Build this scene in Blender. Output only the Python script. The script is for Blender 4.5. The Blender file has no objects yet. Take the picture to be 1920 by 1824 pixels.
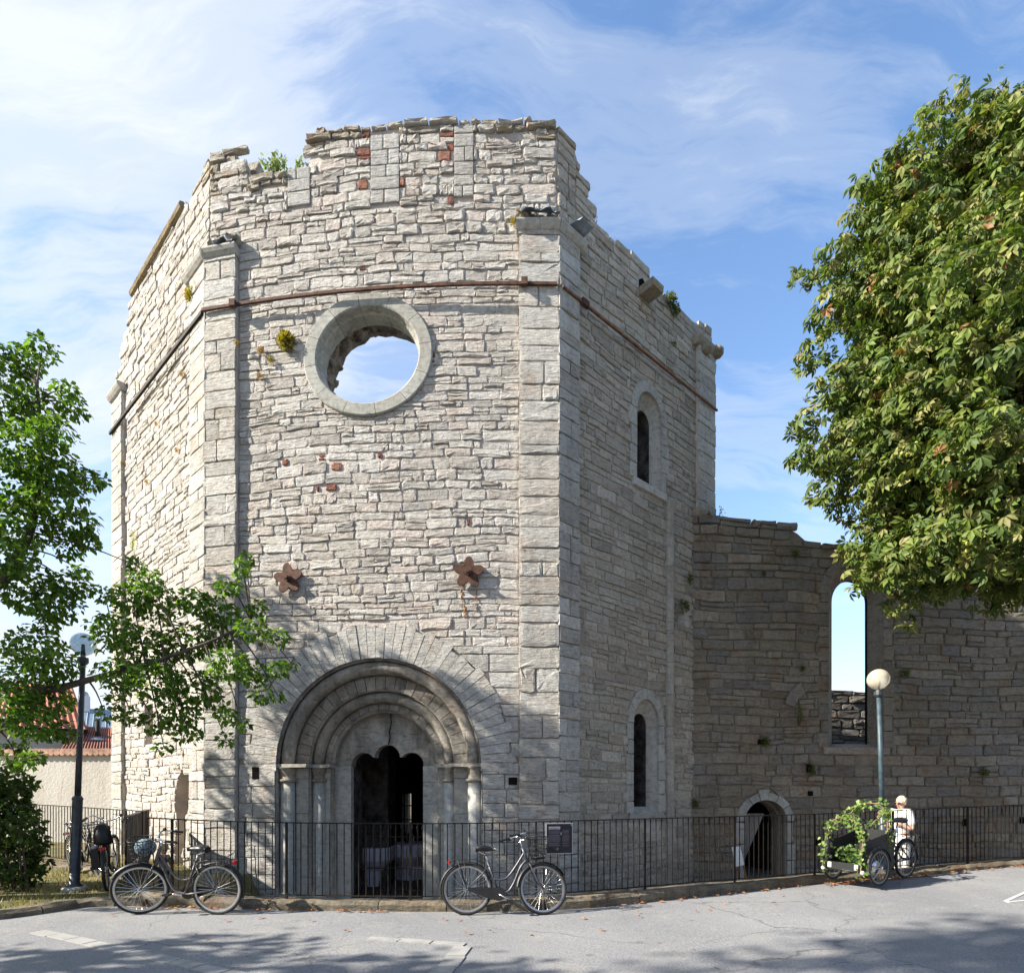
import bpy, bmesh, math, random
import numpy as np
from mathutils import Vector, Matrix, noise as mnoise
from mathutils.geometry import tessellate_polygon

R = math.radians
scene = bpy.context.scene
COL = scene.collection

# ------------------------------------------------------------------ camera
FPX, CXP, HYP, EYE = 1100.0, 960.0, 1480.0, 1.5      # focal length, principal x, horizon row of the 1920x1824 photograph; eye height in m
cam_d = bpy.data.cameras.new('camera')
cam = bpy.data.objects.new('camera', cam_d)
COL.objects.link(cam)
cam.location = (0, 0, EYE)
cam.rotation_euler = (R(90), 0, 0)
cam_d.sensor_width = 36.0
cam_d.lens = 36.0 * FPX / 1920.0
cam_d.shift_y = (HYP - 912.0) / 1920.0
cam_d.clip_start = 0.05
cam_d.clip_end = 2000.0
scene.camera = cam

# ------------------------------------------------------------------ light
SUN_EL = 33.0
SUN_DIR = Vector((0.957, 0.290, 0)).normalized()       # where the light travels, on the ground plane
TRAVEL = Vector((SUN_DIR.x * math.cos(R(SUN_EL)), SUN_DIR.y * math.cos(R(SUN_EL)), -math.sin(R(SUN_EL))))
sun_d = bpy.data.lights.new('sun', 'SUN')
sun_d.energy = 5.0
sun_d.angle = R(0.55)
sun_d.color = (1.0, 0.93, 0.82)
sun = bpy.data.objects.new('sun', sun_d)
COL.objects.link(sun)
sun.rotation_euler = TRAVEL.to_track_quat('-Z', 'Y').to_euler()

world = bpy.data.worlds.new('World')
scene.world = world
world.use_nodes = True
wt = world.node_tree
for n in list(wt.nodes):
    wt.nodes.remove(n)
wo = wt.nodes.new('ShaderNodeOutputWorld')
bg = wt.nodes.new('ShaderNodeBackground')
sky = wt.nodes.new('ShaderNodeTexSky')
sky.sky_type = 'NISHITA'
sky.sun_disc = False
sky.sun_elevation = R(SUN_EL)
to_sun = -TRAVEL
sky.sun_rotation = math.atan2(to_sun.x, to_sun.y)
sky.altitude = 30
sky.air_density = 1.0
sky.dust_density = 0.6
sky.ozone_density = 2.2


class N:
    """small helper for node trees"""
    def __init__(self, tree):
        self.t = tree

    def new(self, typ, **kw):
        n = self.t.nodes.new(typ)
        for k, v in kw.items():
            if k == 'ins':
                for kk, vv in v.items():
                    s = n.inputs[kk]
                    if isinstance(vv, bpy.types.NodeSocket):
                        self.t.links.new(vv, s)
                    else:
                        s.default_value = vv
            else:
                setattr(n, k, v)
        return n

    def math(self, op, a, b=None, clamp=False):
        ins = {0: a}
        if b is not None:
            ins[1] = b
        return self.new('ShaderNodeMath', operation=op, use_clamp=clamp, ins=ins).outputs[0]

    def mix(self, f, a, b, mode='MIX'):
        n = self.t.nodes.new('ShaderNodeMix')
        n.data_type = 'RGBA'
        n.blend_type = mode
        for s, v in ((n.inputs[0], f), (n.inputs[6], a), (n.inputs[7], b)):
            if isinstance(v, bpy.types.NodeSocket):
                self.t.links.new(v, s)
            elif isinstance(v, (int, float)):
                s.default_value = v if s.type == 'VALUE' else (v, v, v, 1)
            else:
                s.default_value = tuple(v) + ((1,) if len(v) == 3 else ())
        return n.outputs[2]

    def ramp(self, f, stops, interp='LINEAR'):
        n = self.t.nodes.new('ShaderNodeValToRGB')
        n.color_ramp.interpolation = interp
        e = n.color_ramp.elements
        while len(e) < len(stops):
            e.new(0.5)
        for el, (p, c) in zip(e, stops):
            el.position = p
            el.color = (c, c, c, 1) if isinstance(c, (int, float)) else tuple(c) + ((1,) if len(c) == 3 else ())
        self.t.links.new(f, n.inputs[0])
        return n.outputs[0]

    def noise(self, vec, scale, detail=4, rough=0.55, dist=0.0):
        n = self.new('ShaderNodeTexNoise', ins={'Scale': scale, 'Detail': detail, 'Roughness': rough, 'Distortion': dist})
        if vec is not None:
            self.t.links.new(vec, n.inputs['Vector'])
        return n.outputs['Fac']

    def mapping(self, vec, scale=(1, 1, 1), loc=(0, 0, 0), rot=(0, 0, 0)):
        n = self.new('ShaderNodeMapping', ins={'Scale': scale, 'Location': loc, 'Rotation': rot})
        self.t.links.new(vec, n.inputs['Vector'])
        return n.outputs[0]


# sky: Nishita with thin cirrus, laid on a plane high above so that it thins towards the horizon
w = N(wt)
tc = w.new('ShaderNodeTexCoord').outputs['Generated']
sep = w.new('ShaderNodeSeparateXYZ', ins={0: tc})
zz = w.math('MAXIMUM', w.math('ADD', sep.outputs[2], 0.22), 0.05)
pl = w.new('ShaderNodeCombineXYZ', ins={0: w.math('DIVIDE', sep.outputs[0], zz), 1: w.math('DIVIDE', sep.outputs[1], zz), 2: 0.0}).outputs[0]
warp = w.new('ShaderNodeTexNoise', ins={'Scale': 1.3, 'Detail': 4.0, 'Roughness': 0.6})
wt.links.new(pl, warp.inputs['Vector'])
wv = w.new('ShaderNodeVectorMath', operation='MULTIPLY_ADD', ins={0: warp.outputs['Color'], 1: (0.34, 0.34, 0.0), 2: pl}).outputs[0]
st = w.mapping(wv, scale=(0.55, 2.3, 1.0), rot=(0, 0, R(-52)), loc=(2.3, 0.7, 0))
wisps = w.noise(st, 1.7, 10, 0.64, 0.0)
st2 = w.mapping(wv, scale=(0.8, 3.4, 1.0), rot=(0, 0, R(-20)), loc=(7.3, 3.7, 0))
wisps2 = w.noise(st2, 1.6, 10, 0.66, 0.0)
broad = w.noise(w.mapping(pl, loc=(3.1, 1.4, 0.0)), 0.85, 3, 0.5)
side = w.math('MULTIPLY', w.math('ADD', sep.outputs[0], 0.18), -0.16)          # the cloud bank is thicker to the west
amount = w.math('ADD', w.math('MULTIPLY', wisps, 0.62), w.math('MULTIPLY', wisps2, 0.42))
amount = w.math('ADD', w.math('ADD', amount, w.math('MULTIPLY', broad, 0.36)), side)
cl = w.ramp(amount, [(0.57, 0.0), (0.66, 0.24), (0.76, 0.70), (0.86, 0.98)], 'EASE')
hazy = w.ramp(sep.outputs[2], [(0.0, 0.7), (0.22, 0.30), (0.5, 0.06), (0.8, 0.0)])
skycol = w.new('ShaderNodeHueSaturation', ins={'Saturation': 1.08, 'Value': 1.38, 'Color': sky.outputs[0]}).outputs[0]
CLOUD = (3.85, 4.1, 4.4)
c1 = w.mix(hazy, skycol, (3.6, 4.2, 4.8))
c2 = w.mix(cl, c1, CLOUD)
wt.links.new(c2, bg.inputs['Color'])
bg.inputs['Strength'].default_value = 0.095
wt.links.new(bg.outputs[0], wo.inputs[0])

scene.view_settings.view_transform = 'Standard'
scene.view_settings.look = 'None'
scene.view_settings.gamma = 1.0
scene.view_settings.use_curve_mapping = False
scene.view_settings.exposure = 1.38
scene.render.engine = 'CYCLES'
scene.cycles.max_bounces = 6
scene.cycles.diffuse_bounces = 3
scene.cycles.glossy_bounces = 3
scene.cycles.transmission_bounces = 5
scene.cycles.transparent_max_bounces = 8
scene.cycles.use_denoising = True


# ------------------------------------------------------------------ helpers
def at(px, py, y):
    """the point at depth y seen at pixel px, py of the photograph"""
    return Vector(((px - CXP) * y / FPX, y, EYE + (HYP - py) * y / FPX))


def topix(p):
    return (CXP + FPX * p[0] / p[1], HYP - FPX * (p[2] - EYE) / p[1])


def tag(o, label=None, cat=None, group=None, kind=None):
    if label: o['label'] = label
    if cat: o['category'] = cat
    if group: o['group'] = group
    if kind: o['kind'] = kind
    return o


def empty(name, loc=(0, 0, 0), label=None, cat=None, group=None, rz=0.0):
    o = bpy.data.objects.new(name, None)
    COL.objects.link(o)
    o.location = loc
    o.rotation_euler = (0, 0, rz)
    o.empty_display_size = 0.2
    return tag(o, label, cat, group)


WLOC = {}


class MB:
    def __init__(self):
        self.v, self.f, self.c = [], [], []

    def add(self, vs, fs, col=None):
        b = len(self.v)
        self.v.extend(vs)
        self.f.extend([tuple(i + b for i in f) for f in fs])
        if col is not None:
            self.c.extend([col] * len(vs))
        return self

    def box(self, c, s, rz=0.0, m=None):
        x, y, z = s[0] / 2, s[1] / 2, s[2] / 2
        vs = [Vector(p) for p in ((-x, -y, -z), (x, -y, -z), (x, y, -z), (-x, y, -z), (-x, -y, z), (x, -y, z), (x, y, z), (-x, y, z))]
        if rz:
            q = Matrix.Rotation(rz, 3, 'Z')
            vs = [q @ p for p in vs]
        if m is not None:
            vs = [m @ p for p in vs]
        vs = [p + Vector(c) for p in vs]
        return self.add(vs, [(3, 2, 1, 0), (4, 5, 6, 7), (0, 1, 5, 4), (1, 2, 6, 5), (2, 3, 7, 6), (3, 0, 4, 7)])

    def hexa(self, p):
        """p: 8 points, bottom ring then top ring"""
        return self.add([Vector(q) for q in p], [(3, 2, 1, 0), (4, 5, 6, 7), (0, 1, 5, 4), (1, 2, 6, 5), (2, 3, 7, 6), (3, 0, 4, 7)])

    def tube(self, pts, r, n=8, closed=False, caps=True):
        pts = [Vector(p) for p in pts]
        m = len(pts)
        rs = r if isinstance(r, (list, tuple)) else [r] * m
        tang = []
        for i in range(m):
            if closed:
                t = pts[(i + 1) % m] - pts[i - 1]
            else:
                t = pts[min(i + 1, m - 1)] - pts[max(i - 1, 0)]
            tang.append(t.normalized() if t.length > 1e-9 else Vector((0, 0, 1)))
        a = Vector((0, 0, 1)) if abs(tang[0].z) < 0.9 else Vector((1, 0, 0))
        nrm = (a - tang[0] * a.dot(tang[0])).normalized()
        vs = []
        for i in range(m):
            t = tang[i]
            nrm = nrm - t * nrm.dot(t)
            nrm = nrm.normalized() if nrm.length > 1e-6 else t.orthogonal().normalized()
            b = t.cross(nrm)
            for k in range(n):
                an = 2 * math.pi * k / n
                vs.append(pts[i] + (nrm * math.cos(an) + b * math.sin(an)) * rs[i])
        fs = []
        for i in range(m if closed else m - 1):
            j = (i + 1) % m
            for k in range(n):
                k2 = (k + 1) % n
                fs.append((i * n + k, i * n + k2, j * n + k2, j * n + k))
        if caps and not closed:
            fs.append(tuple(reversed(range(n))))
            fs.append(tuple(range((m - 1) * n, m * n)))
        return self.add(vs, fs)

    def lathe(self, prof, n=16, c=(0, 0, 0), m=None):
        """prof: (radius, height) pairs; axis z"""
        vs = []
        for r, z in prof:
            for k in range(n):
                a = 2 * math.pi * k / n
                p = Vector((r * math.cos(a), r * math.sin(a), z))
                if m is not None: p = m @ p
                vs.append(p + Vector(c))
        fs = []
        for i in range(len(prof) - 1):
            for k in range(n):
                k2 = (k + 1) % n
                fs.append((i * n + k, i * n + k2, (i + 1) * n + k2, (i + 1) * n + k))
        fs.append(tuple(reversed(range(n))))
        fs.append(tuple(range((len(prof) - 1) * n, len(prof) * n)))
        return self.add(vs, fs)

    def sphere(self, c, r, n=16, h=10, s=(1, 1, 1)):
        prof = [(max(1e-4, r * math.sin(math.pi * i / h)), -r * math.cos(math.pi * i / h)) for i in range(h + 1)]
        return self.lathe(prof, n, c, Matrix.Diagonal(Vector(s)))

    def prism(self, poly, fn, d0, d1):
        """poly of (a, b) pairs, fn(a, b, d) -> point; closed prism, concave allowed"""
        n = len(poly)
        vs = [fn(a, b, d0) for a, b in poly] + [fn(a, b, d1) for a, b in poly]
        tri = tessellate_polygon([[Vector((a, b, 0)) for a, b in poly]])
        fs = []
        for t in tri:
            fs.append(tuple(t))
            fs.append(tuple(n + i for i in reversed(t)))
        for i in range(n):
            j = (i + 1) % n
            fs.append((i, j, n + j, n + i))
        return self.add(vs, fs)

    def mesh(self, name, mat=None, smooth=False):
        me = bpy.data.meshes.new(name)
        me.from_pydata([tuple(p) for p in self.v], [], self.f)
        if self.c and len(self.c) == len(self.v):
            ca = me.color_attributes.new('tint', 'FLOAT_COLOR', 'POINT')
            arr = np.ones((len(self.v), 4), dtype=np.float32)
            arr[:, :3] = np.array(self.c, dtype=np.float32)
            ca.data.foreach_set('color', arr.ravel())
        if mat is not None:
            me.materials.append(mat)
        if smooth:
            me.polygons.foreach_set('use_smooth', [True] * len(me.polygons))
        me.update()
        return me

    def build(self, name, mat=None, parent=None, smooth=False, center=False, fixn=False):
        """world coordinates unless the parent is at the origin frame of its parts (local=True parents are unmoved)"""
        off = Vector((0, 0, 0))
        if center and self.v:
            off = sum((Vector(p) for p in self.v), Vector()) / len(self.v)
            self.v = [Vector(p) - off for p in self.v]
        me = self.mesh(name, mat, smooth)
        if fixn:
            bm = bmesh.new(); bm.from_mesh(me)
            bmesh.ops.recalc_face_normals(bm, faces=bm.faces)
            bm.to_mesh(me); bm.free()
        o = bpy.data.objects.new(name, me)
        COL.objects.link(o)
        o.location = off
        if parent is not None:
            o.parent = parent
            o.location = off - WLOC.get(parent.name, Vector((0, 0, 0)))
        return o


def world_thing(name, loc, label, cat, group=None):
    """an Empty at the thing's base whose parts are given in world coordinates"""
    e = empty(name, loc, label, cat, group)
    WLOC[e.name] = Vector(loc)
    return e


def sub_origin(o):
    """register a part so that its sub-parts, given in world coordinates, land right"""
    p = o.parent
    WLOC[o.name] = o.location + (WLOC.get(p.name, Vector()) if p else Vector())
    return o


def put(mesh, name, parent, loc=(0, 0, 0), rot=(0, 0, 0), scale=(1, 1, 1)):
    o = bpy.data.objects.new(name, mesh)
    COL.objects.link(o)
    o.parent = parent
    o.location = loc
    o.rotation_euler = rot
    o.scale = scale
    return o


def flat(o):
    for p in o.data.polygons:
        p.use_smooth = False
    return o


# ------------------------------------------------------------------ materials
MATS = {}


def base_mat(name):
    m = bpy.data.materials.new(name)
    m.use_nodes = True
    t = m.node_tree
    n = N(t)
    b = t.nodes['Principled BSDF']
    MATS[name] = m
    return m, t, n, b


def mk(name, col, rough=0.75, var=0.18, scale=6.0, bump=0.0, bscale=40.0, metal=0.0, spec=0.4, col2=None, detail=5, coords='pos', sx=(1, 1, 1), bdist=0.01):
    m, t, n, b = base_mat(name)
    if coords == 'pos':
        vec = n.new('ShaderNodeNewGeometry').outputs['Position']
    else:
        vec = n.new('ShaderNodeTexCoord').outputs['Object']
    vec = n.mapping(vec, scale=sx)
    f = n.noise(vec, scale, detail, 0.6)
    lo = tuple(c * (1 - var) for c in col)
    hi = tuple(min(1, c * (1 + var)) for c in (col2 or col))
    c = n.mix(n.ramp(f, [(0.3, 0.0), (0.7, 1.0)]), lo, hi)
    t.links.new(c, b.inputs['Base Color'])
    b.inputs['Roughness'].default_value = rough
    b.inputs['Metallic'].default_value = metal
    b.inputs['Specular IOR Level'].default_value = spec
    if bump:
        h = n.noise(vec, bscale, 6, 0.65)
        bn = n.new('ShaderNodeBump', ins={'Strength': bump, 'Distance': bdist, 'Height': h})
        t.links.new(bn.outputs[0], b.inputs['Normal'])
    return m


def stone_mat(name, gain=(1, 1, 1), bump=0.9, crust=0.0, lichen=0.0, stain=0.12, line=1.0, streak=0.28):
    """weathered limestone: colour of each block from its 'tint', sediment lines and pits as relief"""
    m, t, n, b = base_mat(name)
    pos = n.new('ShaderNodeNewGeometry').outputs['Position']
    tint = n.new('ShaderNodeAttribute', attribute_name='tint').outputs['Color']
    fine = n.noise(pos, 14.0, 6, 0.72)
    lay = n.noise(n.mapping(pos, scale=(1, 1, 5.5)), 5.0, 6, 0.68, 0.6)
    big = n.noise(pos, 0.55, 3, 0.6)
    mid = n.noise(pos, 2.6, 3, 0.6)
    c = n.mix(1.0, tint, gain, 'MULTIPLY')
    c = n.mix(1.0, c, n.ramp(fine, [(0.28, 0.62), (0.5, 1.0), (0.72, 1.2)]), 'MULTIPLY')
    c = n.mix(n.ramp(lay, [(0.34, 0.75), (0.46, 0.0)]), c, n.mix(1.0, c, (0.55, 0.50, 0.45), 'MULTIPLY'))
    c = n.mix(n.math('MULTIPLY', n.ramp(big, [(0.45, 0.0), (0.7, 1.0)]), stain), c, n.mix(1.0, c, (0.80, 0.66, 0.50), 'MULTIPLY'))
    c = n.mix(n.math('MULTIPLY', n.ramp(mid, [(0.56, 0.0), (0.68, 1.0)]), stain * 2.2), c, n.mix(1.0, c, (0.95, 0.79, 0.70), 'MULTIPLY'))
    if streak:
        sk = n.noise(n.mapping(pos, scale=(1.5, 1.5, 0.13)), 1.6, 5, 0.65)
        c = n.mix(n.math('MULTIPLY', n.ramp(sk, [(0.52, 0.0), (0.68, 1.0)]), streak), c, n.mix(1.0, c, (0.50, 0.46, 0.42), 'MULTIPLY'))
        li = n.ramp(n.noise(pos, 7.0, 4, 0.7), [(0.66, 0.0), (0.72, 1.0)])
        c = n.mix(n.math('MULTIPLY', li, streak * 0.7), c, (0.28, 0.20, 0.09))
    if crust:
        k = n.ramp(n.noise(n.mapping(pos, scale=(1.6, 1.6, 0.7)), 2.2, 7, 0.7), [(0.40, 0.0), (0.60, 1.0)])
        c = n.mix(n.math('MULTIPLY', k, crust), c, (0.045, 0.040, 0.036))
    if lichen:
        k = n.ramp(n.noise(pos, 4.5, 6, 0.7), [(0.57, 0.0), (0.66, 1.0)])
        c = n.mix(n.math('MULTIPLY', k, lichen), c, (0.30, 0.19, 0.05))
    t.links.new(c, b.inputs['Base Color'])
    b.inputs['Roughness'].default_value = 0.9
    b.inputs['Specular IOR Level'].default_value = 0.2
    vor = n.new('ShaderNodeTexVoronoi', ins={'Scale': 26.0, 'Randomness': 1.0})
    t.links.new(n.mapping(pos, scale=(1, 1, 1.7)), vor.inputs['Vector'])
    pits = n.ramp(vor.outputs['Distance'], [(0.05, 0.0), (0.28, 1.0)])
    h = n.math('ADD', n.math('MULTIPLY', fine, 0.8), n.math('MULTIPLY', lay, 1.0 * line))
    h = n.math('ADD', h, n.math('MULTIPLY', pits, 0.12))
    bn = n.new('ShaderNodeBump', ins={'Strength': bump, 'Distance': 0.045, 'Height': h})
    t.links.new(bn.outputs[0], b.inputs['Normal'])
    return m


M_STONE = stone_mat('rubble_limestone', gain=(0.91, 0.895, 0.865), bump=1.0)
M_ASHLAR = stone_mat('dressed_limestone', gain=(0.91, 0.90, 0.87), bump=0.85, stain=0.22, crust=0.10, line=1.4)
M_PORTAL = stone_mat('portal_limestone', gain=(0.86, 0.83, 0.77), bump=0.5, crust=0.55, stain=0.3)
M_SMOOTH = stone_mat('smooth_limestone', gain=(0.76, 0.765, 0.74), bump=0.22, crust=0.12, stain=0.15, line=0.25)
M_LICHEN = stone_mat('lichened_limestone', gain=(0.70, 0.66, 0.58), bump=0.9, lichen=0.85, stain=0.4)
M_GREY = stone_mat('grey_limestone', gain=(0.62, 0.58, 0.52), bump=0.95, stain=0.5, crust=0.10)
M_MORTAR = mk('lime_mortar', (0.41, 0.365, 0.325), 0.95, 0.22, 3.0, 0.9, 30.0, spec=0.1, col2=(0.46, 0.41, 0.365), bdist=0.03)
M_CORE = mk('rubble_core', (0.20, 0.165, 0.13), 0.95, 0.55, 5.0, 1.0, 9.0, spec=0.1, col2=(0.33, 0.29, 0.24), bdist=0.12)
M_SCAR = mk('earthy_rubble', (0.15, 0.10, 0.06), 0.95, 0.5, 6.0, 1.0, 12.0, spec=0.1, col2=(0.30, 0.21, 0.13), bdist=0.10)
M_DARKCORE = mk('shade_dark_rubble', (0.04, 0.037, 0.033), 0.95, 0.6, 5.0, 1.0, 8.0, spec=0.1, col2=(0.09, 0.083, 0.076), bdist=0.12)  # rubble core darkened: shade of the hall, reveals and slits put into colour
M_RUST = mk('rusted_iron', (0.040, 0.025, 0.020), 0.8, 0.4, 12.0, 0.3, 60.0, spec=0.3, col2=(0.095, 0.043, 0.026))
M_DARKIRON = mk('painted_iron', (0.008, 0.008, 0.008), 0.7, 0.3, 15.0, spec=0.2, col2=(0.022, 0.016, 0.012))
M_LEAD = mk('lead_flashing', (0.30, 0.35, 0.41), 0.5, 0.3, 14.0, 0.4, 25.0, metal=0.05)
# ------------------------------------------------------------------ masonry
class Face:
    """a wall face from point a to point b (left to right as seen), optionally bowed outwards; u along it, v = height, d = outwards"""
    def __init__(s, a, b, bow=0.0, seed=0.0):
        s.a, s.b = Vector((a[0], a[1])), Vector((b[0], b[1]))
        s.W = (s.b - s.a).length
        s.t = (s.b - s.a) / s.W
        s.n = Vector((s.t.y, -s.t.x))
        s.bow = bow
        s.seed = seed

    def P(s, u, v, d=0.0):
        k = u / s.W
        q = s.a + s.t * u + s.n * (d + s.bow * 4 * k * (1 - k) * (1 if 0 <= k <= 1 else 0))
        return Vector((q.x, q.y, v))

    def uv(s, px, py):
        lo, hi = -6.0, s.W + 8.0
        for _ in range(50):
            m = (lo + hi) / 2
            p = s.P(m, 0)
            x = CXP + FPX * p.x / max(p.y, 0.1)
            if x < px: lo = m
            else: hi = m
        p = s.P(lo, 0)
        return lo, EYE + (HYP - py) * p.y / FPX

    def u(s, px): return s.uv(px, HYP)[0]

    def warp(s, u, v):
        q = Vector((u * 0.7 + s.seed, v * 0.9, s.seed * 1.7))
        q2 = Vector((u * 2.1 + s.seed, v * 2.3, 7.3 + s.seed))
        return v + 0.055 * mnoise.noise(q) + 0.022 * mnoise.noise(q2)


class Disc:
    """round hole with centre (cu, cv) and half axes"""
    def __init__(s, cu, cv, ru, rv): s.cu, s.cv, s.ru, s.rv = cu, cv, ru, rv

    def span(s, v):
        k = 1 - ((v - s.cv) / s.rv) ** 2
        if k <= 0: return None
        k = math.sqrt(k) * s.ru
        return s.cu - k, s.cu + k


class Arch:
    """round-headed opening: half width r (rise rv), springing at vs, foot at v0"""
    def __init__(s, cu, vs, r, v0, rv=None): s.cu, s.vs, s.ru, s.v0, s.rv = cu, vs, r, v0, rv or r

    def span(s, v):
        if v < s.v0: return None
        if v <= s.vs: return s.cu - s.ru, s.cu + s.ru
        k = 1 - ((v - s.vs) / s.rv) ** 2
        if k <= 0: return None
        k = math.sqrt(k) * s.ru
        return s.cu - k, s.cu + k


class Box2:
    def __init__(s, u0, u1, v0, v1): s.cu, s.b = (u0 + u1) / 2, (u0, u1, v0, v1)

    def span(s, v): return (s.b[0], s.b[1]) if s.b[2] <= v <= s.b[3] else None


class Blot:
    """ragged hole given by (v, u0, u1) rows"""
    def __init__(s, rows): s.rows = rows; s.cu = sum((a + b) / 2 for _, a, b in rows) / len(rows)

    def span(s, v):
        r = s.rows
        if v < r[0][0] or v > r[-1][0]: return None
        for (va, a0, a1), (vb, b0, b1) in zip(r, r[1:]):
            if va <= v <= vb:
                k = (v - va) / (vb - va)
                return a0 + (b0 - a0) * k, a1 + (b1 - a1) * k


def profile(pts):
    pts = sorted(pts)

    def f(u):
        if u <= pts[0][0]: return pts[0][1]
        for (a, x), (b, y) in zip(pts, pts[1:]):
            if u <= b: return x + (y - x) * (u - a) / max(b - a, 1e-6)
        return pts[-1][1]
    return f


def cut(q, holes):
    """q = (ua, ub, va, vb) -> quads ((ua,va),(ub,va),(ub,vb),(ua,vb)) outside all holes"""
    ua, ub, va, vb = q
    quads = [[(ua, va), (ub, va), (ub, vb), (ua, vb)]]
    for h in holes:
        new = []
        for qd in quads:
            (a0, v0), (b0, _), (b1, v1), (a1, _) = qd
            s0, s1, sm = h.span(v0 + 0.004), h.span(v1 - 0.004), h.span((v0 + v1) / 2)
            if s0 is None and s1 is None and sm is None:
                new.append(qd); continue
            if isinstance(h, Box2):
                s0 = s1 = sm or s0 or s1
            s0 = s0 or (h.cu, h.cu)
            s1 = s1 or (h.cu, h.cu)
            if max(s0[0], s1[0]) >= max(b0, b1) and min(s0[0], s1[0]) >= max(b0, b1):
                new.append(qd); continue
            if min(s0[1], s1[1]) <= min(a0, a1) and max(s0[1], s1[1]) <= min(a0, a1):
                new.append(qd); continue
            l0, l1 = min(b0, s0[0]), min(b1, s1[0])
            if l0 - a0 > 0.05 and l1 - a1 > 0.05:
                new.append([(a0, v0), (l0, v0), (l1, v1), (a1, v1)])
            r0, r1 = max(a0, s0[1]), max(a1, s1[1])
            if b0 - r0 > 0.05 and b1 - r1 > 0.05:
                new.append([(r0, v0), (b0, v0), (b1, v1), (r1, v1)])
        quads = new
    return quads


def lay(rng, u0, u1, v0, v1, hr, wr, top=None, holes=(), gap=0.012, split=0.16, ragged=0.0):
    """irregular courses -> list of quads"""
    out = []
    v = v0
    while v < v1 - 0.03:
        h = rng.uniform(*hr)
        if v1 - (v + h) < hr[0] * 0.7: h = v1 - v
        u = u0
        first = True
        while u < u1 - 0.02:
            wd = rng.uniform(*wr)
            if rng.random() < 0.12: wd *= 0.45
            if first: wd *= rng.uniform(0.5, 1.0); first = False
            if u1 - (u + wd) < wr[0] * 0.6: wd = u1 - u
            cells = [(u, u + wd, v, v + h)]
            r = rng.random()
            if r < split and h > hr[0] * 1.25:
                k = rng.uniform(0.38, 0.62)
                if wd > wr[1] * 0.6 and rng.random() < 0.6:
                    m = u + wd * rng.uniform(0.35, 0.65)
                    cells = [(u, u + wd, v, v + h * k), (u, m, v + h * k, v + h), (m, u + wd, v + h * k, v + h)]
                else:
                    cells = [(u, u + wd, v, v + h * k), (u, u + wd, v + h * k, v + h)]
            for (a, b, c, d) in cells:
                if top is not None:
                    t = top((a + b) / 2)
                    if (c + d) / 2 > t + 0.04: continue
                    d = min(d, t + rng.uniform(0.0, 0.06))
                    if d - c < 0.05: continue
                g = gap * rng.uniform(0.7, 1.5)
                out += cut((a + g, b - g * rng.uniform(0.4, 1), c + g * rng.uniform(0.5, 1), d - g * rng.uniform(0.3, 1)), holes)
            u += wd
        v += h
    return out


PAL = [(0.52, 0.505, 0.475), (0.51, 0.485, 0.45), (0.56, 0.545, 0.515), (0.54, 0.495, 0.46), (0.44, 0.425, 0.40), (0.53, 0.52, 0.50), (0.50, 0.475, 0.44), (0.57, 0.555, 0.53)]


def tint(rng, pal=PAL, amp=0.13):
    c = rng.choice(pal)
    k = 1 + rng.uniform(-amp, amp)
    return tuple(min(1, x * k) for x in c)


def stone(face, q, rng, prot=(0.025, 0.055), corner=0.22, rough=1.0, d0=-0.03, warp=True, col=None, base=0.0, pal=PAL):
    """one block: back ring, front edge ring, inner ring, middle"""
    w = ((q[1][0] - q[0][0]) + (q[2][0] - q[3][0])) / 2
    h = q[3][1] - q[0][1]
    cpts = [Vector(p) for p in q]
    out = []
    for i in range(4):
        p, a, b = cpts[i], cpts[i - 1], cpts[(i + 1) % 4]
        la, lb = (a - p).length, (b - p).length
        ca = corner * rng.uniform(0.3, 1.2) * min(h, w)
        out.append(p + (a - p) / max(la, 1e-6) * min(ca, la * 0.4))
        out.append(p + (b - p) / max(lb, 1e-6) * min(ca, lb * 0.4))
        if i in (0, 2):
            m = (p + b) / 2 + (b - p) * rng.uniform(-0.15, 0.15)
            m.y += rng.uniform(-0.10, 0.05) * h * rough * (1 if i == 2 else -1) * 0.8
            out.append(m)
    cen = sum(cpts, Vector((0, 0))) / 4
    n = len(out)
    p0 = rng.uniform(*prot)
    rings = []
    jit = 0.012 * rough
    e = min(w, h)
    for k, (ins, dd) in enumerate(((0.0, d0), (0.03, p0 * 0.55), (0.20, p0))):
        ring = []
        for p in out:
            off = cen - p
            L = max(off.length, 1e-6)
            qv = p + off / L * min(ins * e, L * 0.55)
            dv = dd
            if k == 1: dv = p0 * rng.uniform(0.55, 0.95) if rough > 0.5 else p0 * 0.9
            if k == 2: dv = p0 * (1 + rng.uniform(-0.30, 0.25) * min(rough, 1.0))
            if k and rough:
                qv = qv + Vector((rng.uniform(-jit, jit), rng.uniform(-jit, jit) * 0.7))
            ring.append((qv.x, qv.y, dv))
        rings.append(ring)
    mid = (cen.x + rng.uniform(-0.1, 0.1) * w * rough, cen.y + rng.uniform(-0.1, 0.1) * h * rough, p0 * (1 + rng.uniform(-0.3, 0.25) * rough))
    pts = rings[0] + rings[1] + rings[2] + [mid]
    vs = [face.P(u, face.warp(u, v) if warp else v, d + base) for u, v, d in pts]
    fs = []
    for k in range(2):
        for i in range(n):
            j = (i + 1) % n
            fs.append((k * n + i, k * n + j, (k + 1) * n + j, (k + 1) * n + i))
    for i in range(n):
        fs.append((2 * n + i, 2 * n + (i + 1) % n, 3 * n))
    c = col or tint(rng, pal)
    return vs, fs, c


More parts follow.
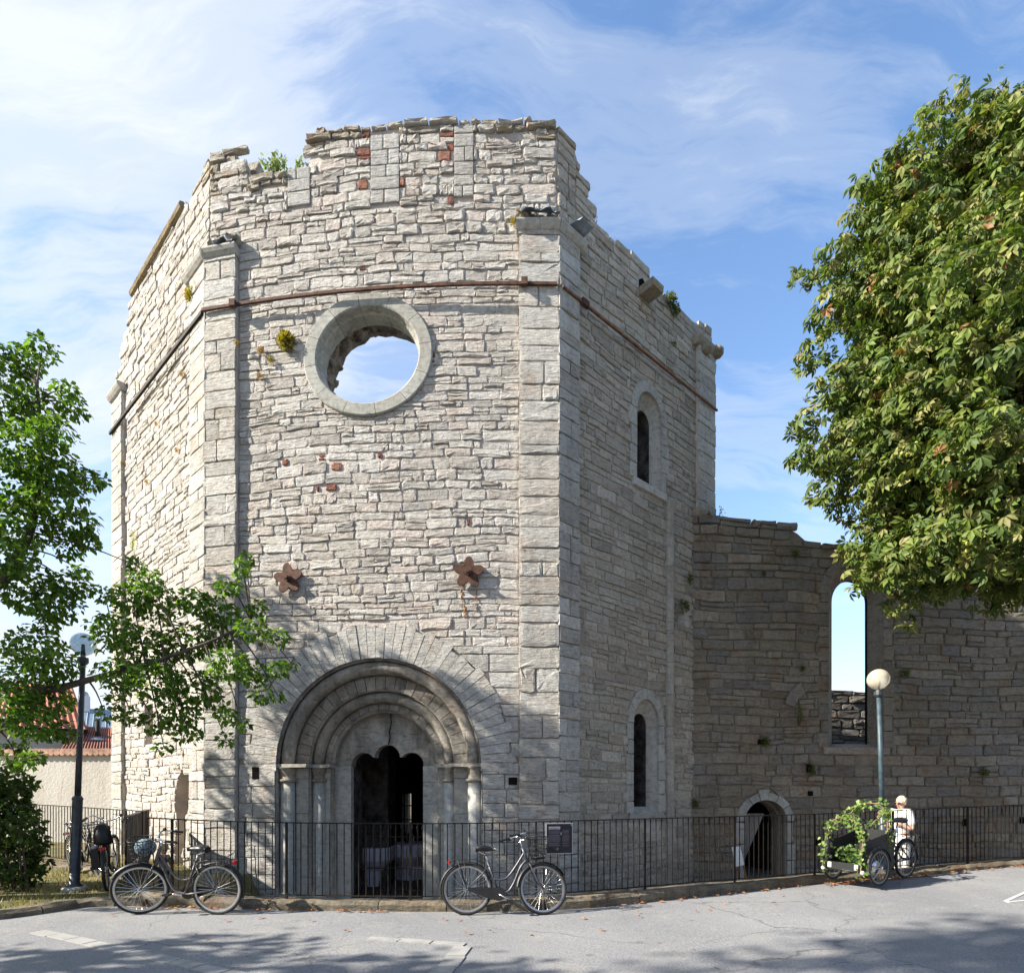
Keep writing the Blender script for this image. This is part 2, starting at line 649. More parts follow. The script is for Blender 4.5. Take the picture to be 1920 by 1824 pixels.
class Pieces:
    """collects blocks of one thing; the ones that show largest become objects, the rest one mesh per wall"""
    def __init__(s): s.items = []

    def add(s, wall, vs, fs, c, mat, name='stone', weight=1.0):
        xs = [topix(p) for p in vs]
        x0, x1 = min(p[0] for p in xs), max(p[0] for p in xs)
        y0, y1 = min(p[1] for p in xs), max(p[1] for p in xs)
        inside = x1 > 0 and x0 < 1920 and y1 > 0 and y0 < 1824
        s.items.append((((x1 - x0) * (y1 - y0)) * weight if inside else 0.0, wall, vs, fs, c, mat, name))

    def flush(s, limit, restname='rubble_stones'):
        by = {}
        for it in s.items:
            by.setdefault(it[6], []).append(it)
        for name, its in by.items():
            its.sort(key=lambda i: -i[0])
            for it in its[:limit]:
                MB().add(it[2], it[3], it[4]).build(name, it[5], it[1], center=True)
            rest = {}
            for it in its[limit:]:
                rest.setdefault((it[1].name, it[5].name), []).append(it)
            for (wn, mn), lst in rest.items():
                mb = MB()
                for it in lst: mb.add(it[2], it[3], it[4])
                tag(mb.build(restname if name == 'stone' else name + 's', lst[0][5], lst[0][1]), kind='stuff')


def boolean_cut(o, cutters):
    """subtract closed MBs from object o"""
    tmp = []
    for c in cutters:
        co = c.build('cutter', None, fixn=True)
        tmp.append(co)
        m = o.modifiers.new('b', 'BOOLEAN')
        m.operation = 'DIFFERENCE'
        m.solver = 'EXACT'
        m.object = co
    bpy.context.view_layer.update()
    dg = bpy.context.evaluated_depsgraph_get()
    me = bpy.data.meshes.new_from_object(o.evaluated_get(dg))
    o.modifiers.clear()
    o.data = me
    for co in tmp:
        bpy.data.objects.remove(co)


def wall_core(name, face, top, v0, thick, mat, parent, ua=0.0, ub=None, n=40, mitre=(0.0, 0.0)):
    """solid wall behind the blocks; mitre: how far the back ends draw in"""
    ub = face.W if ub is None else ub
    mb = MB()
    vs = []
    for i in range(n + 1):
        u = ua + (ub - ua) * i / n
        ui = min(max(u, ua + mitre[0]), ub - mitre[1])
        t = top(u)
        vs += [face.P(u, v0, 0), face.P(u, t, 0), face.P(ui, t, -thick), face.P(ui, v0, -thick)]
    fs = []
    for i in range(n):
        a, b = i * 4, i * 4 + 4
        fs += [(a, b, b + 1, a + 1), (a + 1, b + 1, b + 2, a + 2), (a + 2, b + 2, b + 3, a + 3), (a + 3, b + 3, b, a)]
    fs += [(0, 1, 2, 3), tuple(reversed(range(n * 4, n * 4 + 4)))]
    mb.add(vs, fs)
    o = mb.build(name, mat, parent, fixn=True)
    return sub_origin(o)


def arch_poly(h, n=20):
    p = [(h.cu - h.ru, h.v0), (h.cu + h.ru, h.v0)]
    for i in range(n + 1):
        a = math.pi * i / n
        p.append((h.cu + h.ru * math.cos(a), h.vs + h.rv * math.sin(a)))
    return p


def disc_poly(h, n=40, k=1.0):
    return [(h.cu + h.ru * k * math.cos(2 * math.pi * i / n), h.cv + h.rv * k * math.sin(2 * math.pi * i / n)) for i in range(n)]


def prism_cutter(face, poly, d0=0.6, d1=-3.0):
    return MB().prism(poly, lambda a, b, d: face.P(a, b, d), d0, d1)


def wedge(face, cu, cv, r0, r1, a0, a1, d0, d1, seg=3, er=1.0, col=(0.5, 0.48, 0.45), rng=None, chip=0.0):
    """block of an arch or ring between two radii and two angles; er: vertical stretch"""
    vs = []
    for k in range(seg + 1):
        a = a0 + (a1 - a0) * k / seg
        for r in (r0, r1):
            for d in (d0, d1):
                j = rng.uniform(-chip, chip) if (rng and chip) else 0.0
                vs.append(face.P(cu + (r + j) * math.cos(a), cv + (r + j) * math.sin(a) * er, d + (j * 0.5 if d == d1 else 0)))
    fs = []
    for k in range(seg):
        b, c = k * 4, k * 4 + 4
        fs += [(b, b + 1, c + 1, c), (b + 2, c + 2, c + 3, b + 3), (b, c, c + 2, b + 2), (b + 1, b + 3, c + 3, c + 1)]
    fs += [(0, 2, 3, 1), (seg * 4, seg * 4 + 1, seg * 4 + 3, seg * 4 + 2)]
    return vs, fs, col


def sweep(face, prof, path):
    """prof: (r, d) pairs; path: list of (cu, cv, angle or side) -> points by fn"""
    mb = MB()
    m = len(prof)
    vs = []
    for fn in path:
        for r, d in prof:
            u, v = fn(r)
            vs.append(face.P(u, v, d))
    fs = []
    for i in range(len(path) - 1):
        for k in range(m - 1):
            fs.append((i * m + k, i * m + k + 1, (i + 1) * m + k + 1, (i + 1) * m + k))
    mb.add(vs, fs, (0.5, 0.48, 0.45))
    return mb


def arch_path(cu, vs, v0, n=28, er=1.0):
    path = [lambda r: (cu - r, v0), lambda r: (cu - r, (v0 + vs) / 2)]
    for i in range(n + 1):
        a = math.pi - math.pi * i / n
        path.append(lambda r, a=a: (cu + r * math.cos(a), vs + r * er * math.sin(a)))
    path += [lambda r: (cu + r, (v0 + vs) / 2), lambda r: (cu + r, v0)]
    return path


# ---- the octagonal ruin: corners from the string course, which is level all round
YARD = -0.42
STRING_V = EYE + 932 * 9.6 / FPX
def corner(px, dy): y = 9.6 * 932.0 / dy; return ((px - CXP) * y / FPX, y)
cA, cB, cC, cD = corner(219, 662), corner(395, 885), corner(1043, 932), corner(1333, 704)
FR = Face(cB, cC, 0.17, 1.0)
LF = Face(cA, cB, 0.0, 5.0)
RF = Face(cC, cD, 0.0, 9.0)

ruin = world_thing('church_ruin', (-1.5, 11.5, YARD), 'tall octagonal limestone church ruin with round window and arched portal', 'church ruin')
PCS = Pieces()
rg = random.Random(11)

prof_F = profile([FR.uv(*p) for p in ((395, 298), (405, 287), (440, 283), (455, 300), (470, 322), (482, 338), (500, 328), (530, 332), (547, 320), (583, 316), (587, 268), (605, 256), (640, 252), (660, 245), (700, 243), (750, 238), (800, 231), (850, 230), (880, 231), (930, 226), (955, 232), (985, 232), (1015, 236), (1020, 250), (1043, 250))])
prof_R = profile([RF.uv(*p) for p in ((1043, 250), (1060, 256), (1072, 268), (1084, 292), (1088, 325), (1097, 350), (1109, 393), (1126, 428), (1145, 447), (1170, 467), (1200, 489), (1216, 508), (1235, 542), (1260, 562), (1300, 596), (1325, 609), (1333, 614))])
prof_L = profile([LF.uv(*p) for p in ((219, 705), (229, 690), (230, 650), (234, 628), (246, 574), (251, 556), (347, 390), (361, 384), (373, 348), (389, 314), (395, 298))])

# openings of the front
ocu, ocv = FR.uv(690, 669)
OC = Disc(ocu, ocv, 1.07, 0.985)
pcu = FR.uv(706, 1437)[0]
PVS = 1.93
PORT = Arch(pcu, PVS, 1.735, YARD - 0.1)
VOUS = Disc(pcu, PVS, 2.25, 2.27)
VOUSA = Arch(pcu, PVS, 1.76, YARD - 0.1)

front_wall = wall_core('front_wall', FR, lambda u: prof_F(u) - 0.035 - 0.03 * abs(mnoise.noise(Vector((u * 6, 0, 0)))), YARD - 0.3, 0.95, M_MORTAR, ruin, n=60, mitre=(0.52, 0.52))
boolean_cut(front_wall, [MB().prism(disc_poly(OC, 40, 1.0), lambda a, b, d: FR.P(ocu + (a - ocu) * (0.93 - 0.10 * d), ocv + (b - ocv) * (0.90 - 0.22 * d) - 0.12 * d, d), 0.6, -2.4), prism_cutter(FR, arch_poly(Arch(pcu, PVS, 1.74, YARD - 0.8)), 0.6, -0.62), prism_cutter(FR, arch_poly(Arch(pcu, PVS, 0.72, YARD - 0.8)), 0.6, -3)])
sub_origin(front_wall)

# right face openings: two slit windows
w1u, w1v = RF.uv(1216, 742)
w1s = RF.uv(1216, 912)[1]
W1 = Arch(w1u, w1v - 0.42, 0.40, w1s, 0.46)
w2u, w2v = RF.uv(1210, 1316)
w2s = RF.uv(1210, 1524)[1]
W2 = Arch(w2u, w2v - 0.42, 0.40, w2s, 0.48)
right_wall = wall_core('right_wall', RF, lambda u: prof_R(u) - 0.08, YARD - 0.3, 1.25, M_MORTAR, ruin, n=40, mitre=(0.52, 0.52))
boolean_cut(right_wall, [prism_cutter(RF, arch_poly(W1)), prism_cutter(RF, arch_poly(W2))])
sub_origin(right_wall)

# left face: a ragged breach low down, and two small blind openings
def LU(px): return LF.u(px)
br = []
for (py, pa, pb) in ((1690, 334, 346), (1640, 331, 345), (1600, 330, 344), (1560, 332, 350), (1520, 330, 352), (1495, 328, 358), (1470, 333, 367), (1452, 336, 368)):
    u0, v = LF.uv(pa, py)
    br.append((v, u0, LU(pb)))
BREACH = Blot(br)
left_wall = wall_core('left_wall', LF, lambda u: prof_L(u) - 0.08, YARD - 0.3, 1.25, M_MORTAR, ruin, n=40, mitre=(0.52, 0.52))
u0, v0 = LF.uv(273, 1396); u1, v1 = LF.uv(288, 1318)
NICHE = Box2(u0, u1, v0, v1)
bp = [(a, v) for v, a, b in br] + [(b, v) for v, a, b in reversed(br)]
boolean_cut(left_wall, [prism_cutter(LF, [(u0, v0), (u1, v0), (u1, v1), (u0, v1)], 0.5, -0.45), prism_cutter(LF, bp, 0.5, -0.5)])
sub_origin(left_wall)

# back of the octagon, plain masonry, lower
def rot2(v, a): return Vector((v.x * math.cos(a) - v.y * math.sin(a), v.x * math.sin(a) + v.y * math.cos(a)))
dirD = RF.t
cE = Vector(cD) + rot2(dirD, R(42)) * 5.0
cH = Vector(cA) + rot2(-LF.t, R(-42)) * 5.0
cF2 = cE + rot2(dirD, R(88)) * 4.6
cG = cH + rot2(-LF.t, R(-88)) * 4.6
for nm, a, b, zt in (('rear_wall', cE, Vector(cD), 8.4), ('rear_wall', cF2, cE, 7.6), ('rear_wall', cG, cF2, 7.4), ('rear_wall', cH, cG, 7.6), ('rear_wall', Vector(cA), cH, 8.4)):
    f = Face(b, a)
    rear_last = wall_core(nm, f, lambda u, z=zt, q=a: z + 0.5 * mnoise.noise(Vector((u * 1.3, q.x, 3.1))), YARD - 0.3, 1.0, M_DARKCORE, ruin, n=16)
    if a is cG: REARC, REARF = rear_last, f

# floor above the lower hall, and the hall's own floor and stone pier
octo = [Vector(cA), Vector(cB), Vector(cC), Vector(cD), cE, cF2, cG, cH]
cc = sum(octo, Vector((0, 0))) / 8
inner = [cc + (p - cc) * 0.93 for p in octo]
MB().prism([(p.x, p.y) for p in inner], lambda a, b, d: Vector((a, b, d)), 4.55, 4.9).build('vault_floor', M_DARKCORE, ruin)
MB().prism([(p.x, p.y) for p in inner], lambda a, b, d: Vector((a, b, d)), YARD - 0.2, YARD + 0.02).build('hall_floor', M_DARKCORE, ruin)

# ---- blocks of the front face
PR, PL_ = 0.60, 0.55                                   # widths of the corner strips
front_holes = [Disc(ocu, ocv, 1.04, 0.955), VOUSA, VOUS]
def vous_cut(v): pass
COR_V = 10.60
rows = lay(rg, 0.0, FR.W, COR_V, 13.0, (0.11, 0.21), (0.26, 0.62), top=prof_F, gap=0.012)
uA0, uA1 = FR.u(695), FR.u(750)
uB0, uB1 = FR.u(851), FR.u(889)
vA0 = FR.uv(720, 384)[1]
vB0 = FR.uv(870, 372)[1]
vA1 = FR.uv(720, 256)[1]; vB1 = FR.uv(870, 238)[1]
COLA, COLB = Box2(uA0, uA1, vA0, vA1), Box2(uB0, uB1, vB0, vB1)
uS0, uS1 = FR.u(540), FR.u(583)
vS0, vS1 = FR.uv(560, 388)[1], FR.uv(560, 318)[1]
COLS = Box2(uS0, uS1, vS0, vS1)
HOLES_TOP = [COLA, COLB, COLS]
rows = lay(rg, 0.0, FR.W, COR_V, 13.0, (0.09, 0.19), (0.18, 0.52), top=prof_F, holes=HOLES_TOP, gap=0.009)
BRICK = [(0.27, 0.12, 0.09), (0.23, 0.10, 0.075), (0.30, 0.15, 0.11)]
vtopline = FR.uv(720, 380)[1]
for q in rows:
    uc, vc = (q[0][0] + q[1][0]) / 2, (q[0][1] + q[2][1]) / 2
    near_edge = min(abs(uc - uA1), abs(uc - uB0), abs(uc - uA0)) < 0.16 and vc > vtopline - 0.1
    top_row = vc > prof_F(uc) - 0.20
    small = q[1][0] - q[0][0] < 0.26
    if near_edge and small and rg.random() < 0.38:
        vs, fs, c = stone(FR, q, rg, (0.02, 0.035), 0.1, 0.6, col=rg.choice(BRICK))
        PCS.add(front_wall, vs, fs, c, M_STONE, 'brick')
        continue
    vs, fs, c = stone(FR, q, rg, (0.03, 0.085) if top_row else (0.015, 0.045), 0.3 if top_row else 0.2, 1.0)
    PCS.add(front_wall, vs, fs, c, M_LICHEN if (top_row and rg.random() < 0.7) or uc < 0.35 and vc > 11.6 else M_STONE)
    if top_row:                                         # the broken wall top shows depth: more stones set back behind
        vs, fs, c = stone(FR, [(a + rg.uniform(-0.1, 0.1), b + rg.uniform(-0.08, 0.06)) for a, b in q], rg, (0.0, 0.05), 0.35, 1.3, d0=-0.5, base=-0.25)
        PCS.add(front_wall, vs, fs, c, M_LICHEN, weight=0.01)
for (a0, a1, b0, b1) in ((uA0, uA1, vA0, vA1), (uB0, uB1, vB0, vB1), (uS0, uS1, vS0, vS1)):
    for q in lay(rg, a0, a1, b0, b1, (0.17, 0.26), (0.24, 0.5), gap=0.006, split=0.0):
        vs, fs, c = stone(FR, q, rg, (0.035, 0.045), 0.05, 0.15, warp=False, pal=[(0.50, 0.50, 0.49), (0.46, 0.46, 0.45)])
        PCS.add(front_wall, vs, fs, c, M_ASHLAR, 'window_jamb_stone')

# middle: rubble between the corner strips
v_ash = FR.uv(700, 1215)[1]
def lower_ok(q):
    uc, vc = (q[0][0] + q[1][0]) / 2, (q[0][1] + q[2][1]) / 2
    return ((uc - pcu) ** 2 + (vc - PVS) ** 2) > 2.26 ** 2 or vc < PVS
mid_rows = lay(rg, PL_, FR.W - PR, v_ash, COR_V, (0.09, 0.205), (0.18, 0.60), holes=[Disc(ocu, ocv, 1.04, 0.955), VOUS], gap=0.008, split=0.24)
uO, vO = FR.uv(610, 930)
for q in mid_rows:
    uc, vc = (q[0][0] + q[1][0]) / 2, (q[0][1] + q[2][1]) / 2
    small = q[1][0] - q[0][0] < 0.2
    if small and rg.random() < 0.05 or (abs(uc - FR.u(610 + 25 * math.sin(vc * 5))) < 0.12 and 6.0 < vc < 7.6 and rg.random() < 0.4 and q[1][0] - q[0][0] < 0.4):
        k = 0.5
        q2 = [((a - uc) * k + uc, (b - vc) * 0.7 + vc) for a, b in q]
        vs, fs, c = stone(FR, q2, rg, (0.015, 0.03), 0.2, 0.8, col=rg.choice(BRICK))
        PCS.add(front_wall, vs, fs, c, M_STONE, 'brick')
        continue
    vs, fs, c = stone(FR, q, rg, (0.008, 0.032), 0.2, 1.1)
    PCS.add(front_wall, vs, fs, c, M_STONE)
# lower: dressed blocks either side of the portal
low_rows = lay(rg, PL_, FR.W - PR, YARD, v_ash, (0.17, 0.30), (0.45, 1.0), holes=[VOUSA, VOUS], gap=0.005, split=0.08)
low_rows2 = []
for q in low_rows:
    low_rows2.append(q)
# the ring of voussoirs ends at the springing; fill below it next to the jambs
low_rows2 = [q for q in low_rows2 if (q[0][1] + q[2][1]) / 2 > PVS]
low_rows2 += lay(rg, PL_, pcu - 1.75, YARD, PVS, (0.18, 0.30), (0.30, 0.52), gap=0.004, split=0.0)
low_rows2 += lay(rg, pcu + 1.75, FR.W - PR, YARD, PVS, (0.18, 0.30), (0.34, 0.65), gap=0.004, split=0.0)
PUT = [(FR.uv(482, 1449), 0.06, 0.10), (FR.uv(962, 1464), 0.07, 0.06)]
for q in low_rows2:
    uc, vc = (q[0][0] + q[1][0]) / 2, (q[0][1] + q[2][1]) / 2
    if any(abs(uc - p[0]) < a + 0.08 and abs(vc - p[1]) < b + 0.05 and q[1][0] - q[0][0] < 0.5 for p, a, b in PUT) and q[1][0] - q[0][0] < 0.35:
        pass
    vs, fs, c = stone(FR, q, rg, (0.034, 0.046), 0.06, 0.22, warp=False, pal=[(0.53, 0.525, 0.50), (0.50, 0.495, 0.475), (0.55, 0.54, 0.52)])
    PCS.add(front_wall, vs, fs, c, M_ASHLAR, 'ashlar_block')
for (pu, pv), a, b in PUT:
    MB().box(FR.P(pu, pv, 0.045), (2 * a, 0.02, 2 * b), math.atan2(FR.t.y, FR.t.x)).build('putlog_hole_shade', mk('painted_deep_shade', (0.012, 0.010, 0.009), 1.0, 0.3, spec=0.0) if 'painted_deep_shade' not in MATS else MATS['painted_deep_shade'], front_wall)  # dark plate on the wall face, the hole's shade painted as colour

# ---- corner strips, wrapped round the corners; each block its own piece
def strip(face, wall, ua, ub, va, vb, proud, extL=0.0, extR=0.0, hr=(0.14, 0.40), seed=1, chance=0.3, pal=None, mat=None):
    r = random.Random(seed)
    mb = MB().prism([(ua + 0.006, va), (ub - 0.006, va), (ub - 0.006, vb), (ua + 0.006, vb)], face.P, -0.02, proud - 0.02)
    mb.build('corner_strip', M_MORTAR, wall)
    v = va
    while v < vb - 0.02:
        h = r.uniform(*hr)
        if vb - (v + h) < hr[0] * 0.7: h = vb - v
        a, b = ua - extL + r.uniform(-0.008, 0.012), ub + extR + r.uniform(-0.012, 0.008)
        cuts = [a, b]
        if r.random() < chance:
            cuts = [a, a + (b - a) * r.uniform(0.3, 0.7), b]
        for x0, x1 in zip(cuts, cuts[1:]):
            g = 0.004
            q = [(x0 + (g if x0 != a else 0), v + g), (x1 - (g if x1 != b else 0), v + g), (x1 - (g if x1 != b else 0), v + h - g), (x0 + (g if x0 != a else 0), v + h - g)]
            rough = 0.45 if r.random() < 0.6 else 1.0
            vs, fs, c = stone(face, q, r, (0.015, 0.036), 0.10, rough, warp=False, base=proud - 0.01, pal=pal or [(0.54, 0.535, 0.515), (0.49, 0.48, 0.455), (0.57, 0.56, 0.53), (0.51, 0.485, 0.45)])
            PCS.add(wall, vs, fs, c, mat or M_ASHLAR, 'corner_block')
        v += h

E = 0.055
PROUD = 0.11
strip(FR, front_wall, 0.0, PL_, YARD, COR_V, PROUD, E, 0.0, seed=21)
strip(FR, front_wall, FR.W - PR, FR.W, YARD, COR_V, PROUD, 0.0, E, seed=22)
strip(RF, right_wall, 0.0, 0.44, YARD, COR_V, PROUD, E, 0.0, seed=23)
strip(LF, left_wall, LF.W - 0.62, LF.W, YARD, COR_V, PROUD, 0.0, E, seed=24)
uD = RF.u(1303)
strip(RF, right_wall, uD, RF.W, RF.uv(1320, 985)[1], RF.uv(1320, 652)[1], 0.09, 0.0, 0.03, seed=25)
uAx = LF.u(237)
strip(LF, left_wall, 0.0, uAx, YARD, LF.uv(228, 742)[1], 0.09, 0.03, 0.0, seed=26)
# upper quoins above the cornice on the front's right corner
vq0, vq1 = COR_V + 0.25, prof_F(FR.W - 0.1) - 0.02

# ---- right face rubble
PAL_R = [(0.50, 0.465, 0.405), (0.46, 0.42, 0.36), (0.52, 0.49, 0.435), (0.48, 0.43, 0.37), (0.41, 0.38, 0.33)]  # browner stone, darkened as well to put this side's shade into the colour
rr = random.Random(31)
HR_ = [Arch(W1.cu, W1.vs, 0.56, W1.v0 - 0.16, 0.66), Arch(W2.cu, W2.vs, 0.56, W2.v0 - 0.16, 0.68)]
vcor = RF.uv(1204, 548)
SPOUT = Box2(vcor[0] - 0.13, vcor[0] + 0.13, vcor[1] - 0.05, vcor[1] + 0.22)
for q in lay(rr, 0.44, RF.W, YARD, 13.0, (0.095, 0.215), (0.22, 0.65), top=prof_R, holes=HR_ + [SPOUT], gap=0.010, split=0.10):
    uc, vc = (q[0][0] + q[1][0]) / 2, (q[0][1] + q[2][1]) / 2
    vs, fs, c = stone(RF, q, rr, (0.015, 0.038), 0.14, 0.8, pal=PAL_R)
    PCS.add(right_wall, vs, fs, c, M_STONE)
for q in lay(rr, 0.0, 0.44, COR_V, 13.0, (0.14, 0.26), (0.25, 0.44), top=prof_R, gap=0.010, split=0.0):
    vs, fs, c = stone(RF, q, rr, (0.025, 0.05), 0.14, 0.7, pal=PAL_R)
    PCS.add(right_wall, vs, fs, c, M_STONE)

# ---- left face rubble
rl = random.Random(41)
for q in lay(rl, 0.0, LF.W, YARD, 13.0, (0.095, 0.215), (0.2, 0.6), top=prof_L, holes=[BREACH, NICHE], gap=0.008, split=0.14):
    uc, vc = (q[0][0] + q[1][0]) / 2, (q[0][1] + q[2][1]) / 2
    if (uc < uAx and vc < LF.uv(228, 742)[1]) or (uc > LF.W - 0.62 and vc < COR_V): continue
    vs, fs, c = stone(LF, q, rl, (0.012, 0.04), 0.18, 1.0)
    PCS.add(left_wall, vs, fs, c, M_LICHEN if (vc > prof_L(uc) - 0.3 and uc > LF.W - 0.6) else M_STONE)
# loose rubble in the breach
mbs = MB()
for i in range(90):
    v = rl.uniform(BREACH.rows[0][0] if BREACH.rows[0][0] < BREACH.rows[-1][0] else BREACH.rows[-1][0], max(BREACH.rows[0][0], BREACH.rows[-1][0]))
    s_ = BREACH.span(v)
    if not s_: continue
    uu = rl.uniform(s_[0], s_[1])
    h = rl.uniform(0.07, 0.15); wd = rl.uniform(0.10, 0.26)
    vs, fs, c = stone(LF, [(uu - wd / 2, v - h / 2), (uu + wd / 2, v - h / 2), (uu + wd / 2, v + h / 2), (uu - wd / 2, v + h / 2)], rl, (0.03, 0.10), 0.3, 1.6, d0=-0.25, base=-0.42)
    mbs.add(vs, fs, c)
tag(mbs.build('breach_rubble', M_SCAR, left_wall), kind='stuff')
# ------------------------------------------------------------------ the round window
rg2 = random.Random(52)
lin = MB()
n = 44
vs = []
rings = ((1.0, 1.0, 0.0, 0.05), (0.99, 0.99, 0, -0.05), (0.985, 0.985, 0, -0.25))
dd = [0.0, -0.16, -0.32, -0.5, -0.7, -0.97]
for k, d in enumerate(dd):
    for i in range(n):
        a = 2 * math.pi * i / n
        s_ = 0.81 - 0.10 * d
        j = 1.0 + (rg2.uniform(-0.05, 0.03) if k > 1 else 0)
        vs.append(FR.P(ocu + OC.ru * s_ * j * math.cos(a), ocv + OC.rv * (s_ - 0.12 * d) * j * math.sin(a) - 0.10 * d, d))
fs = []
for k in range(len(dd) - 1):
    for i in range(n):
        fs.append((k * n + i, k * n + (i + 1) % n, (k + 1) * n + (i + 1) % n, (k + 1) * n + i))
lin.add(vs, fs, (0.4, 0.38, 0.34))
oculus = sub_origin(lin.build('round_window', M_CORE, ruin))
na = 12
a0 = R(8)
for i in range(na):
    sa, sb = a0 + 2 * math.pi * i / na + 0.004, a0 + 2 * math.pi * (i + 1) / na - 0.004
    segs = 5
    prof = ((1.0, -0.05), (1.0, 0.055), (0.985, 0.07), (0.815, 0.07), (0.795, 0.055), (0.785, -0.06), (0.76, -0.09), (0.755, -0.20), (0.78, -0.34))
    vs = []
    for k in range(segs + 1):
        a = sa + (sb - sa) * k / segs
        for r_, d in prof:
            vs.append(FR.P(ocu + OC.ru * 1.02 * r_ * math.cos(a), ocv + OC.rv * 1.02 * r_ * math.sin(a), d))
    m_ = len(prof)
    fs = [(k * m_ + j, (k + 1) * m_ + j, (k + 1) * m_ + j + 1, k * m_ + j + 1) for k in range(segs) for j in range(m_ - 1)]
    fs += [tuple(reversed(range(m_))), tuple(range(segs * m_, segs * m_ + m_))]
    mb = MB().add(vs, fs, tint(rg2, [(0.47, 0.465, 0.43), (0.43, 0.425, 0.39)], 0.06))
    mb.build('ring_stone', M_SMOOTH, oculus, center=True, fixn=True)
# loose stones lining the opening
mbs = MB()
for i in range(70):
    a = rg2.uniform(0, 2 * math.pi)
    d = rg2.uniform(-0.95, -0.35)
    c = FR.P(ocu + OC.ru * (0.83 - 0.10 * d) * math.cos(a), ocv + OC.rv * (0.83 - 0.22 * d) * math.sin(a) - 0.1 * d, d)
    s_ = rg2.uniform(0.06, 0.14)
    b0 = len(mbs.v)
    mbs.sphere(c, s_, 7, 5, (1, 0.9, 0.6))
    for q in range(b0, len(mbs.v)):
        mbs.v[q] = mbs.v[q] + Vector((rg2.uniform(-1, 1), rg2.uniform(-1, 1), rg2.uniform(-1, 1))) * 0.02
    mbs.c.extend([tint(rg2)] * (len(mbs.v) - b0))
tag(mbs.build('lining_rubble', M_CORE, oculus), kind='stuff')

# ------------------------------------------------------------------ the portal
V0 = YARD
prof = [(1.745, 0.03), (1.73, -0.03), (1.725, -0.26), (1.49, -0.26), (1.49, -0.235), (1.24, -0.235), (1.24, -0.46), (1.05, -0.46), (1.05, -0.43), (0.93, -0.43), (0.93, -0.66)]
portal = sub_origin(sweep(FR, prof, arch_path(pcu, PVS, V0)).build('portal', M_PORTAL, ruin))
rp = random.Random(61)
a_lo, a_hi = R(-4), R(184)
nv = 44
for i in range(nv):
    sa = a_lo + (a_hi - a_lo) * i / nv
    sb = a_lo + (a_hi - a_lo) * (i + 1) / nv
    far = 2.26 + rp.uniform(-0.05, 0.07)
    if math.sin((sa + sb) / 2) < 0.28: far = min(far, 2.34)
    vs, fs, c = wedge(FR, pcu, PVS, 1.735, far, sa + 0.002, sb - 0.002, -0.05, 0.045 + rp.uniform(-0.004, 0.008), 2, 1.0, tint(rp, [(0.54, 0.535, 0.52), (0.50, 0.495, 0.475)], 0.1), rp, 0.004)
    MB().add(vs, fs, c).build('voussoir', M_ASHLAR, portal, center=True, fixn=True)
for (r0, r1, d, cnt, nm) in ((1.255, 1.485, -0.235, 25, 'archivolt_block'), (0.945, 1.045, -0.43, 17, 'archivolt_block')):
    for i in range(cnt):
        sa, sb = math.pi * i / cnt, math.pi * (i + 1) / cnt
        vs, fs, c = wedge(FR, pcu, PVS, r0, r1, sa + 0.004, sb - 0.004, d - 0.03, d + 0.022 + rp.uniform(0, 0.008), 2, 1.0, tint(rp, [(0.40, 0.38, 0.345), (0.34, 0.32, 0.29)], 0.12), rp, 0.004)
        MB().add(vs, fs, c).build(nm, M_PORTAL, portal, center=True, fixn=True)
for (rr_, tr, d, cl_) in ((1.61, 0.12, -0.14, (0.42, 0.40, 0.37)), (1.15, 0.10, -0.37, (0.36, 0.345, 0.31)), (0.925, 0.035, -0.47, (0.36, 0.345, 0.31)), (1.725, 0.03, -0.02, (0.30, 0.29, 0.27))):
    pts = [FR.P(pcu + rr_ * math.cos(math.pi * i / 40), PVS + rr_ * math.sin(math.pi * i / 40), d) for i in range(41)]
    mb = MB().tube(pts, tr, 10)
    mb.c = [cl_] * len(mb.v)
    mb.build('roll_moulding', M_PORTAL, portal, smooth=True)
VC = PVS - 0.005
def lathe_c(prof, u, d, col, name, mat, parent, n=14):
    mb = MB().lathe(prof, n, FR.P(u, 0, d))
    mb.c = [col] * len(mb.v)
    return mb.build(name, mat, parent, smooth=True)
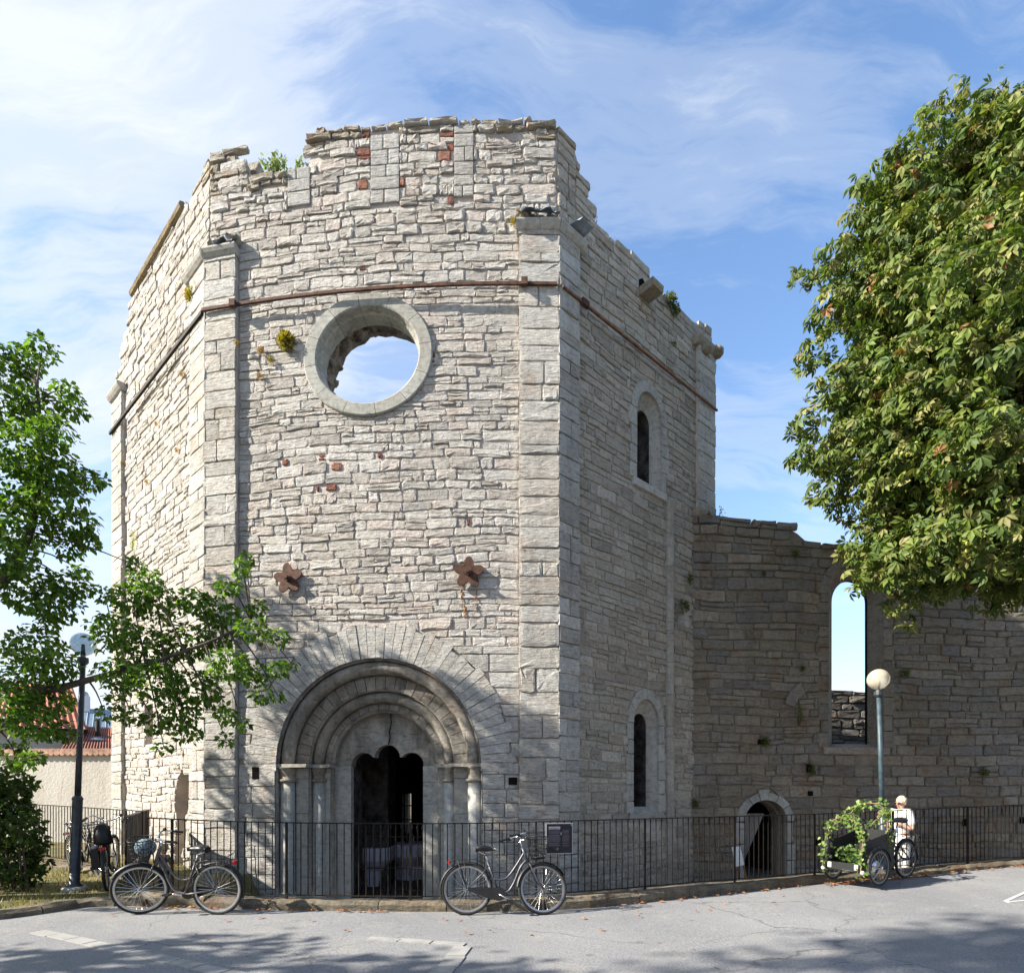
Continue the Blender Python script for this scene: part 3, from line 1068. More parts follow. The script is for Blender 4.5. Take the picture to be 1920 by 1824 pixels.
for sgn in (-1, 1):
    for (rr_, tr, d) in ((1.61, 0.122, -0.14), (1.15, 0.108, -0.37)):
        u = pcu + sgn * rr_
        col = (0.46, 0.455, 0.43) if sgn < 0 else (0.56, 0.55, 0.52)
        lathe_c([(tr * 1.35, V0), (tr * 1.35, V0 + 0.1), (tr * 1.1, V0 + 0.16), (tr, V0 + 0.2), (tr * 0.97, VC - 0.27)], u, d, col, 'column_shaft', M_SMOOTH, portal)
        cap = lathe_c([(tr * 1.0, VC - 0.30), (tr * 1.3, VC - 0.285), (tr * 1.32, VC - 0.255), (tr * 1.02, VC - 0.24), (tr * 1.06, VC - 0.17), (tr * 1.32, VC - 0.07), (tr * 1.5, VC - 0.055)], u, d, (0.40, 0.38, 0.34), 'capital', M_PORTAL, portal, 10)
    # flat jamb stones between the shafts and the impost slabs above
    for (ra, rb, d) in ((1.27, 1.485, -0.225), (0.955, 1.045, -0.42)):
        cut_v = V0 + (VC - 0.25 - V0) * rp.uniform(0.62, 0.8)
        for va, vb in ((V0, cut_v - 0.004), (cut_v + 0.004, VC - 0.24), (VC - 0.232, VC - 0.06)):
            ua, ub = sorted((pcu + sgn * ra, pcu + sgn * rb))
            mb = MB().prism([(ua, va), (ub, va), (ub, vb), (ua, vb)], FR.P, d - 0.03, d + 0.03 + (0.02 if va > VC - 0.3 else 0))
            mb.c = [(0.47, 0.46, 0.43)] * len(mb.v)
            mb.build('jamb_stone', M_SMOOTH, portal, center=True, fixn=True)
    for (ra, rb, d0, d1) in ((1.22, 1.79, -0.26, 0.015), (0.92, 1.27, -0.5, -0.235)):
        ua, ub = sorted((pcu + sgn * ra, pcu + sgn * rb))
        mb = MB().prism([(ua, VC - 0.05), (ub, VC - 0.05), (ub + 0.012, VC - 0.02), (ub + 0.012, VC + 0.006), (ua - 0.012, VC + 0.006), (ua - 0.012, VC - 0.02)], FR.P, d0, d1)
        mb.c = [(0.47, 0.45, 0.41)] * len(mb.v)
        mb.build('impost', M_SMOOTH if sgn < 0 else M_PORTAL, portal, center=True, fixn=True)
    # door posts
    ua, ub = sorted((pcu + sgn * 0.645, pcu + sgn * 0.935))
    for va, vb in ((V0, 0.35), (0.354, 1.25), (1.254, 1.62), (1.624, PVS - 0.02)):
        mb = MB().prism([(ua, va), (ub, va), (ub, vb), (ua, vb)], FR.P, -0.70, -0.56 + rp.uniform(-0.004, 0.004))
        mb.c = [tint(rp, [(0.47, 0.465, 0.44)], 0.06)] * len(mb.v)
        mb.build('door_post_stone', M_SMOOTH, portal, center=True, fixn=True)
# tympanum with its three-lobed head
poly = [(pcu + 0.95 * math.cos(math.pi * i / 24), PVS - 0.02 + 0.95 * math.sin(math.pi * i / 24)) for i in range(25)]
poly += [(pcu - 0.645, PVS - 0.02)]
def arc(cu, cv, r, a, b, k=9): return [(pcu + cu + r * math.cos(a + (b - a) * i / k), cv + r * math.sin(a + (b - a) * i / k)) for i in range(k + 1)]
poly += arc(-0.425, 1.93, 0.22, math.pi, R(38)) + arc(0.0, 2.06, 0.225, R(178), R(2), 11) + arc(0.425, 1.93, 0.22, R(142), 0.0) + [(pcu + 0.645, PVS - 0.02)]
mb = MB().prism(list(reversed(poly)), FR.P, -0.80, -0.60)
mb.c = [(0.42, 0.41, 0.375)] * len(mb.v)
mb.build('tympanum', M_PORTAL, portal, fixn=True)
crk = [FR.P(pcu + a, b, -0.598) for a, b in ((0.02, 2.29), (0.05, 2.42), (0.035, 2.52), (0.07, 2.66), (0.06, 2.80), (0.09, 2.86))]
MB().tube(crk, 0.009, 5).build('crack', MATS['painted_deep_shade'], portal)
# reveals behind the posts, their shade put into the dark stone colour
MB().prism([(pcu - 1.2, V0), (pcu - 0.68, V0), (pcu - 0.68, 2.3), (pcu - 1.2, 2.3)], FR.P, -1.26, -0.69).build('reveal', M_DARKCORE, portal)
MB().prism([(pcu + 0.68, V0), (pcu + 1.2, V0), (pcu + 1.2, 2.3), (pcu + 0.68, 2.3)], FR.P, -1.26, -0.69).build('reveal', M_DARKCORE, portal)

# ------------------------------------------------------------------ slit windows of the right face
def slit(face, parent, H, inner_u, inner_r, depth, seed, surround=0.15, mat=None, pal=((0.50, 0.485, 0.455),), back=1.2, deep=None):
    mat = mat or M_SMOOTH
    pal = list(pal)
    r = random.Random(seed)
    outer = arch_poly(H)
    I = Arch(inner_u, H.vs - 0.02, inner_r, H.v0 + 0.12, inner_r * 1.15)
    inn = arch_poly(I)
    n_ = len(outer)
    vs = [face.P(a, b, 0.03) for a, b in outer] + [face.P(a, b, -0.02) for a, b in outer] + [face.P(a, b, -depth) for a, b in inn]
    fs = []
    for k in range(2):
        for i in range(n_):
            j = (i + 1) % n_
            fs.append((k * n_ + i, k * n_ + j, (k + 1) * n_ + j, (k + 1) * n_ + i))
    mb = MB().add(vs, fs, (0.50, 0.485, 0.455))
    o = sub_origin(mb.build('slit_window', mat, parent))
    vs = [face.P(a, b, -depth) for a, b in inn] + [face.P(a, b, -back) for a, b in inn]
    MB().add(vs, [(i, (i + 1) % n_, n_ + (i + 1) % n_, n_ + i) for i in range(n_)]).build('inner_reveal', deep or M_DARKCORE, o)  # default dark stone carries the slit's shade in its colour
    # surround blocks: jambs, arch and sill
    for sgn in (-1, 1):
        v = H.v0
        while v < H.vs - 0.05:
            h = r.uniform(0.22, 0.42)
            if H.vs - (v + h) < 0.15: h = H.vs - v
            wd = surround + r.uniform(-0.02, 0.10)
            ua, ub = sorted((H.cu + sgn * (H.ru - 0.005), H.cu + sgn * (H.ru + wd)))
            g = 0.004
            vs, fs, c = stone(face, [(ua, v + g), (ub, v + g), (ub, v + h - g), (ua, v + h - g)], r, (0.035, 0.042), 0.03, 0.1, warp=False, pal=pal)
            MB().add(vs, fs, c).build('surround_stone', mat, o, center=True)
            v += h
    k = 6
    for i in range(k):
        sa, sb = math.pi * i / k, math.pi * (i + 1) / k
        vs, fs, c = wedge(face, H.cu, H.vs, H.ru - 0.005, H.ru + surround + 0.01, sa + 0.008, sb - 0.008, -0.04, 0.038, 3, H.rv / H.ru, tint(r, pal, 0.06))
        MB().add(vs, fs, c).build('surround_stone', mat, o, center=True, fixn=True)
    vs, fs, c = stone(face, [(H.cu - H.ru - 0.12, H.v0 - 0.14), (H.cu + H.ru + 0.14, H.v0 - 0.14), (H.cu + H.ru + 0.14, H.v0 + 0.01), (H.cu - H.ru - 0.12, H.v0 + 0.01)], r, (0.05, 0.06), 0.04, 0.2, warp=False)
    MB().add(vs, fs, c).build('sill', mat, o, center=True)
slit(RF, ruin, W1, W1.cu + 0.04, 0.21, 0.17, 71)
slit(RF, ruin, W2, W2.cu + 0.04, 0.21, 0.17, 72)

# ------------------------------------------------------------------ string course bars, cornices, corbels
def bar_on(face, ua, ub, v, d, h, t, name, mat, parent, k=14, droop=0.0):
    vs = []
    for i in range(k + 1):
        u = ua + (ub - ua) * i / k
        for dv, dd_ in ((-h / 2, d), (-h / 2, d + t), (h / 2, d + t), (h / 2, d)):
            vs.append(face.P(u, v + dv - droop * (i % 3 == 1), dd_))
    fs = []
    for i in range(k):
        a, b = 4 * i, 4 * i + 4
        for j in range(4):
            fs.append((a + j, a + (j + 1) % 4, b + (j + 1) % 4, b + j))
    fs += [(3, 2, 1, 0), tuple(range(4 * k, 4 * k + 4))]
    return MB().add(vs, fs).build(name, mat, parent, fixn=True)
bar_on(FR, -0.06, FR.W + 0.02, STRING_V, 0.135, 0.045, 0.04, 'tie_bar', M_RUST, ruin)
for px in (448, 985):
    u = FR.u(px)
    MB().box(FR.P(u, STRING_V, 0.19), (0.10, 0.07, 0.11), math.atan2(FR.t.y, FR.t.x)).build('bar_clamp', M_RUST, ruin)
bar_on(RF, 0.0, RF.W, STRING_V, 0.125, 0.035, 0.04, 'tie_bar', mk('rusty_orange_iron', (0.12, 0.06, 0.03), 0.85, 0.35, 10.0, col2=(0.20, 0.10, 0.05)), ruin)
MB().box(RF.P(0.52, STRING_V, 0.16), (0.16, 0.07, 0.10), math.atan2(RF.t.y, RF.t.x)).build('bar_clamp', M_RUST, ruin)
bar_on(LF, 0.0, LF.W, STRING_V, 0.115, 0.06, 0.045, 'tie_bar', M_DARKIRON, ruin)

def moulding(face, ua, ub, v, name, parent, extL=0.0, extR=0.0, d0=0.02, mat=M_SMOOTH):
    prof = [(-0.13, 0.10), (-0.11, 0.14), (-0.06, 0.18), (-0.01, 0.205), (0.02, 0.20), (0.04, 0.17), (0.04, d0 - 0.06), (-0.13, d0 - 0.06)]
    vs = []
    for i, u in enumerate((ua, ub)):
        for dv, d in prof:
            e = (-extL if i == 0 else extR) * (d / 0.25)
            vs.append(face.P(u + e, v + dv, d))
    m_ = len(prof)
    fs = [(j, (j + 1) % m_, m_ + (j + 1) % m_, m_ + j) for j in range(m_)] + [tuple(reversed(range(m_))), tuple(range(m_, 2 * m_))]
    return MB().add(vs, fs, (0.50, 0.48, 0.45)).build(name, mat, parent, fixn=True)
moulding(FR, 0.0, PL_ + 0.02, COR_V + 0.04, 'cornice_stone', ruin, 0.10, 0.0)
moulding(LF, LF.W - 0.75, LF.W, COR_V + 0.04, 'cornice_stone', ruin, 0.0, 0.10)
moulding(FR, FR.W - PR - 0.04, FR.W - 0.26, COR_V + 0.04, 'cornice_stone', ruin, 0.0, 0.0)
moulding(FR, FR.W - 0.255, FR.W, COR_V + 0.045, 'cornice_stone', ruin, 0.0, 0.10)
moulding(RF, 0.0, 0.55, COR_V + 0.04, 'cornice_stone', ruin, 0.10, 0.0)
moulding(LF, 0.0, uAx + 0.05, LF.uv(228, 738)[1], 'cornice_stone', ruin, 0.05, 0.0)
moulding(RF, uD - 0.1, RF.W, RF.uv(1320, 655)[1], 'cornice_stone', ruin, 0.0, 0.06, mat=M_LICHEN)
moulding(RF, uD - 0.12, RF.W + 0.04, RF.uv(1310, 966)[1], 'cornice_stone', ruin, 0.0, 0.06, mat=M_LICHEN)
# broken stone and lead flashing on the cornices
def crumple(face, ua, ub, v, d0, d1, hgt, seed, name, mat, nu=9, nd=4, base=0.0):
    r = random.Random(seed)
    vs = []
    for i in range(nu + 1):
        for j in range(nd + 1):
            u = ua + (ub - ua) * i / nu
            d = d0 + (d1 - d0) * j / nd
            vs.append(face.P(u, v + hgt * (1 - j / nd) + 0.05 * math.sin(i * 1.7 + seed) * (j / nd) + r.uniform(-0.02, 0.02), d + r.uniform(-0.015, 0.015)))
    b0 = len(vs)
    vs += [p + Vector((0, 0, -0.012)) for p in vs]
    fs = []
    for i in range(nu):
        for j in range(nd):
            a = i * (nd + 1) + j
            q = (a, a + nd + 1, a + nd + 2, a + 1)
            fs.append(q); fs.append(tuple(b0 + x for x in reversed(q)))
    return MB().add(vs, fs).build(name, mat, ruin, smooth=True)
crumple(FR, FR.W - PR - 0.03, FR.W + 0.06, COR_V + 0.14, 0.03, 0.26, 0.16, 3, 'lead_flashing', M_LEAD)
crumple(RF, 0.18, 0.52, COR_V + 0.14, 0.06, 0.36, 0.02, 5, 'lead_flashing', M_LEAD, 5, 3)
crumple(FR, 0.12, PL_ + 0.05, COR_V + 0.12, 0.04, 0.22, 0.10, 8, 'lead_flashing', M_LEAD, 7, 3)
mbs = MB()
for (f, u, v, d, sx, sz) in ((FR, 0.15, COR_V + 0.13, 0.10, 0.24, 0.07), (FR, PL_ - 0.06, COR_V + 0.16, 0.12, 0.13, 0.12), (FR, FR.W - PR + 0.05, COR_V + 0.18, 0.08, 0.14, 0.10), (LF, LF.W - 0.4, COR_V + 0.10, 0.10, 0.3, 0.06)):
    pass
for (f, u, v, d, wd, h) in ((FR, 0.16, COR_V + 0.15, 0.02, 0.30, 0.13), (FR, PL_ - 0.06, COR_V + 0.17, 0.02, 0.24, 0.17), (FR, FR.W - PR + 0.06, COR_V + 0.17, 0.02, 0.26, 0.16)):
    r = random.Random(int(u * 100))
    vs, fs, c = stone(f, [(u - wd / 2, v - h / 2), (u + wd / 2, v - h / 2), (u + wd / 2, v + h / 2), (u - wd / 2, v + h / 2)], r, (0.16, 0.22), 0.3, 1.6, d0=-0.1, warp=False)
    MB().add(vs, fs, c).build('broken_stone', M_LICHEN, ruin, center=True)
# coping roll along the top of the left face
pts = [LF.P(*LF.uv(*p), 0.02) + Vector((0, 0, 0.03)) for p in ((251, 556), (270, 522), (290, 487), (310, 453), (330, 419), (346, 391))]
mb = MB().tube(pts, 0.085, 8); mb.c = [(0.38, 0.33, 0.24)] * len(mb.v)
mb.build('coping', M_LICHEN, ruin)
# water spout and corbel heads of the right face
su, sv = vcor
MB().prism([(su - 0.10, sv - 0.02), (su + 0.12, sv - 0.02), (su + 0.12, sv + 0.18), (su, sv + 0.26), (su - 0.10, sv + 0.18)], RF.P, -0.1, 0.012).build('spout_hole_shade', MATS['painted_deep_shade'], ruin)  # dark fill painted as the shade inside the spout opening
mb = MB().prism([(su - 0.14, sv - 0.16), (su + 0.16, sv - 0.16), (su + 0.18, sv - 0.02), (su - 0.16, sv - 0.02)], RF.P, -0.1, 0.36); mb.c = [(0.42, 0.40, 0.36)] * len(mb.v)
mb.build('water_spout', M_LICHEN, ruin, fixn=True)
for px, py, s_ in ((1312, 662, 0.13), (1337, 672, 0.16)):
    u, v = RF.uv(px, py)
    u = min(u, RF.W - 0.02)
    mb = MB().sphere(RF.P(u, v, 0.14), s_, 10, 7, (1, 1, 0.8)); mb.c = [(0.40, 0.38, 0.33)] * len(mb.v)
    mb.build('corbel', M_LICHEN, ruin, smooth=True)
# half-round shaft of the lower right, with its worn bracket
su0, sv0 = RF.uv(1252, 945)
pts = [RF.P(su0, v, 0.035) for v in [YARD + (sv0 - YARD) * i / 12 for i in range(13)]]
for i in range(12):
    mb = MB().tube([pts[i] + Vector((0, 0, 0.004)), pts[i + 1] - Vector((0, 0, 0.004))], 0.095, 9)
    mb.c = [tint(random.Random(i), [(0.48, 0.455, 0.41), (0.41, 0.385, 0.34)], 0.1)] * len(mb.v)
    mb.build('shaft_drum', M_SMOOTH, ruin, smooth=False)
u, v = RF.uv(1272, 1160)
mb = MB().prism([(u - 0.14, v + 0.22), (u + 0.10, v + 0.26), (u + 0.16, v + 0.10), (u + 0.05, v + 0.02), (u + 0.15, v - 0.10), (u + 0.02, v - 0.24), (u - 0.10, v - 0.12), (u - 0.06, v + 0.02)], RF.P, -0.05, 0.19)
mb.c = [(0.50, 0.49, 0.46)] * len(mb.v)
mb.build('carved_bracket', M_SMOOTH, ruin, fixn=True)

# ------------------------------------------------------------------ iron wall anchors (five-lobed plates with a nut)
for nm, px, py, rot in (('wall_anchor', 545, 1088, 0.10), ('wall_anchor', 880, 1077, -0.05)):
    u, v = FR.uv(px, py)
    pts = []
    for i in range(60):
        a = 2 * math.pi * i / 60
        k = 0.5 + 0.5 * math.cos(5 * (a - math.pi / 2))
        r_ = 0.145 + 0.115 * (k ** 0.8)
        pts.append((u + r_ * math.cos(a + rot), v + r_ * math.sin(a + rot)))
    o = world_thing(nm, FR.P(u, v, 0.08), 'rusty five-lobed iron wall anchor above the ' + ('portal, nearer the leafy branch' if px < 700 else 'portal, with rust streaks on the stones below it'), 'wall anchor', 'iron anchors on the church front')
    MB().prism(pts, FR.P, 0.075, 0.105).build('plate', M_RUST, o, fixn=True)
    rod = [FR.P(u, v, 0.06), FR.P(u, v, 0.20)]
    MB().tube([FR.P(u, v, 0.10), FR.P(u, v, 0.155)], 0.062, 6).build('nut', M_RUST, o)
    MB().tube(rod, 0.035, 8).build('rod_end', M_RUST, o)

# rust that has run down the stones under the anchors
m_, t_, n_, b_ = base_mat('rust_stain')
b_.inputs['Base Color'].default_value = (0.30, 0.13, 0.045, 1)
b_.inputs['Roughness'].default_value = 0.95
for px, py, l in ((866, 1112, 0.30), (893, 1112, 0.36), (872, 1140, 0.20)):
    u, v = FR.uv(px, py)
    mb = MB()
    for k in range(7):
        vv = v - l * k / 7
        uu = u + 0.012 * math.sin(k * 2.3 + px)
        mb.sphere(FR.P(uu, FR.warp(uu, vv), 0.032), 0.022 * (1 - 0.08 * k), 7, 5, (0.7, 0.45, 1.3))
    tag(mb.build('rust_stain', m_, front_wall, smooth=True), kind='stuff')

# ------------------------------------------------------------------ front lower steps inside: pier and far window of the hall
hall = cc
pu = FR.P(pcu - 0.65, 0, -2.2)
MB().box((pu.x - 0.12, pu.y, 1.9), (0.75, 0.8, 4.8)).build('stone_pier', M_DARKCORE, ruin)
# ------------------------------------------------------------------ the roofless chancel beside it
ca = RF.P(RF.u(1296), 0, -0.02)
CW = Face((ca.x, ca.y), (14.2, 13.45), 0.0, 13.0)
chancel = world_thing('chancel_ruin', (8.0, 13.0, YARD), 'long roofless limestone wall with one tall empty window, beside the octagonal church', 'ruined wall')
CP = Pieces()
rc = random.Random(77)
prof_C = profile([CW.uv(*p) for p in ((1296, 970), (1320, 968), (1345, 974), (1380, 973), (1405, 977), (1440, 979), (1475, 981), (1480, 991), (1500, 994), (1506, 1010), (1545, 1019), (1590, 1022), (1650, 1032), (1750, 1040), (1920, 1046), (2050, 1050))])
wu, wv = CW.uv(1604, 1062)
ws = CW.uv(1604, 1402)[1]
CWIN = Arch(wu, wv - 0.62, 0.64, ws, 0.62)
du, dv = CW.uv(1434, 1500)
CDOOR = Arch(du, dv - 0.44, 0.47, YARD - 0.1, 0.44)
cfront = wall_core('front_wall', CW, lambda u: prof_C(u) - 0.08, YARD - 0.3, 0.5, M_MORTAR, chancel, n=40)
cfront.data.materials[0] = mk('grey_mortar', (0.20, 0.17, 0.135), 0.95, 0.25, 3.0, 0.9, 30.0, spec=0.1, col2=(0.25, 0.21, 0.165), bdist=0.03)
boolean_cut(cfront, [prism_cutter(CW, arch_poly(CWIN)), prism_cutter(CW, arch_poly(Arch(du, dv - 0.44, 0.47, YARD - 0.8, 0.44)))])
sub_origin(cfront)
PAL_C = [(0.50, 0.48, 0.44), (0.45, 0.43, 0.39), (0.47, 0.445, 0.395), (0.42, 0.41, 0.39), (0.40, 0.38, 0.33), (0.38, 0.385, 0.39)]
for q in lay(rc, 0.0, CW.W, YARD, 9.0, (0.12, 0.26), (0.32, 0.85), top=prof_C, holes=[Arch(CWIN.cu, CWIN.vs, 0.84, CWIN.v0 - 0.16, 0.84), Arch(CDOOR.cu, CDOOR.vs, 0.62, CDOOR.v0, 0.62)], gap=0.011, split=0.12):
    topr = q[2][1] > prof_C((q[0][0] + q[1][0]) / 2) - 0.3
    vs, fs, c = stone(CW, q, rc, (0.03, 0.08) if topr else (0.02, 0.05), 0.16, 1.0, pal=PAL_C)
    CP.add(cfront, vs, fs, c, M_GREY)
CP.flush(300)
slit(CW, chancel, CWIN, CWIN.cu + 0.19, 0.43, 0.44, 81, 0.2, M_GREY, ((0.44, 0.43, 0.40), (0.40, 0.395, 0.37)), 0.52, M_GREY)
# doorway arch and jambs
door = sub_origin(sweep(CW, [(0.475, 0.03), (0.47, -0.2), (0.44, -0.25), (0.44, -0.52)], arch_path(CDOOR.cu, CDOOR.vs, YARD, 14, 0.44 / 0.47)).build('doorway', M_GREY, chancel))
r = random.Random(5)
for i, (sa, sb) in enumerate(((0, 34), (34, 62), (62, 84), (84, 105), (105, 128), (128, 180))):
    vs, fs, c = wedge(CW, CDOOR.cu, CDOOR.vs, 0.47, 0.63 + (0.07 if i == 3 else 0.02 * (i % 2)), R(sa) + 0.012, R(sb) - 0.012, -0.05, 0.05 + 0.012 * (i == 3), 4, 0.95, tint(r, [(0.50, 0.50, 0.48), (0.43, 0.43, 0.42)], 0.08))
    MB().add(vs, fs, c).build('voussoir', M_SMOOTH, door, center=True, fixn=True)
for sgn in (-1, 1):
    v = YARD
    for h in (0.42, 0.36, 0.45):
        h = min(h, CDOOR.vs - v)
        if h < 0.06: break
        ua, ub = sorted((CDOOR.cu + sgn * 0.465, CDOOR.cu + sgn * (0.60 + r.uniform(0, 0.08))))
        vs, fs, c = stone(CW, [(ua, v + 0.004), (ub, v + 0.004), (ub, v + h - 0.004), (ua, v + h - 0.004)], r, (0.045, 0.05), 0.03, 0.2, warp=False, pal=[(0.48, 0.48, 0.46)])
        MB().add(vs, fs, c).build('jamb_stone', M_SMOOTH, door, center=True)
        v += h
# far side of the chancel, seen through the window, and the dark room behind the small door
CB = Face((ca.x + 0.5, ca.y + 7.2), (16.5, 20.4), 0.0, 3.0)
zt = EYE + (HYP - 1296) * 20.0 / FPX
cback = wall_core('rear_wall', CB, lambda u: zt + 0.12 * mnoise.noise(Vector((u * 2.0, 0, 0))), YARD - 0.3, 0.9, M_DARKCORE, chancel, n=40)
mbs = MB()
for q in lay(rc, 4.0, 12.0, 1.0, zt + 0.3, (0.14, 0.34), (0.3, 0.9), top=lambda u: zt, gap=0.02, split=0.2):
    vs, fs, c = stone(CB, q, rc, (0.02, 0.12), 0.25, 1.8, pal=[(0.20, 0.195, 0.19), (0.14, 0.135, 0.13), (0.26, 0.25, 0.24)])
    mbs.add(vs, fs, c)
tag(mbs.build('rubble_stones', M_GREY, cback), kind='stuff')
p1_, p2_ = CW.P(CDOOR.cu - 1.1, 0, -1.0), CW.P(CDOOR.cu + 1.0, 0, -0.5)
q1, q2 = CW.P(CDOOR.cu - 1.1, 0, -3.2), CW.P(CDOOR.cu + 1.0, 0, -3.2)
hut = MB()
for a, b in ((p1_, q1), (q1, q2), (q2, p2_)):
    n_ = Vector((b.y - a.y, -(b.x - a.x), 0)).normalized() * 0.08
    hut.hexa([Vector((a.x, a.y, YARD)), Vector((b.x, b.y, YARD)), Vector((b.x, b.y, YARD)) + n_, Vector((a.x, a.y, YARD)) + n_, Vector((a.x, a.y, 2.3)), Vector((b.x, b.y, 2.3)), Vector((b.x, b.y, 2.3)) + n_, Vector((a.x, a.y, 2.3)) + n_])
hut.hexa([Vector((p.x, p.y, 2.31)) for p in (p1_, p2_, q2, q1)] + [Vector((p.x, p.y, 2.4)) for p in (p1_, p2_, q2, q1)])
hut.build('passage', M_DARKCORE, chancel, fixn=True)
# remnant of a small arch in the wall, and dark plates painted as the shade of putlog holes
u, v = CW.uv(1484, 1316)
vs, fs, c = wedge(CW, u + 0.38, v - 0.22, 0.36, 0.58, R(110), R(165), -0.05, 0.075, 4, 1.15, (0.44, 0.44, 0.43))
MB().add(vs, fs, c).build('arch_fragment', M_GREY, chancel, fixn=True)
for px, py, a, b in ((1517, 1487, 0.05, 0.05), (1806, 1541, 0.05, 0.08), (1913, 1537, 0.05, 0.07), (1531, 1578, 0.06, 0.06), (1424, 1391, 0.06, 0.05), (1515, 1440, 0.06, 0.08)):
    u, v = CW.uv(px, py)
    MB().box(CW.P(u, v, 0.05), (2 * a, 0.03, 2 * b), math.atan2(CW.t.y, CW.t.x)).build('putlog_hole_shade', MATS['painted_deep_shade'], chancel)
# ------------------------------------------------------------------ ground
M_EARTH = mk('dry_earth', (0.20, 0.17, 0.12), 0.95, 0.3, 2.0, 0.5, 20.0, spec=0.1)
M_YARD = mk('yard_gravel', (0.30, 0.28, 0.25), 0.95, 0.3, 9.0, 0.8, 60.0, spec=0.1)

def asphalt():
    m, t, n, b = base_mat('worn_asphalt')
    pos = n.new('ShaderNodeNewGeometry').outputs['Position']
    big = n.noise(n.mapping(pos, scale=(1, 1, 0.1)), 0.45, 4, 0.6)
    mid = n.noise(pos, 2.2, 5, 0.65)
    fine = n.noise(pos, 55.0, 3, 0.7)
    grit = n.new('ShaderNodeTexVoronoi', ins={'Scale': 120.0})
    t.links.new(pos, grit.inputs['Vector'])
    c = n.mix(n.ramp(big, [(0.35, 0.0), (0.65, 1.0)]), (0.19, 0.193, 0.20), (0.245, 0.245, 0.247))
    c = n.mix(n.math('MULTIPLY', n.ramp(mid, [(0.52, 0.0), (0.66, 1.0)]), 0.40), c, (0.28, 0.265, 0.24))
    c = n.mix(1.0, c, n.ramp(fine, [(0.28, 0.55), (0.72, 1.35)]), 'MULTIPLY')
    c = n.mix(1.0, c, n.ramp(grit.outputs['Distance'], [(0.0, 0.80), (0.5, 1.08)]), 'MULTIPLY')
    spots = n.ramp(n.noise(pos, 7.0, 2, 0.5), [(0.70, 0.0), (0.74, 0.5)])
    c = n.mix(spots, c, (0.10, 0.085, 0.065))
    vc = n.new('ShaderNodeTexVoronoi', feature='DISTANCE_TO_EDGE', ins={'Scale': 0.42})
    wn = n.new('ShaderNodeTexNoise', ins={'Scale': 2.5, 'Detail': 5.0})
    t.links.new(pos, wn.inputs['Vector'])
    t.links.new(n.new('ShaderNodeVectorMath', operation='MULTIPLY_ADD', ins={0: wn.outputs['Color'], 1: (0.55, 0.55, 0.0), 2: pos}).outputs[0], vc.inputs['Vector'])
    crack = n.math('MULTIPLY', n.ramp(vc.outputs['Distance'], [(0.0, 1.0), (0.006, 0.0)]), n.ramp(big, [(0.42, 0.0), (0.55, 0.75)]))
    c = n.mix(crack, c, (0.075, 0.072, 0.068))
    t.links.new(c, b.inputs['Base Color'])
    b.inputs['Roughness'].default_value = 0.88
    b.inputs['Specular IOR Level'].default_value = 0.25
    h = n.math('ADD', n.math('MULTIPLY', fine, 0.6), grit.outputs['Distance'])
    t.links.new(n.new('ShaderNodeBump', ins={'Strength': 0.5, 'Distance': 0.006, 'Height': h}).outputs[0], b.inputs['Normal'])
    return m
M_ROAD = asphalt()

def zroad(x, y=7.0):
    if x < 0: return -0.09 + 0.004 * min(-x, 6)
    if x < 10: return -0.09 + 0.0023 * x * x
    return 0.14 + 0.04 * (x - 10) * math.exp(-(x - 10) / 20)

FPATH = [(276, 8.15, 1533), (420, 7.95, 1539), (560, 7.85, 1542), (700, 7.8, 1543), (880, 7.8, 1543), (1080, 7.97, 1538), (1300, 8.75, 1532), (1540, 9.73, 1525), (1740, 10.35, 1516), (1920, 10.9, 1508), (2080, 11.4, 1502)]
def fpoint(px, y, py): return Vector(((px - CXP) * y / FPX, y, EYE - (py - HYP) * y / FPX))
def smooth_path(pts, step):
    """Catmull-Rom resampled by length"""
    out = []
    for i in range(len(pts) - 1):
        p0, p1, p2, p3 = pts[max(i - 1, 0)], pts[i], pts[i + 1], pts[min(i + 2, len(pts) - 1)]
        for k in range(24):
            t = k / 24
            out.append(0.5 * ((2 * p1) + (p2 - p0) * t + (2 * p0 - 5 * p1 + 4 * p2 - p3) * t * t + (3 * p1 - p0 - 3 * p2 + p3) * t ** 3))
    out.append(pts[-1])
    res = [out[0]]
    acc = 0.0
    for a, b in zip(out, out[1:]):
        L = (b - a).length
        while acc + L >= step:
            k = (step - acc) / L
            a = a + (b - a) * k
            L = (b - a).length
            res.append(a.copy())
            acc = 0.0
        acc += L
    return res
FTOP = smooth_path([fpoint(*p) for p in FPATH], 0.0985)     # top of the railing
FT = profile([(p.x, p.y) for p in FTOP])
FZ = profile([(p.x, p.z) for p in FTOP])
LAWN_EDGE = [(-45, 1.0), (-30, 3.0), (-12, 5.5), (-8, 6.45), (-6.7, 6.9), (-6.25, 7.12), (-5.98, 7.5), (-5.82, 7.8), (-5.6, 7.93), (-5.1, 7.99)]
LE = profile(LAWN_EDGE)
def yfar(x): return LE(x) if x < -5.1 else (FT(x) - 0.16 if x < FTOP[-1].x else FTOP[-1].y - 0.16 + (x - FTOP[-1].x) * 0.3)

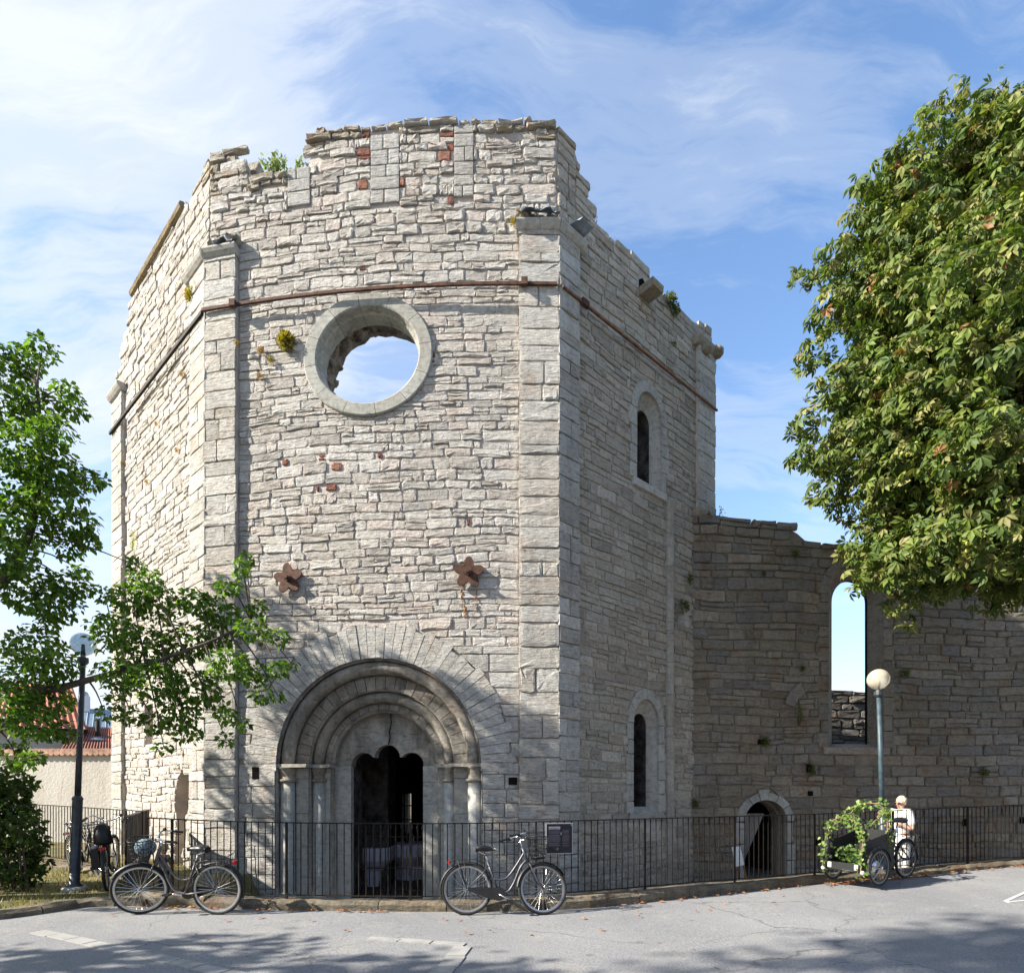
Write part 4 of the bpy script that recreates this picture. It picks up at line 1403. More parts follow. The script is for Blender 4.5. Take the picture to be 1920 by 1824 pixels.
MB().add([(-400, -60, -0.56), (400, -60, -0.56), (400, 900, -0.56), (-400, 900, -0.56)], [(0, 1, 2, 3)]).build('ground', M_EARTH)['kind'] = 'structure'
xs = [-45, -38, -30, -22, -16, -12, -10, -9, -8.3, -7.6] + [-7 + 0.1 * i for i in range(0, 195)] + [13, 14, 16, 20, 28, 40]
vs, fs = [], []
rows_ = 6
for x in xs:
    yf = yfar(x)
    for j in range(rows_ + 1):
        k = 1 - (1 - j / rows_) ** 2
        y = -25 + (yf + 25) * k
        vs.append((x, y, zroad(x) + (0.012 * mnoise.noise(Vector((x, y * 0.7, 0))) if j < rows_ else 0)))
m_ = rows_ + 1
for i in range(len(xs) - 1):
    for j in range(rows_):
        fs.append((i * m_ + j, (i + 1) * m_ + j, (i + 1) * m_ + j + 1, i * m_ + j + 1))
road = MB().add(vs, fs).build('road', M_ROAD)
road['kind'] = 'structure'
# sunken yard
xs2 = [-4.5 + 0.5 * i for i in range(48)]
vs = []
def zyard(x): return YARD + 0.22 * max(0.0, min(1.0, (x - 6.0) / 2.0))
for x in xs2: vs += [(x, yfar(x) + 0.1, zyard(x)), (x, 16.0, zyard(x))]
fs = [(2 * i, 2 * i + 2, 2 * i + 3, 2 * i + 1) for i in range(len(xs2) - 1)]
MB().add(vs, fs).build('yard', M_YARD)['kind'] = 'structure'
# lawn
def grassm():
    m, t, n, b = base_mat('dry_lawn')
    pos = n.new('ShaderNodeNewGeometry').outputs['Position']
    a = n.noise(pos, 1.6, 5, 0.7); f = n.noise(pos, 40.0, 4, 0.7)
    c = n.mix(n.ramp(a, [(0.38, 0.0), (0.62, 1.0)]), (0.085, 0.095, 0.025), (0.23, 0.17, 0.075))
    c = n.mix(1.0, c, n.ramp(f, [(0.25, 0.5), (0.75, 1.3)]), 'MULTIPLY')
    t.links.new(c, b.inputs['Base Color'])
    b.inputs['Roughness'].default_value = 0.95
    t.links.new(n.new('ShaderNodeBump', ins={'Strength': 0.9, 'Distance': 0.03, 'Height': f}).outputs[0], b.inputs['Normal'])
    return m
M_LAWN = grassm()
def zlawn(x, y): return 0.02 + 0.05 * mnoise.noise(Vector((x * 0.5, y * 0.5, 2))) + 0.02 * max(0, min(3, y - 8))
xs3 = [-60, -45, -30, -22, -16, -13, -11] + [-10 + 0.25 * i for i in range(22)] + [-4.45, -4.15]
vs = []
NR = 14
for x in xs3:
    y0 = yfar(x) + 0.02
    for j in range(NR + 1):
        y = y0 + (32 - y0) * (j / NR) ** 2.2
        vs.append((x, y, zlawn(x, y) if x < -4.3 else YARD - 0.02))
fs = []
for i in range(len(xs3) - 1):
    for j in range(NR):
        fs.append((i * (NR + 1) + j, (i + 1) * (NR + 1) + j, (i + 1) * (NR + 1) + j + 1, i * (NR + 1) + j + 1))
lawn = MB().add(vs, fs).build('lawn', M_LAWN)
lawn['kind'] = 'structure'

# kerbs: one long stone after another
M_KERB = stone_mat('mossy_kerb_stone', gain=(0.62, 0.57, 0.48), bump=1.0, crust=0.55, stain=0.6)
kerb = empty('kerb', (0, 0, 0)); kerb['kind'] = 'structure'
rk = random.Random(3)
def kerb_run(pts, wid, name, up, down, lens):
    """pts: dense list of points on the top line"""
    i = 0
    while i < len(pts) - 3:
        k = min(rk.randint(*lens), len(pts) - 1 - i)
        seg = pts[i:i + k + 1:max(1, k // 4)]
        if (seg[-1] - pts[i + k]).length > 1e-6: seg = seg + [pts[i + k]]
        vs = []
        jt = rk.uniform(-0.012, 0.012)
        for a, p in enumerate(seg):
            t = (seg[min(a + 1, len(seg) - 1)] - seg[max(a - 1, 0)]); t.z = 0; t.normalize()
            nn = Vector((t.y, -t.x, 0))
            if a == 0: p = p + t * 0.006
            if a == len(seg) - 1: p = p - t * 0.006
            j1, j2 = rk.uniform(-0.02, 0.02), rk.uniform(-0.018, 0.012)
            top = p.z + up + jt
            for off, z in ((wid * 0.5 + j1, top - down), (wid * 0.5 + j1 * 0.5, top - 0.045 + j2), (wid * 0.5 - 0.05, top + j2), (-wid * 0.45, top + rk.uniform(-0.01, 0.012)), (-wid * 0.5, top - 0.04), (-wid * 0.5, top - down)):
                vs.append(Vector((p.x, p.y, 0)) + nn * off + Vector((0, 0, z)))
        m = 6
        fs = [(a * m + b, a * m + b + 1, (a + 1) * m + b + 1, (a + 1) * m + b) for a in range(len(seg) - 1) for b in range(m - 1)]
        fs += [tuple(range(m)), tuple(reversed(range((len(seg) - 1) * m, len(seg) * m)))]
        MB().add(vs, fs, tint(rk, [(0.42, 0.39, 0.33), (0.36, 0.34, 0.30)], 0.15)).build(name, M_KERB, kerb, center=True, fixn=True)
        i += k
kerb_run([p - Vector((0, 0.02, 1.0)) for p in FTOP], 0.26, 'kerb_stone', -0.015, 0.6, (9, 15))
lawn_line = smooth_path([Vector((x, y, 0.045)) for x, y in LAWN_EDGE[3:] + [(-4.95, 7.98)]], 0.1)
kerb_run(lawn_line, 0.16, 'kerb_stone', 0.0, 0.4, (6, 10))

# ------------------------------------------------------------------ railings
def railing(name, pts, label, skip=None):
    o = world_thing(name, pts[0] - Vector((0, 0, 1.0)), label, 'railing', 'black iron railings along the yard')
    for dz, rr_, nm in ((0.0, 0.011, 'top_rail'), (-0.965, 0.009, 'bottom_rail')):
        mb = MB()
        hw, hh = (0.018, 0.007) if dz == 0 else (0.014, 0.006)
        vs = []
        for i, p in enumerate(pts):
            t = pts[min(i + 1, len(pts) - 1)] - pts[max(i - 1, 0)]; t.z = 0; t.normalize()
            nn = Vector((t.y, -t.x, 0))
            for a, b in ((hw, -hh), (hw, hh), (-hw, hh), (-hw, -hh)):
                vs.append(p + nn * a + Vector((0, 0, dz + b)))
        fs = [(4 * i + a, 4 * i + (a + 1) % 4, 4 * i + 4 + (a + 1) % 4, 4 * i + 4 + a) for i in range(len(pts) - 1) for a in range(4)]
        fs += [(0, 1, 2, 3), tuple(range(4 * len(pts) - 4, 4 * len(pts)))]
        mb.add(vs, fs).build(nm, M_DARKIRON, o, fixn=True)
    bar = MB().tube([(0, 0, -0.968), (0, 0, -0.003)], 0.0075, 6).mesh('bar', M_DARKIRON)
    post = MB().box((0, 0, -0.525), (0.028, 0.028, 1.05)).mesh('post', M_DARKIRON)
    for i, p in enumerate(pts):
        is_post = i % 17 == 4
        b = put(post if is_post else bar, 'post' if is_post else 'bar', o, p - WLOC[o.name])
    return o
railing('iron_railing', FTOP, 'long black iron railing running in front of the church portal and up the street')
LP = [Vector(((px - CXP) * y / FPX, y, EYE - (py - HYP) * y / FPX)) for px, y, py in ((-60, 12.2, 1503), (43, 11.4, 1507), (120, 10.75, 1511), (212, 10.0, 1517), (276, 9.5, 1521))]
LTOP = smooth_path(LP, 0.0985)
railing('iron_railing', LTOP, 'short black iron railing before the plastered garden wall, behind the parked bicycles')
kerb_run([p - Vector((0, 0.0, 1.0)) for p in LTOP], 0.30, 'kerb_stone', -0.02, 0.45, (9, 14))

# ------------------------------------------------------------------ flush stone strips and paint in the road
M_SETT = mk('pale_sett', (0.29, 0.284, 0.272), 0.85, 0.15, 9.0, 0.4, 50.0)
M_PAINT = mk('white_road_paint', (0.42, 0.42, 0.41), 0.8, 0.15, 14.0, 0.2, 60.0)
def ground_at(px, py):
    x, y = 0.0, 7.0
    for _ in range(12):
        z = zroad(x)
        y = FPX * (EYE - z) / (py - HYP)
        x = (px - CXP) * y / FPX
    return Vector((x, y, zroad(x)))
rs = random.Random(9)
def sett_strip(a, b, wid, step, name, mat):
    d = b - a; L = d.length; d.normalize(); nn = Vector((-d.y, d.x, 0)).normalized()
    k = max(1, int(L / step))
    for i in range(k):
        p, q = a + d * (L * i / k + 0.008), a + d * (L * (i + 1) / k - 0.008)
        j = rs.uniform(-0.012, 0.012); w_ = wid / 2 * rs.uniform(0.9, 1.06)
        vs = []
        for z in (-0.03, 0.007 + rs.uniform(-0.002, 0.003)):
            for c, s_ in ((p, -1), (q, -1), (q, 1), (p, 1)):
                vs.append(Vector((c.x, c.y, zroad(c.x) + z)) + nn * (w_ * s_ + j))
        MB().hexa(vs).build(name, mat, road, center=True, fixn=True)
sett_strip(ground_at(70, 1746), ground_at(470, 1834), 0.17, 0.34, 'paving_sett', M_SETT)
sett_strip(ground_at(690, 1758), ground_at(872, 1771), 0.13, 0.30, 'paving_sett', M_SETT)
sett_strip(ground_at(868, 1774), ground_at(818, 1836), 0.20, 0.30, 'paving_sett', M_SETT)
sett_strip(ground_at(1884, 1689), ground_at(1960, 1655), 0.055, 3.0, 'painted_line', M_PAINT)
sett_strip(ground_at(1888, 1691), ground_at(1990, 1681), 0.055, 3.0, 'painted_line', M_PAINT)

# ------------------------------------------------------------------ grass tufts and fallen leaves
def leaf_mat(name, trans=0.42, rough=0.5, spec=0.35):
    m, t, n, b = base_mat(name)
    tint_ = n.new('ShaderNodeAttribute', attribute_name='tint').outputs['Color']
    t.links.new(tint_, b.inputs['Base Color'])
    b.inputs['Roughness'].default_value = rough
    b.inputs['Specular IOR Level'].default_value = spec
    if trans:
        tr = n.new('ShaderNodeBsdfTranslucent')
        t.links.new(n.mix(1.0, tint_, (1.15, 1.25, 0.55), 'MULTIPLY'), tr.inputs['Color'])
        mx = n.new('ShaderNodeMixShader', ins={0: trans})
        t.links.new(b.outputs[0], mx.inputs[1]); t.links.new(tr.outputs[0], mx.inputs[2])
        t.links.new(mx.outputs[0], t.nodes['Material Output'].inputs['Surface'])
    return m
M_LEAF = leaf_mat('leaf')
M_GRASS = leaf_mat('grass_blade', 0.25)
M_DRYLEAF = leaf_mat('fallen_leaf', 0.1, 0.8)
rgn = np.random.default_rng(4)
mb = MB()
rgr = random.Random(14)
for i in range(9000):
    x = rgr.uniform(-11, -5.2); y = rgr.uniform(yfar(x) + 0.1, 11.5)
    if x > -5.9 and y > 8.2: continue
    z = zlawn(x, y)
    h = rgr.uniform(0.025, 0.075); a = rgr.uniform(0, 6.28); l = rgr.uniform(0.0, 0.04)
    wv_ = 0.007
    dx, dy = math.cos(a), math.sin(a)
    g = rgr.random()
    c = (0.13, 0.16, 0.03) if g < 0.45 else ((0.30, 0.24, 0.09) if g < 0.85 else (0.20, 0.22, 0.06))
    mb.add([Vector((x - dy * wv_, y + dx * wv_, z)), Vector((x + dy * wv_, y - dx * wv_, z)), Vector((x + dx * l, y + dy * l, z + h))], [(0, 1, 2)], c)
tag(mb.build('grass', M_GRASS), 'short dry yellow-green grass on the verge round the lamp post', 'grass', kind='stuff')
mb = MB()
for (n_, x0, x1, off, spread) in ((260, 5.0, 7.2, 0.21, 0.10), (70, -5.0, -3.6, 0.20, 0.08), (45, -3.4, -1.5, 0.20, 0.05), (40, 1.5, 5.0, 0.19, 0.05), (60, 7.2, 10.5, 0.20, 0.06), (150, -7.8, -5.2, -2.2, 0.8), (40, -5, 8, 0.5, 0.5)):
    for i in range(n_):
        x = rgr.uniform(x0, x1)
        y = (FT(x) if x > -5.1 else 8.1) - off - abs(rgr.gauss(0, spread)) * (1 if off > 0 else -1)
        z = (zroad(x) if y < yfar(x) else zlawn(x, y)) + 0.012
        s_ = rgr.uniform(0.018, 0.045); a = rgr.uniform(0, 6.28)
        c = rgr.choice([(0.30, 0.10, 0.03), (0.38, 0.15, 0.045), (0.22, 0.09, 0.04), (0.42, 0.22, 0.08)])
        vs = [Vector((x + s_ * math.cos(a + k * 1.5708) * (1 if k % 2 else 0.6), y + s_ * math.sin(a + k * 1.5708) * (1 if k % 2 else 0.6), z + rgr.uniform(0, 0.025))) for k in range(4)]
        mb.add(vs, [(0, 1, 2), (0, 2, 3)], c)
tag(mb.build('fallen_leaves', M_DRYLEAF), 'scattered brown fallen leaves along the kerb', 'leaves', kind='stuff')

# ------------------------------------------------------------------ plastered garden wall with a tiled ridge
GW = Face((-30.0, 16.6), at(222, 1500, 15.8).to_2d(), 0.0, 2.0)
def plaster():
    m, t, n, b = base_mat('stained_plaster')
    pos = n.new('ShaderNodeNewGeometry').outputs['Position']
    a = n.noise(n.mapping(pos, scale=(1, 1, 0.35)), 0.9, 6, 0.65)
    st_ = n.noise(n.mapping(pos, scale=(3.2, 3.2, 0.5)), 1.1, 6, 0.7)
    c = n.mix(n.ramp(a, [(0.35, 0.0), (0.65, 1.0)]), (0.43, 0.395, 0.33), (0.54, 0.51, 0.46))
    c = n.mix(n.math('MULTIPLY', n.ramp(st_, [(0.54, 0.0), (0.68, 1.0)]), 0.6), c, (0.33, 0.20, 0.155))
    t.links.new(c, b.inputs['Base Color'])
    b.inputs['Roughness'].default_value = 0.95
    h = n.noise(pos, 14.0, 6, 0.65)
    t.links.new(n.new('ShaderNodeBump', ins={'Strength': 0.5, 'Distance': 0.03, 'Height': h}).outputs[0], b.inputs['Normal'])
    return m
gwt = EYE + (HYP - 1412) * 16.0 / FPX
gwall = world_thing('garden_wall', (-16.0, 16.3, 0), 'cream plastered garden wall with reddish stains and a ridge of clay tiles', 'garden wall')
MB().prism([(0, -0.6), (GW.W, -0.6), (GW.W, gwt), (0, gwt)], GW.P, -0.4, 0.0).build('plaster_body', plaster(), gwall, fixn=True)
M_CLAY = mk('clay_tile', (0.33, 0.17, 0.11), 0.85, 0.35, 5.0, 0.3, 30.0, col2=(0.42, 0.26, 0.19))
tm = MB().tube([(0, -0.03, 0), (0, 0.0, 0.0), (0, 0.42, 0.06)], 0.085, 8).mesh('ridge_tile', M_CLAY)
k = 0
u = GW.W - 0.1
ang = math.atan2(GW.t.y, GW.t.x)
while u > 7.0:
    p = GW.P(u, gwt + 0.01, 0.06)
    put(tm, 'ridge_tile', gwall, p - WLOC[gwall.name], (0, 0, ang))
    u -= 0.155; k += 1
# ------------------------------------------------------------------ street lamps
def glassm(name, col, rough=0.05, ior=1.12):
    m, t, n, b = base_mat(name)
    b.inputs['Base Color'].default_value = col + (1,)
    b.inputs['Roughness'].default_value = rough
    b.inputs['Transmission Weight'].default_value = 1.0
    b.inputs['IOR'].default_value = ior
    b.inputs['Specular IOR Level'].default_value = 1.0
    return m
M_GLOBE_CLEAR = glassm('clear_globe', (0.50, 0.58, 0.64), 0.03, 1.5)
m, t, n, b = base_mat('milky_globe')
b.inputs['Base Color'].default_value = (0.80, 0.74, 0.60, 1)
b.inputs['Roughness'].default_value = 0.12
b.inputs['Transmission Weight'].default_value = 0.55
b.inputs['IOR'].default_value = 1.2
M_GLOBE_MILK = m
M_POLE = mk('dark_painted_pole', (0.020, 0.026, 0.032), 0.42, 0.3, 8.0, spec=0.5, col2=(0.035, 0.045, 0.055))
M_POLE2 = mk('blue_grey_pole', (0.035, 0.06, 0.075), 0.5, 0.3, 8.0, spec=0.5, col2=(0.05, 0.08, 0.10))
M_CONC = mk('lamp_footing', (0.33, 0.32, 0.30), 0.95, 0.2, 12.0, 0.6, 40.0)
def lamp(base, top, rg_, glob, pole, label, wide):
    o = world_thing('street_lamp', base, label, 'street lamp', 'globe street lamps')
    d = top - base
    def q(k): return base + d * k
    if wide:
        MB().tube([base + Vector((0, 0, -0.06)), base + Vector((0, 0, 0.03)), base + Vector((0, 0, 0.055))], [0.17, 0.165, 0.14], 14).build('footing', M_CONC, o)
        MB().tube([q(0.01), q(0.022), q(0.03), q(0.38), q(0.386), q(0.393), q(0.40)], [0.115, 0.105, 0.070, 0.066, 0.074, 0.066, 0.042], 14).build('lower_pole', pole, o, smooth=True)
        MB().tube([q(0.395), q(0.962)], [0.042, 0.036], 12).build('upper_pole', pole, o, smooth=True)
    else:
        MB().tube([q(0.0), q(0.03), q(0.34), q(0.348)], [0.08, 0.07, 0.065, 0.046], 12).build('lower_pole', M_POLE, o, smooth=True)
        MB().tube([q(0.34), q(0.962)], [0.044, 0.034], 12).build('upper_pole', pole, o, smooth=True)
    MB().tube([q(0.955), q(0.965), q(0.985)], [0.05, 0.075, 0.07], 12).build('collar', M_POLE, o)
    gc = top + Vector((0, 0, rg_ * 0.86))
    gm = MB().sphere(gc, rg_, 28, 18)
    if wide:                       # thin glass: a shell with an inner skin
        nf = len(gm.f)
        gm.sphere(gc, rg_ * 0.975, 28, 18)
        gm.f[nf:] = [tuple(reversed(f)) for f in gm.f[nf:]]
    gm.build('globe', glob, o, smooth=True)
    MB().tube([q(0.98), gc], [0.035, 0.02], 10).build('bulb_holder', M_CONC, o)
    return o
b0 = at(139, 1668, 8.55)
lamp(b0, at(156, 1226, 8.55), 0.165, M_GLOBE_CLEAR, M_POLE, 'tall dark lamp post with a clear glass globe among the leaves, standing on the grass', True)
b1 = at(1659, 1655, 10.0)
lamp(b1, at(1647, 1290, 10.0), 0.175, M_GLOBE_MILK, M_POLE2, 'slender lamp post with a milky amber globe behind the cargo bicycle', False)

# ------------------------------------------------------------------ bicycles
M_TYRE = mk('black_tyre', (0.018, 0.018, 0.018), 0.8, 0.3, 20.0, coords='obj')
M_RIM = mk('alloy_rim', (0.45, 0.45, 0.45), 0.3, 0.1, 20.0, metal=0.85, coords='obj')
M_CHROME = mk('chrome', (0.7, 0.7, 0.7), 0.18, 0.08, 20.0, metal=1.0, coords='obj')
M_BLACK = mk('black_plastic', (0.012, 0.012, 0.013), 0.45, 0.3, 20.0, coords='obj')
M_LEATHER = mk('black_saddle', (0.015, 0.016, 0.018), 0.4, 0.3, 20.0, coords='obj', spec=0.5)
M_GREYFRAME = mk('grey_lilac_paint', (0.045, 0.045, 0.06), 0.35, 0.1, 20.0, coords='obj', spec=0.5)
M_BROWNFRAME = mk('grey_brown_paint', (0.085, 0.075, 0.075), 0.35, 0.1, 20.0, coords='obj', spec=0.5)
M_BLUEFRAME = mk('dark_blue_paint', (0.02, 0.026, 0.04), 0.35, 0.1, 20.0, coords='obj', spec=0.5)
M_RED = mk('red_reflector', (0.45, 0.02, 0.02), 0.3, 0.1, 20.0, coords='obj')
M_WHITE = mk('white_plastic', (0.7, 0.7, 0.68), 0.5, 0.08, 20.0, coords='obj')

def ring(c, r, k=36, axis='y'):
    return [Vector((c[0] + r * math.cos(2 * math.pi * i / k), c[1], c[2] + r * math.sin(2 * math.pi * i / k))) for i in range(k)]

def wheel(parent, c, r, spokes=28, solid=False, rim=None, name='wheel'):
    w_ = MB().tube(ring((0, 0, 0), r - 0.02), 0.021, 8, closed=True).build(name, M_TYRE, parent, smooth=True)
    w_.location = c
    vs, fs = [], []
    k = 36
    for i in range(k):
        a = 2 * math.pi * i / k
        for rr_, yy in ((r - 0.038, -0.013), (r - 0.038, 0.013), (r - 0.062, 0.009), (r - 0.062, -0.009)):
            vs.append(Vector((rr_ * math.cos(a), yy, rr_ * math.sin(a))))
    for i in range(k):
        j = (i + 1) % k
        for q in range(4): fs.append((4 * i + q, 4 * i + (q + 1) % 4, 4 * j + (q + 1) % 4, 4 * j + q))
    put(MB().add(vs, fs).mesh('rim', rim or M_RIM), 'rim', w_)
    put(MB().tube([(0, -0.05, 0), (0, 0.05, 0)], 0.022, 10).mesh('hub', M_CHROME), 'hub', w_)
    mb = MB()
    for i in range(spokes):
        a = 2 * math.pi * i / spokes
        b_ = a + (0.5 if i % 2 else -0.5)
        y = 0.03 if i % 4 < 2 else -0.03
        mb.tube([(0.02 * math.cos(b_), y, 0.02 * math.sin(b_)), ((r - 0.06) * math.cos(a), 0, (r - 0.06) * math.sin(a))], 0.0018, 4, caps=False)
    put(mb.mesh('spoke_set', M_CHROME), 'spoke_set', w_)
    return w_

def mudguard(parent, c, r, a0, a1, mat, name='mudguard', wid=0.024):
    k = 16
    vs, fs = [], []
    for i in range(k + 1):
        a = R(a0 + (a1 - a0) * i / k)
        for rr_, y in ((r - 0.004, -wid), (r + 0.012, -wid * 0.5), (r + 0.012, wid * 0.5), (r - 0.004, wid)):
            vs.append(Vector((c[0] + rr_ * math.cos(a), c[1] + y, c[2] + rr_ * math.sin(a))))
    for i in range(k):
        for q in range(3): fs.append((4 * i + q, 4 * i + q + 1, 4 * i + 5 + q, 4 * i + 4 + q))
    return MB().add(vs, fs).build(name, mat, parent, smooth=True)

def part(mb, name, mat, parent, smooth=True):
    o = bpy.data.objects.new(name, mb.mesh(name, mat, smooth))
    COL.objects.link(o); o.parent = parent
    return o

def bend(pts, k=10):
    """smooth polyline through points"""
    pts = [Vector(p) for p in pts]
    out = []
    for i in range(len(pts) - 1):
        p0, p1, p2, p3 = pts[max(i - 1, 0)], pts[i], pts[i + 1], pts[min(i + 2, len(pts) - 1)]
        for j in range(k):
            t = j / k
            out.append(0.5 * ((2 * p1) + (p2 - p0) * t + (2 * p0 - 5 * p1 + 4 * p2 - p3) * t * t + (3 * p1 - p0 - 3 * p2 + p3) * t ** 3))
    return out + [pts[-1]]

def bicycle(loc, heading, lean, label, frame, steer=0.0, basket=None, pannier=False, kick=True, crank=-30, group='parked bicycles', pitch=0.0, L=1.02, r=0.345):
    o = empty('bicycle', loc, label, 'bicycle', group)
    o.rotation_mode = 'ZYX'
    o.rotation_euler = (lean, -pitch, heading)
    o.scale = (0.95, 0.95, 0.95)
    W = wheel(o, (0, 0, r), r)
    BBx, BBz = 0.43, 0.28
    hd0, hd1 = Vector((0.745, 0, 0.90)), Vector((0.815, 0, 0.70))      # head tube
    fr = MB()
    fr.tube([hd0, hd1], 0.021, 10)
    fr.tube(bend([(0.77, 0, 0.83), (0.66, 0, 0.65), (0.55, 0, 0.505), (0.45, 0, 0.465), (0.365, 0, 0.475)]), 0.0155, 8)
    fr.tube(bend([(0.805, 0, 0.73), (0.72, 0, 0.63), (0.63, 0, 0.42), (0.55, 0, 0.31), (BBx, 0, BBz)]), 0.017, 8)
    fr.tube([(0.27, 0, 0.72), (BBx, 0, BBz)], 0.0165, 8)
    fr.tube([(0.665, 0, 0.655), (0.685, 0, 0.575)], 0.009, 6)
    for s in (-1, 1):
        fr.tube([(0.285, 0, 0.675), (0.22, 0.045 * s, 0.56), (0, 0.06 * s, r)], 0.009, 6)
        fr.tube([(BBx, 0, BBz), (0.36, 0.045 * s, 0.285), (0, 0.06 * s, r)], 0.010, 6)
    part(fr, 'frame', frame, o)
    part(MB().tube([(0.245, 0, 0.80), (0.275, 0, 0.71)], 0.0135, 8), 'seat_post', M_CHROME, o)
    sd = MB()
    prof = [(-0.12, 0.085, 0.0), (-0.10, 0.10, 0.035), (-0.04, 0.095, 0.04), (0.03, 0.055, 0.028), (0.09, 0.028, 0.022), (0.145, 0.022, 0.012)]
    vs = []
    for x, hw, zt_ in prof:
        for a in range(8):
            an = 2 * math.pi * a / 8
            vs.append(Vector((0.235 + x, hw * math.cos(an), 0.865 + zt_ * 0.6 + (0.028 + 0.012 * (hw > 0.05)) * math.sin(an))))
    fs = [(8 * i + a, 8 * i + (a + 1) % 8, 8 * i + 8 + (a + 1) % 8, 8 * i + 8 + a) for i in range(5) for a in range(8)] + [tuple(range(8)), tuple(reversed(range(40, 48)))]
    sad = part(sd.add(vs, fs), 'saddle', M_LEATHER, o)
    sp = MB().tube([(0.16, 0.05, 0.84), (0.245, 0.03, 0.80)], 0.007, 5).tube([(0.16, -0.05, 0.84), (0.245, -0.03, 0.80)], 0.007, 5)
    put(sp.mesh('saddle_spring', M_CHROME), 'saddle_spring', sad)
    mudguard(o, (0, 0, r), r + 0.012, 25, 200, M_BLACK)
    rk_ = MB()
    for s in (-0.055, 0.055):
        rk_.tube([(0.24, s * 0.6, 0.68), (0.12, s, 0.735), (-0.20, s, 0.735), (-0.235, s, 0.69)], 0.005, 5)
        rk_.tube([(-0.13, s, 0.735), (0, s * 1.2, r)], 0.0045, 5)
        rk_.tube([(-0.04, s, 0.735), (0, s * 1.2, r)], 0.0045, 5)
    for x in (0.12, -0.02, -0.20):
        rk_.tube([(x, -0.055, 0.735), (x, 0.055, 0.735)], 0.0045, 5)
    rk_.tube([(-0.235, -0.055, 0.69), (-0.235, 0.055, 0.69)], 0.0045, 5)
    part(rk_, 'luggage_rack', M_BLACK, o)
    part(MB().box((-0.245, 0, 0.70), (0.025, 0.09, 0.04)), 'rear_light', M_RED, o, False)
    # chain guard, crank, pedals
    cg = MB().prism([(BBx + 0.088 * math.cos(a), BBz + 0.088 * math.sin(a)) for a in [R(-100 + 20 * i) for i in range(11)]] + [(0.02, r + 0.022), (0.0, r - 0.012), (0.25, 0.235)], lambda a, b, d: Vector((a, d, b)), -0.052, -0.068)
    part(cg, 'chain_guard', M_BLACK, o, False)
    ck = MB()
    for s, an in ((-1, crank), (1, crank + 180)):
        ex = (BBx + 0.165 * math.cos(R(an)), BBz + 0.165 * math.sin(R(an)))
        ck.tube([(BBx, s * 0.075, BBz), (ex[0], s * 0.085, ex[1])], 0.012, 6)
    cr = part(ck, 'crank', M_CHROME, o)
    for s, an in ((-1, crank), (1, crank + 180)):
        ex = (BBx + 0.165 * math.cos(R(an)), BBz + 0.165 * math.sin(R(an)))
        put(MB().box((ex[0], s * 0.135, ex[1]), (0.085, 0.08, 0.025)).mesh('pedal', M_BLACK), 'pedal', cr)
    if kick:
        part(MB().tube([(0.36, -0.06, 0.26), (0.30, -0.17, 0.01)], 0.008, 6), 'kickstand', M_CHROME, o)
    # steering assembly: points turned about the steering axis
    ax = (hd0 - hd1).normalized()
    Q = Matrix.Translation(hd1) @ Matrix.Rotation(steer, 4, ax) @ Matrix.Translation(-hd1)
    def sv(m):
        m.v = [Q @ Vector(p) for p in m.v]; return m
    fk = MB()
    ctr = Vector((L, 0, r))
    for s in (-1, 1):
        fk.tube([(0.825, 0.0, 0.69), (0.84, 0.045 * s, 0.66), (0.93, 0.05 * s, 0.47), (L, 0.052 * s, r)], 0.010, 6)
    part(sv(fk), 'fork', frame, o)
    w2 = wheel(o, Q @ ctr, r)
    w2.rotation_euler = (Matrix.Rotation(steer, 3, ax)).to_euler()
    mg = mudguard(o, tuple(ctr), r + 0.012, 30, 175, M_BLACK)
    me_ = mg.data
    for v in me_.vertices: v.co = Q @ v.co
    hb = MB().tube([hd0, hd0 + ax * 0.10], 0.013, 8)
    st0 = hd0 + ax * 0.10
    bar = bend([(0.52, 0.27, 1.02), (0.62, 0.26, 1.04), (0.74, 0.20, 1.07), (0.77, 0.07, 1.0), (st0.x, 0, st0.z), (0.77, -0.07, 1.0), (0.74, -0.20, 1.07), (0.62, -0.26, 1.04), (0.52, -0.27, 1.02)], 5)
    hb.tube(bar, 0.011, 8)
    h_ = part(sv(hb), 'handlebar', M_CHROME, o)
    for s in (-1, 1):
        g = MB().tube([(0.64, 0.258 * s, 1.042), (0.50, 0.272 * s, 1.016)], 0.017, 8)
        put(sv(g).mesh('grip', M_BLACK), 'grip', h_)
        g = MB().tube([(0.66, 0.25 * s, 1.03), (0.60, 0.27 * s, 1.0), (0.53, 0.28 * s, 0.985)], 0.006, 5)
        put(sv(g).mesh('brake_lever', M_BLACK), 'brake_lever', h_)
    bell = MB().sphere((0.71, -0.20, 1.09), 0.025, 8, 6)
    put(sv(bell).mesh('bell', M_BLACK), 'bell', h_)
    cab = MB().tube(bend([(0.62, -0.26, 1.02), (0.80, -0.14, 1.0), (0.84, -0.03, 0.88), (0.83, 0.02, 0.72)]), 0.004, 4)
    part(sv(cab), 'brake_cable', M_BLACK, o)
    if basket:
        bk = MB()
        c = Vector((0.965, 0, 0.0))
        def rg_(z, a, b, sq=0.0): return [Vector((c.x + a * math.copysign(abs(math.cos(t)) ** 0.7, math.cos(t)), b * math.copysign(abs(math.sin(t)) ** 0.7, math.sin(t)), z)) for t in [2 * math.pi * i / 20 for i in range(20)]]
        zs = [(0.755, 0.085, 0.12), (0.81, 0.105, 0.14), (0.87, 0.115, 0.15), (0.93, 0.122, 0.16), (0.99, 0.13, 0.17), (1.03, 0.135, 0.175)]
        rings_ = [rg_(*z) for z in zs]
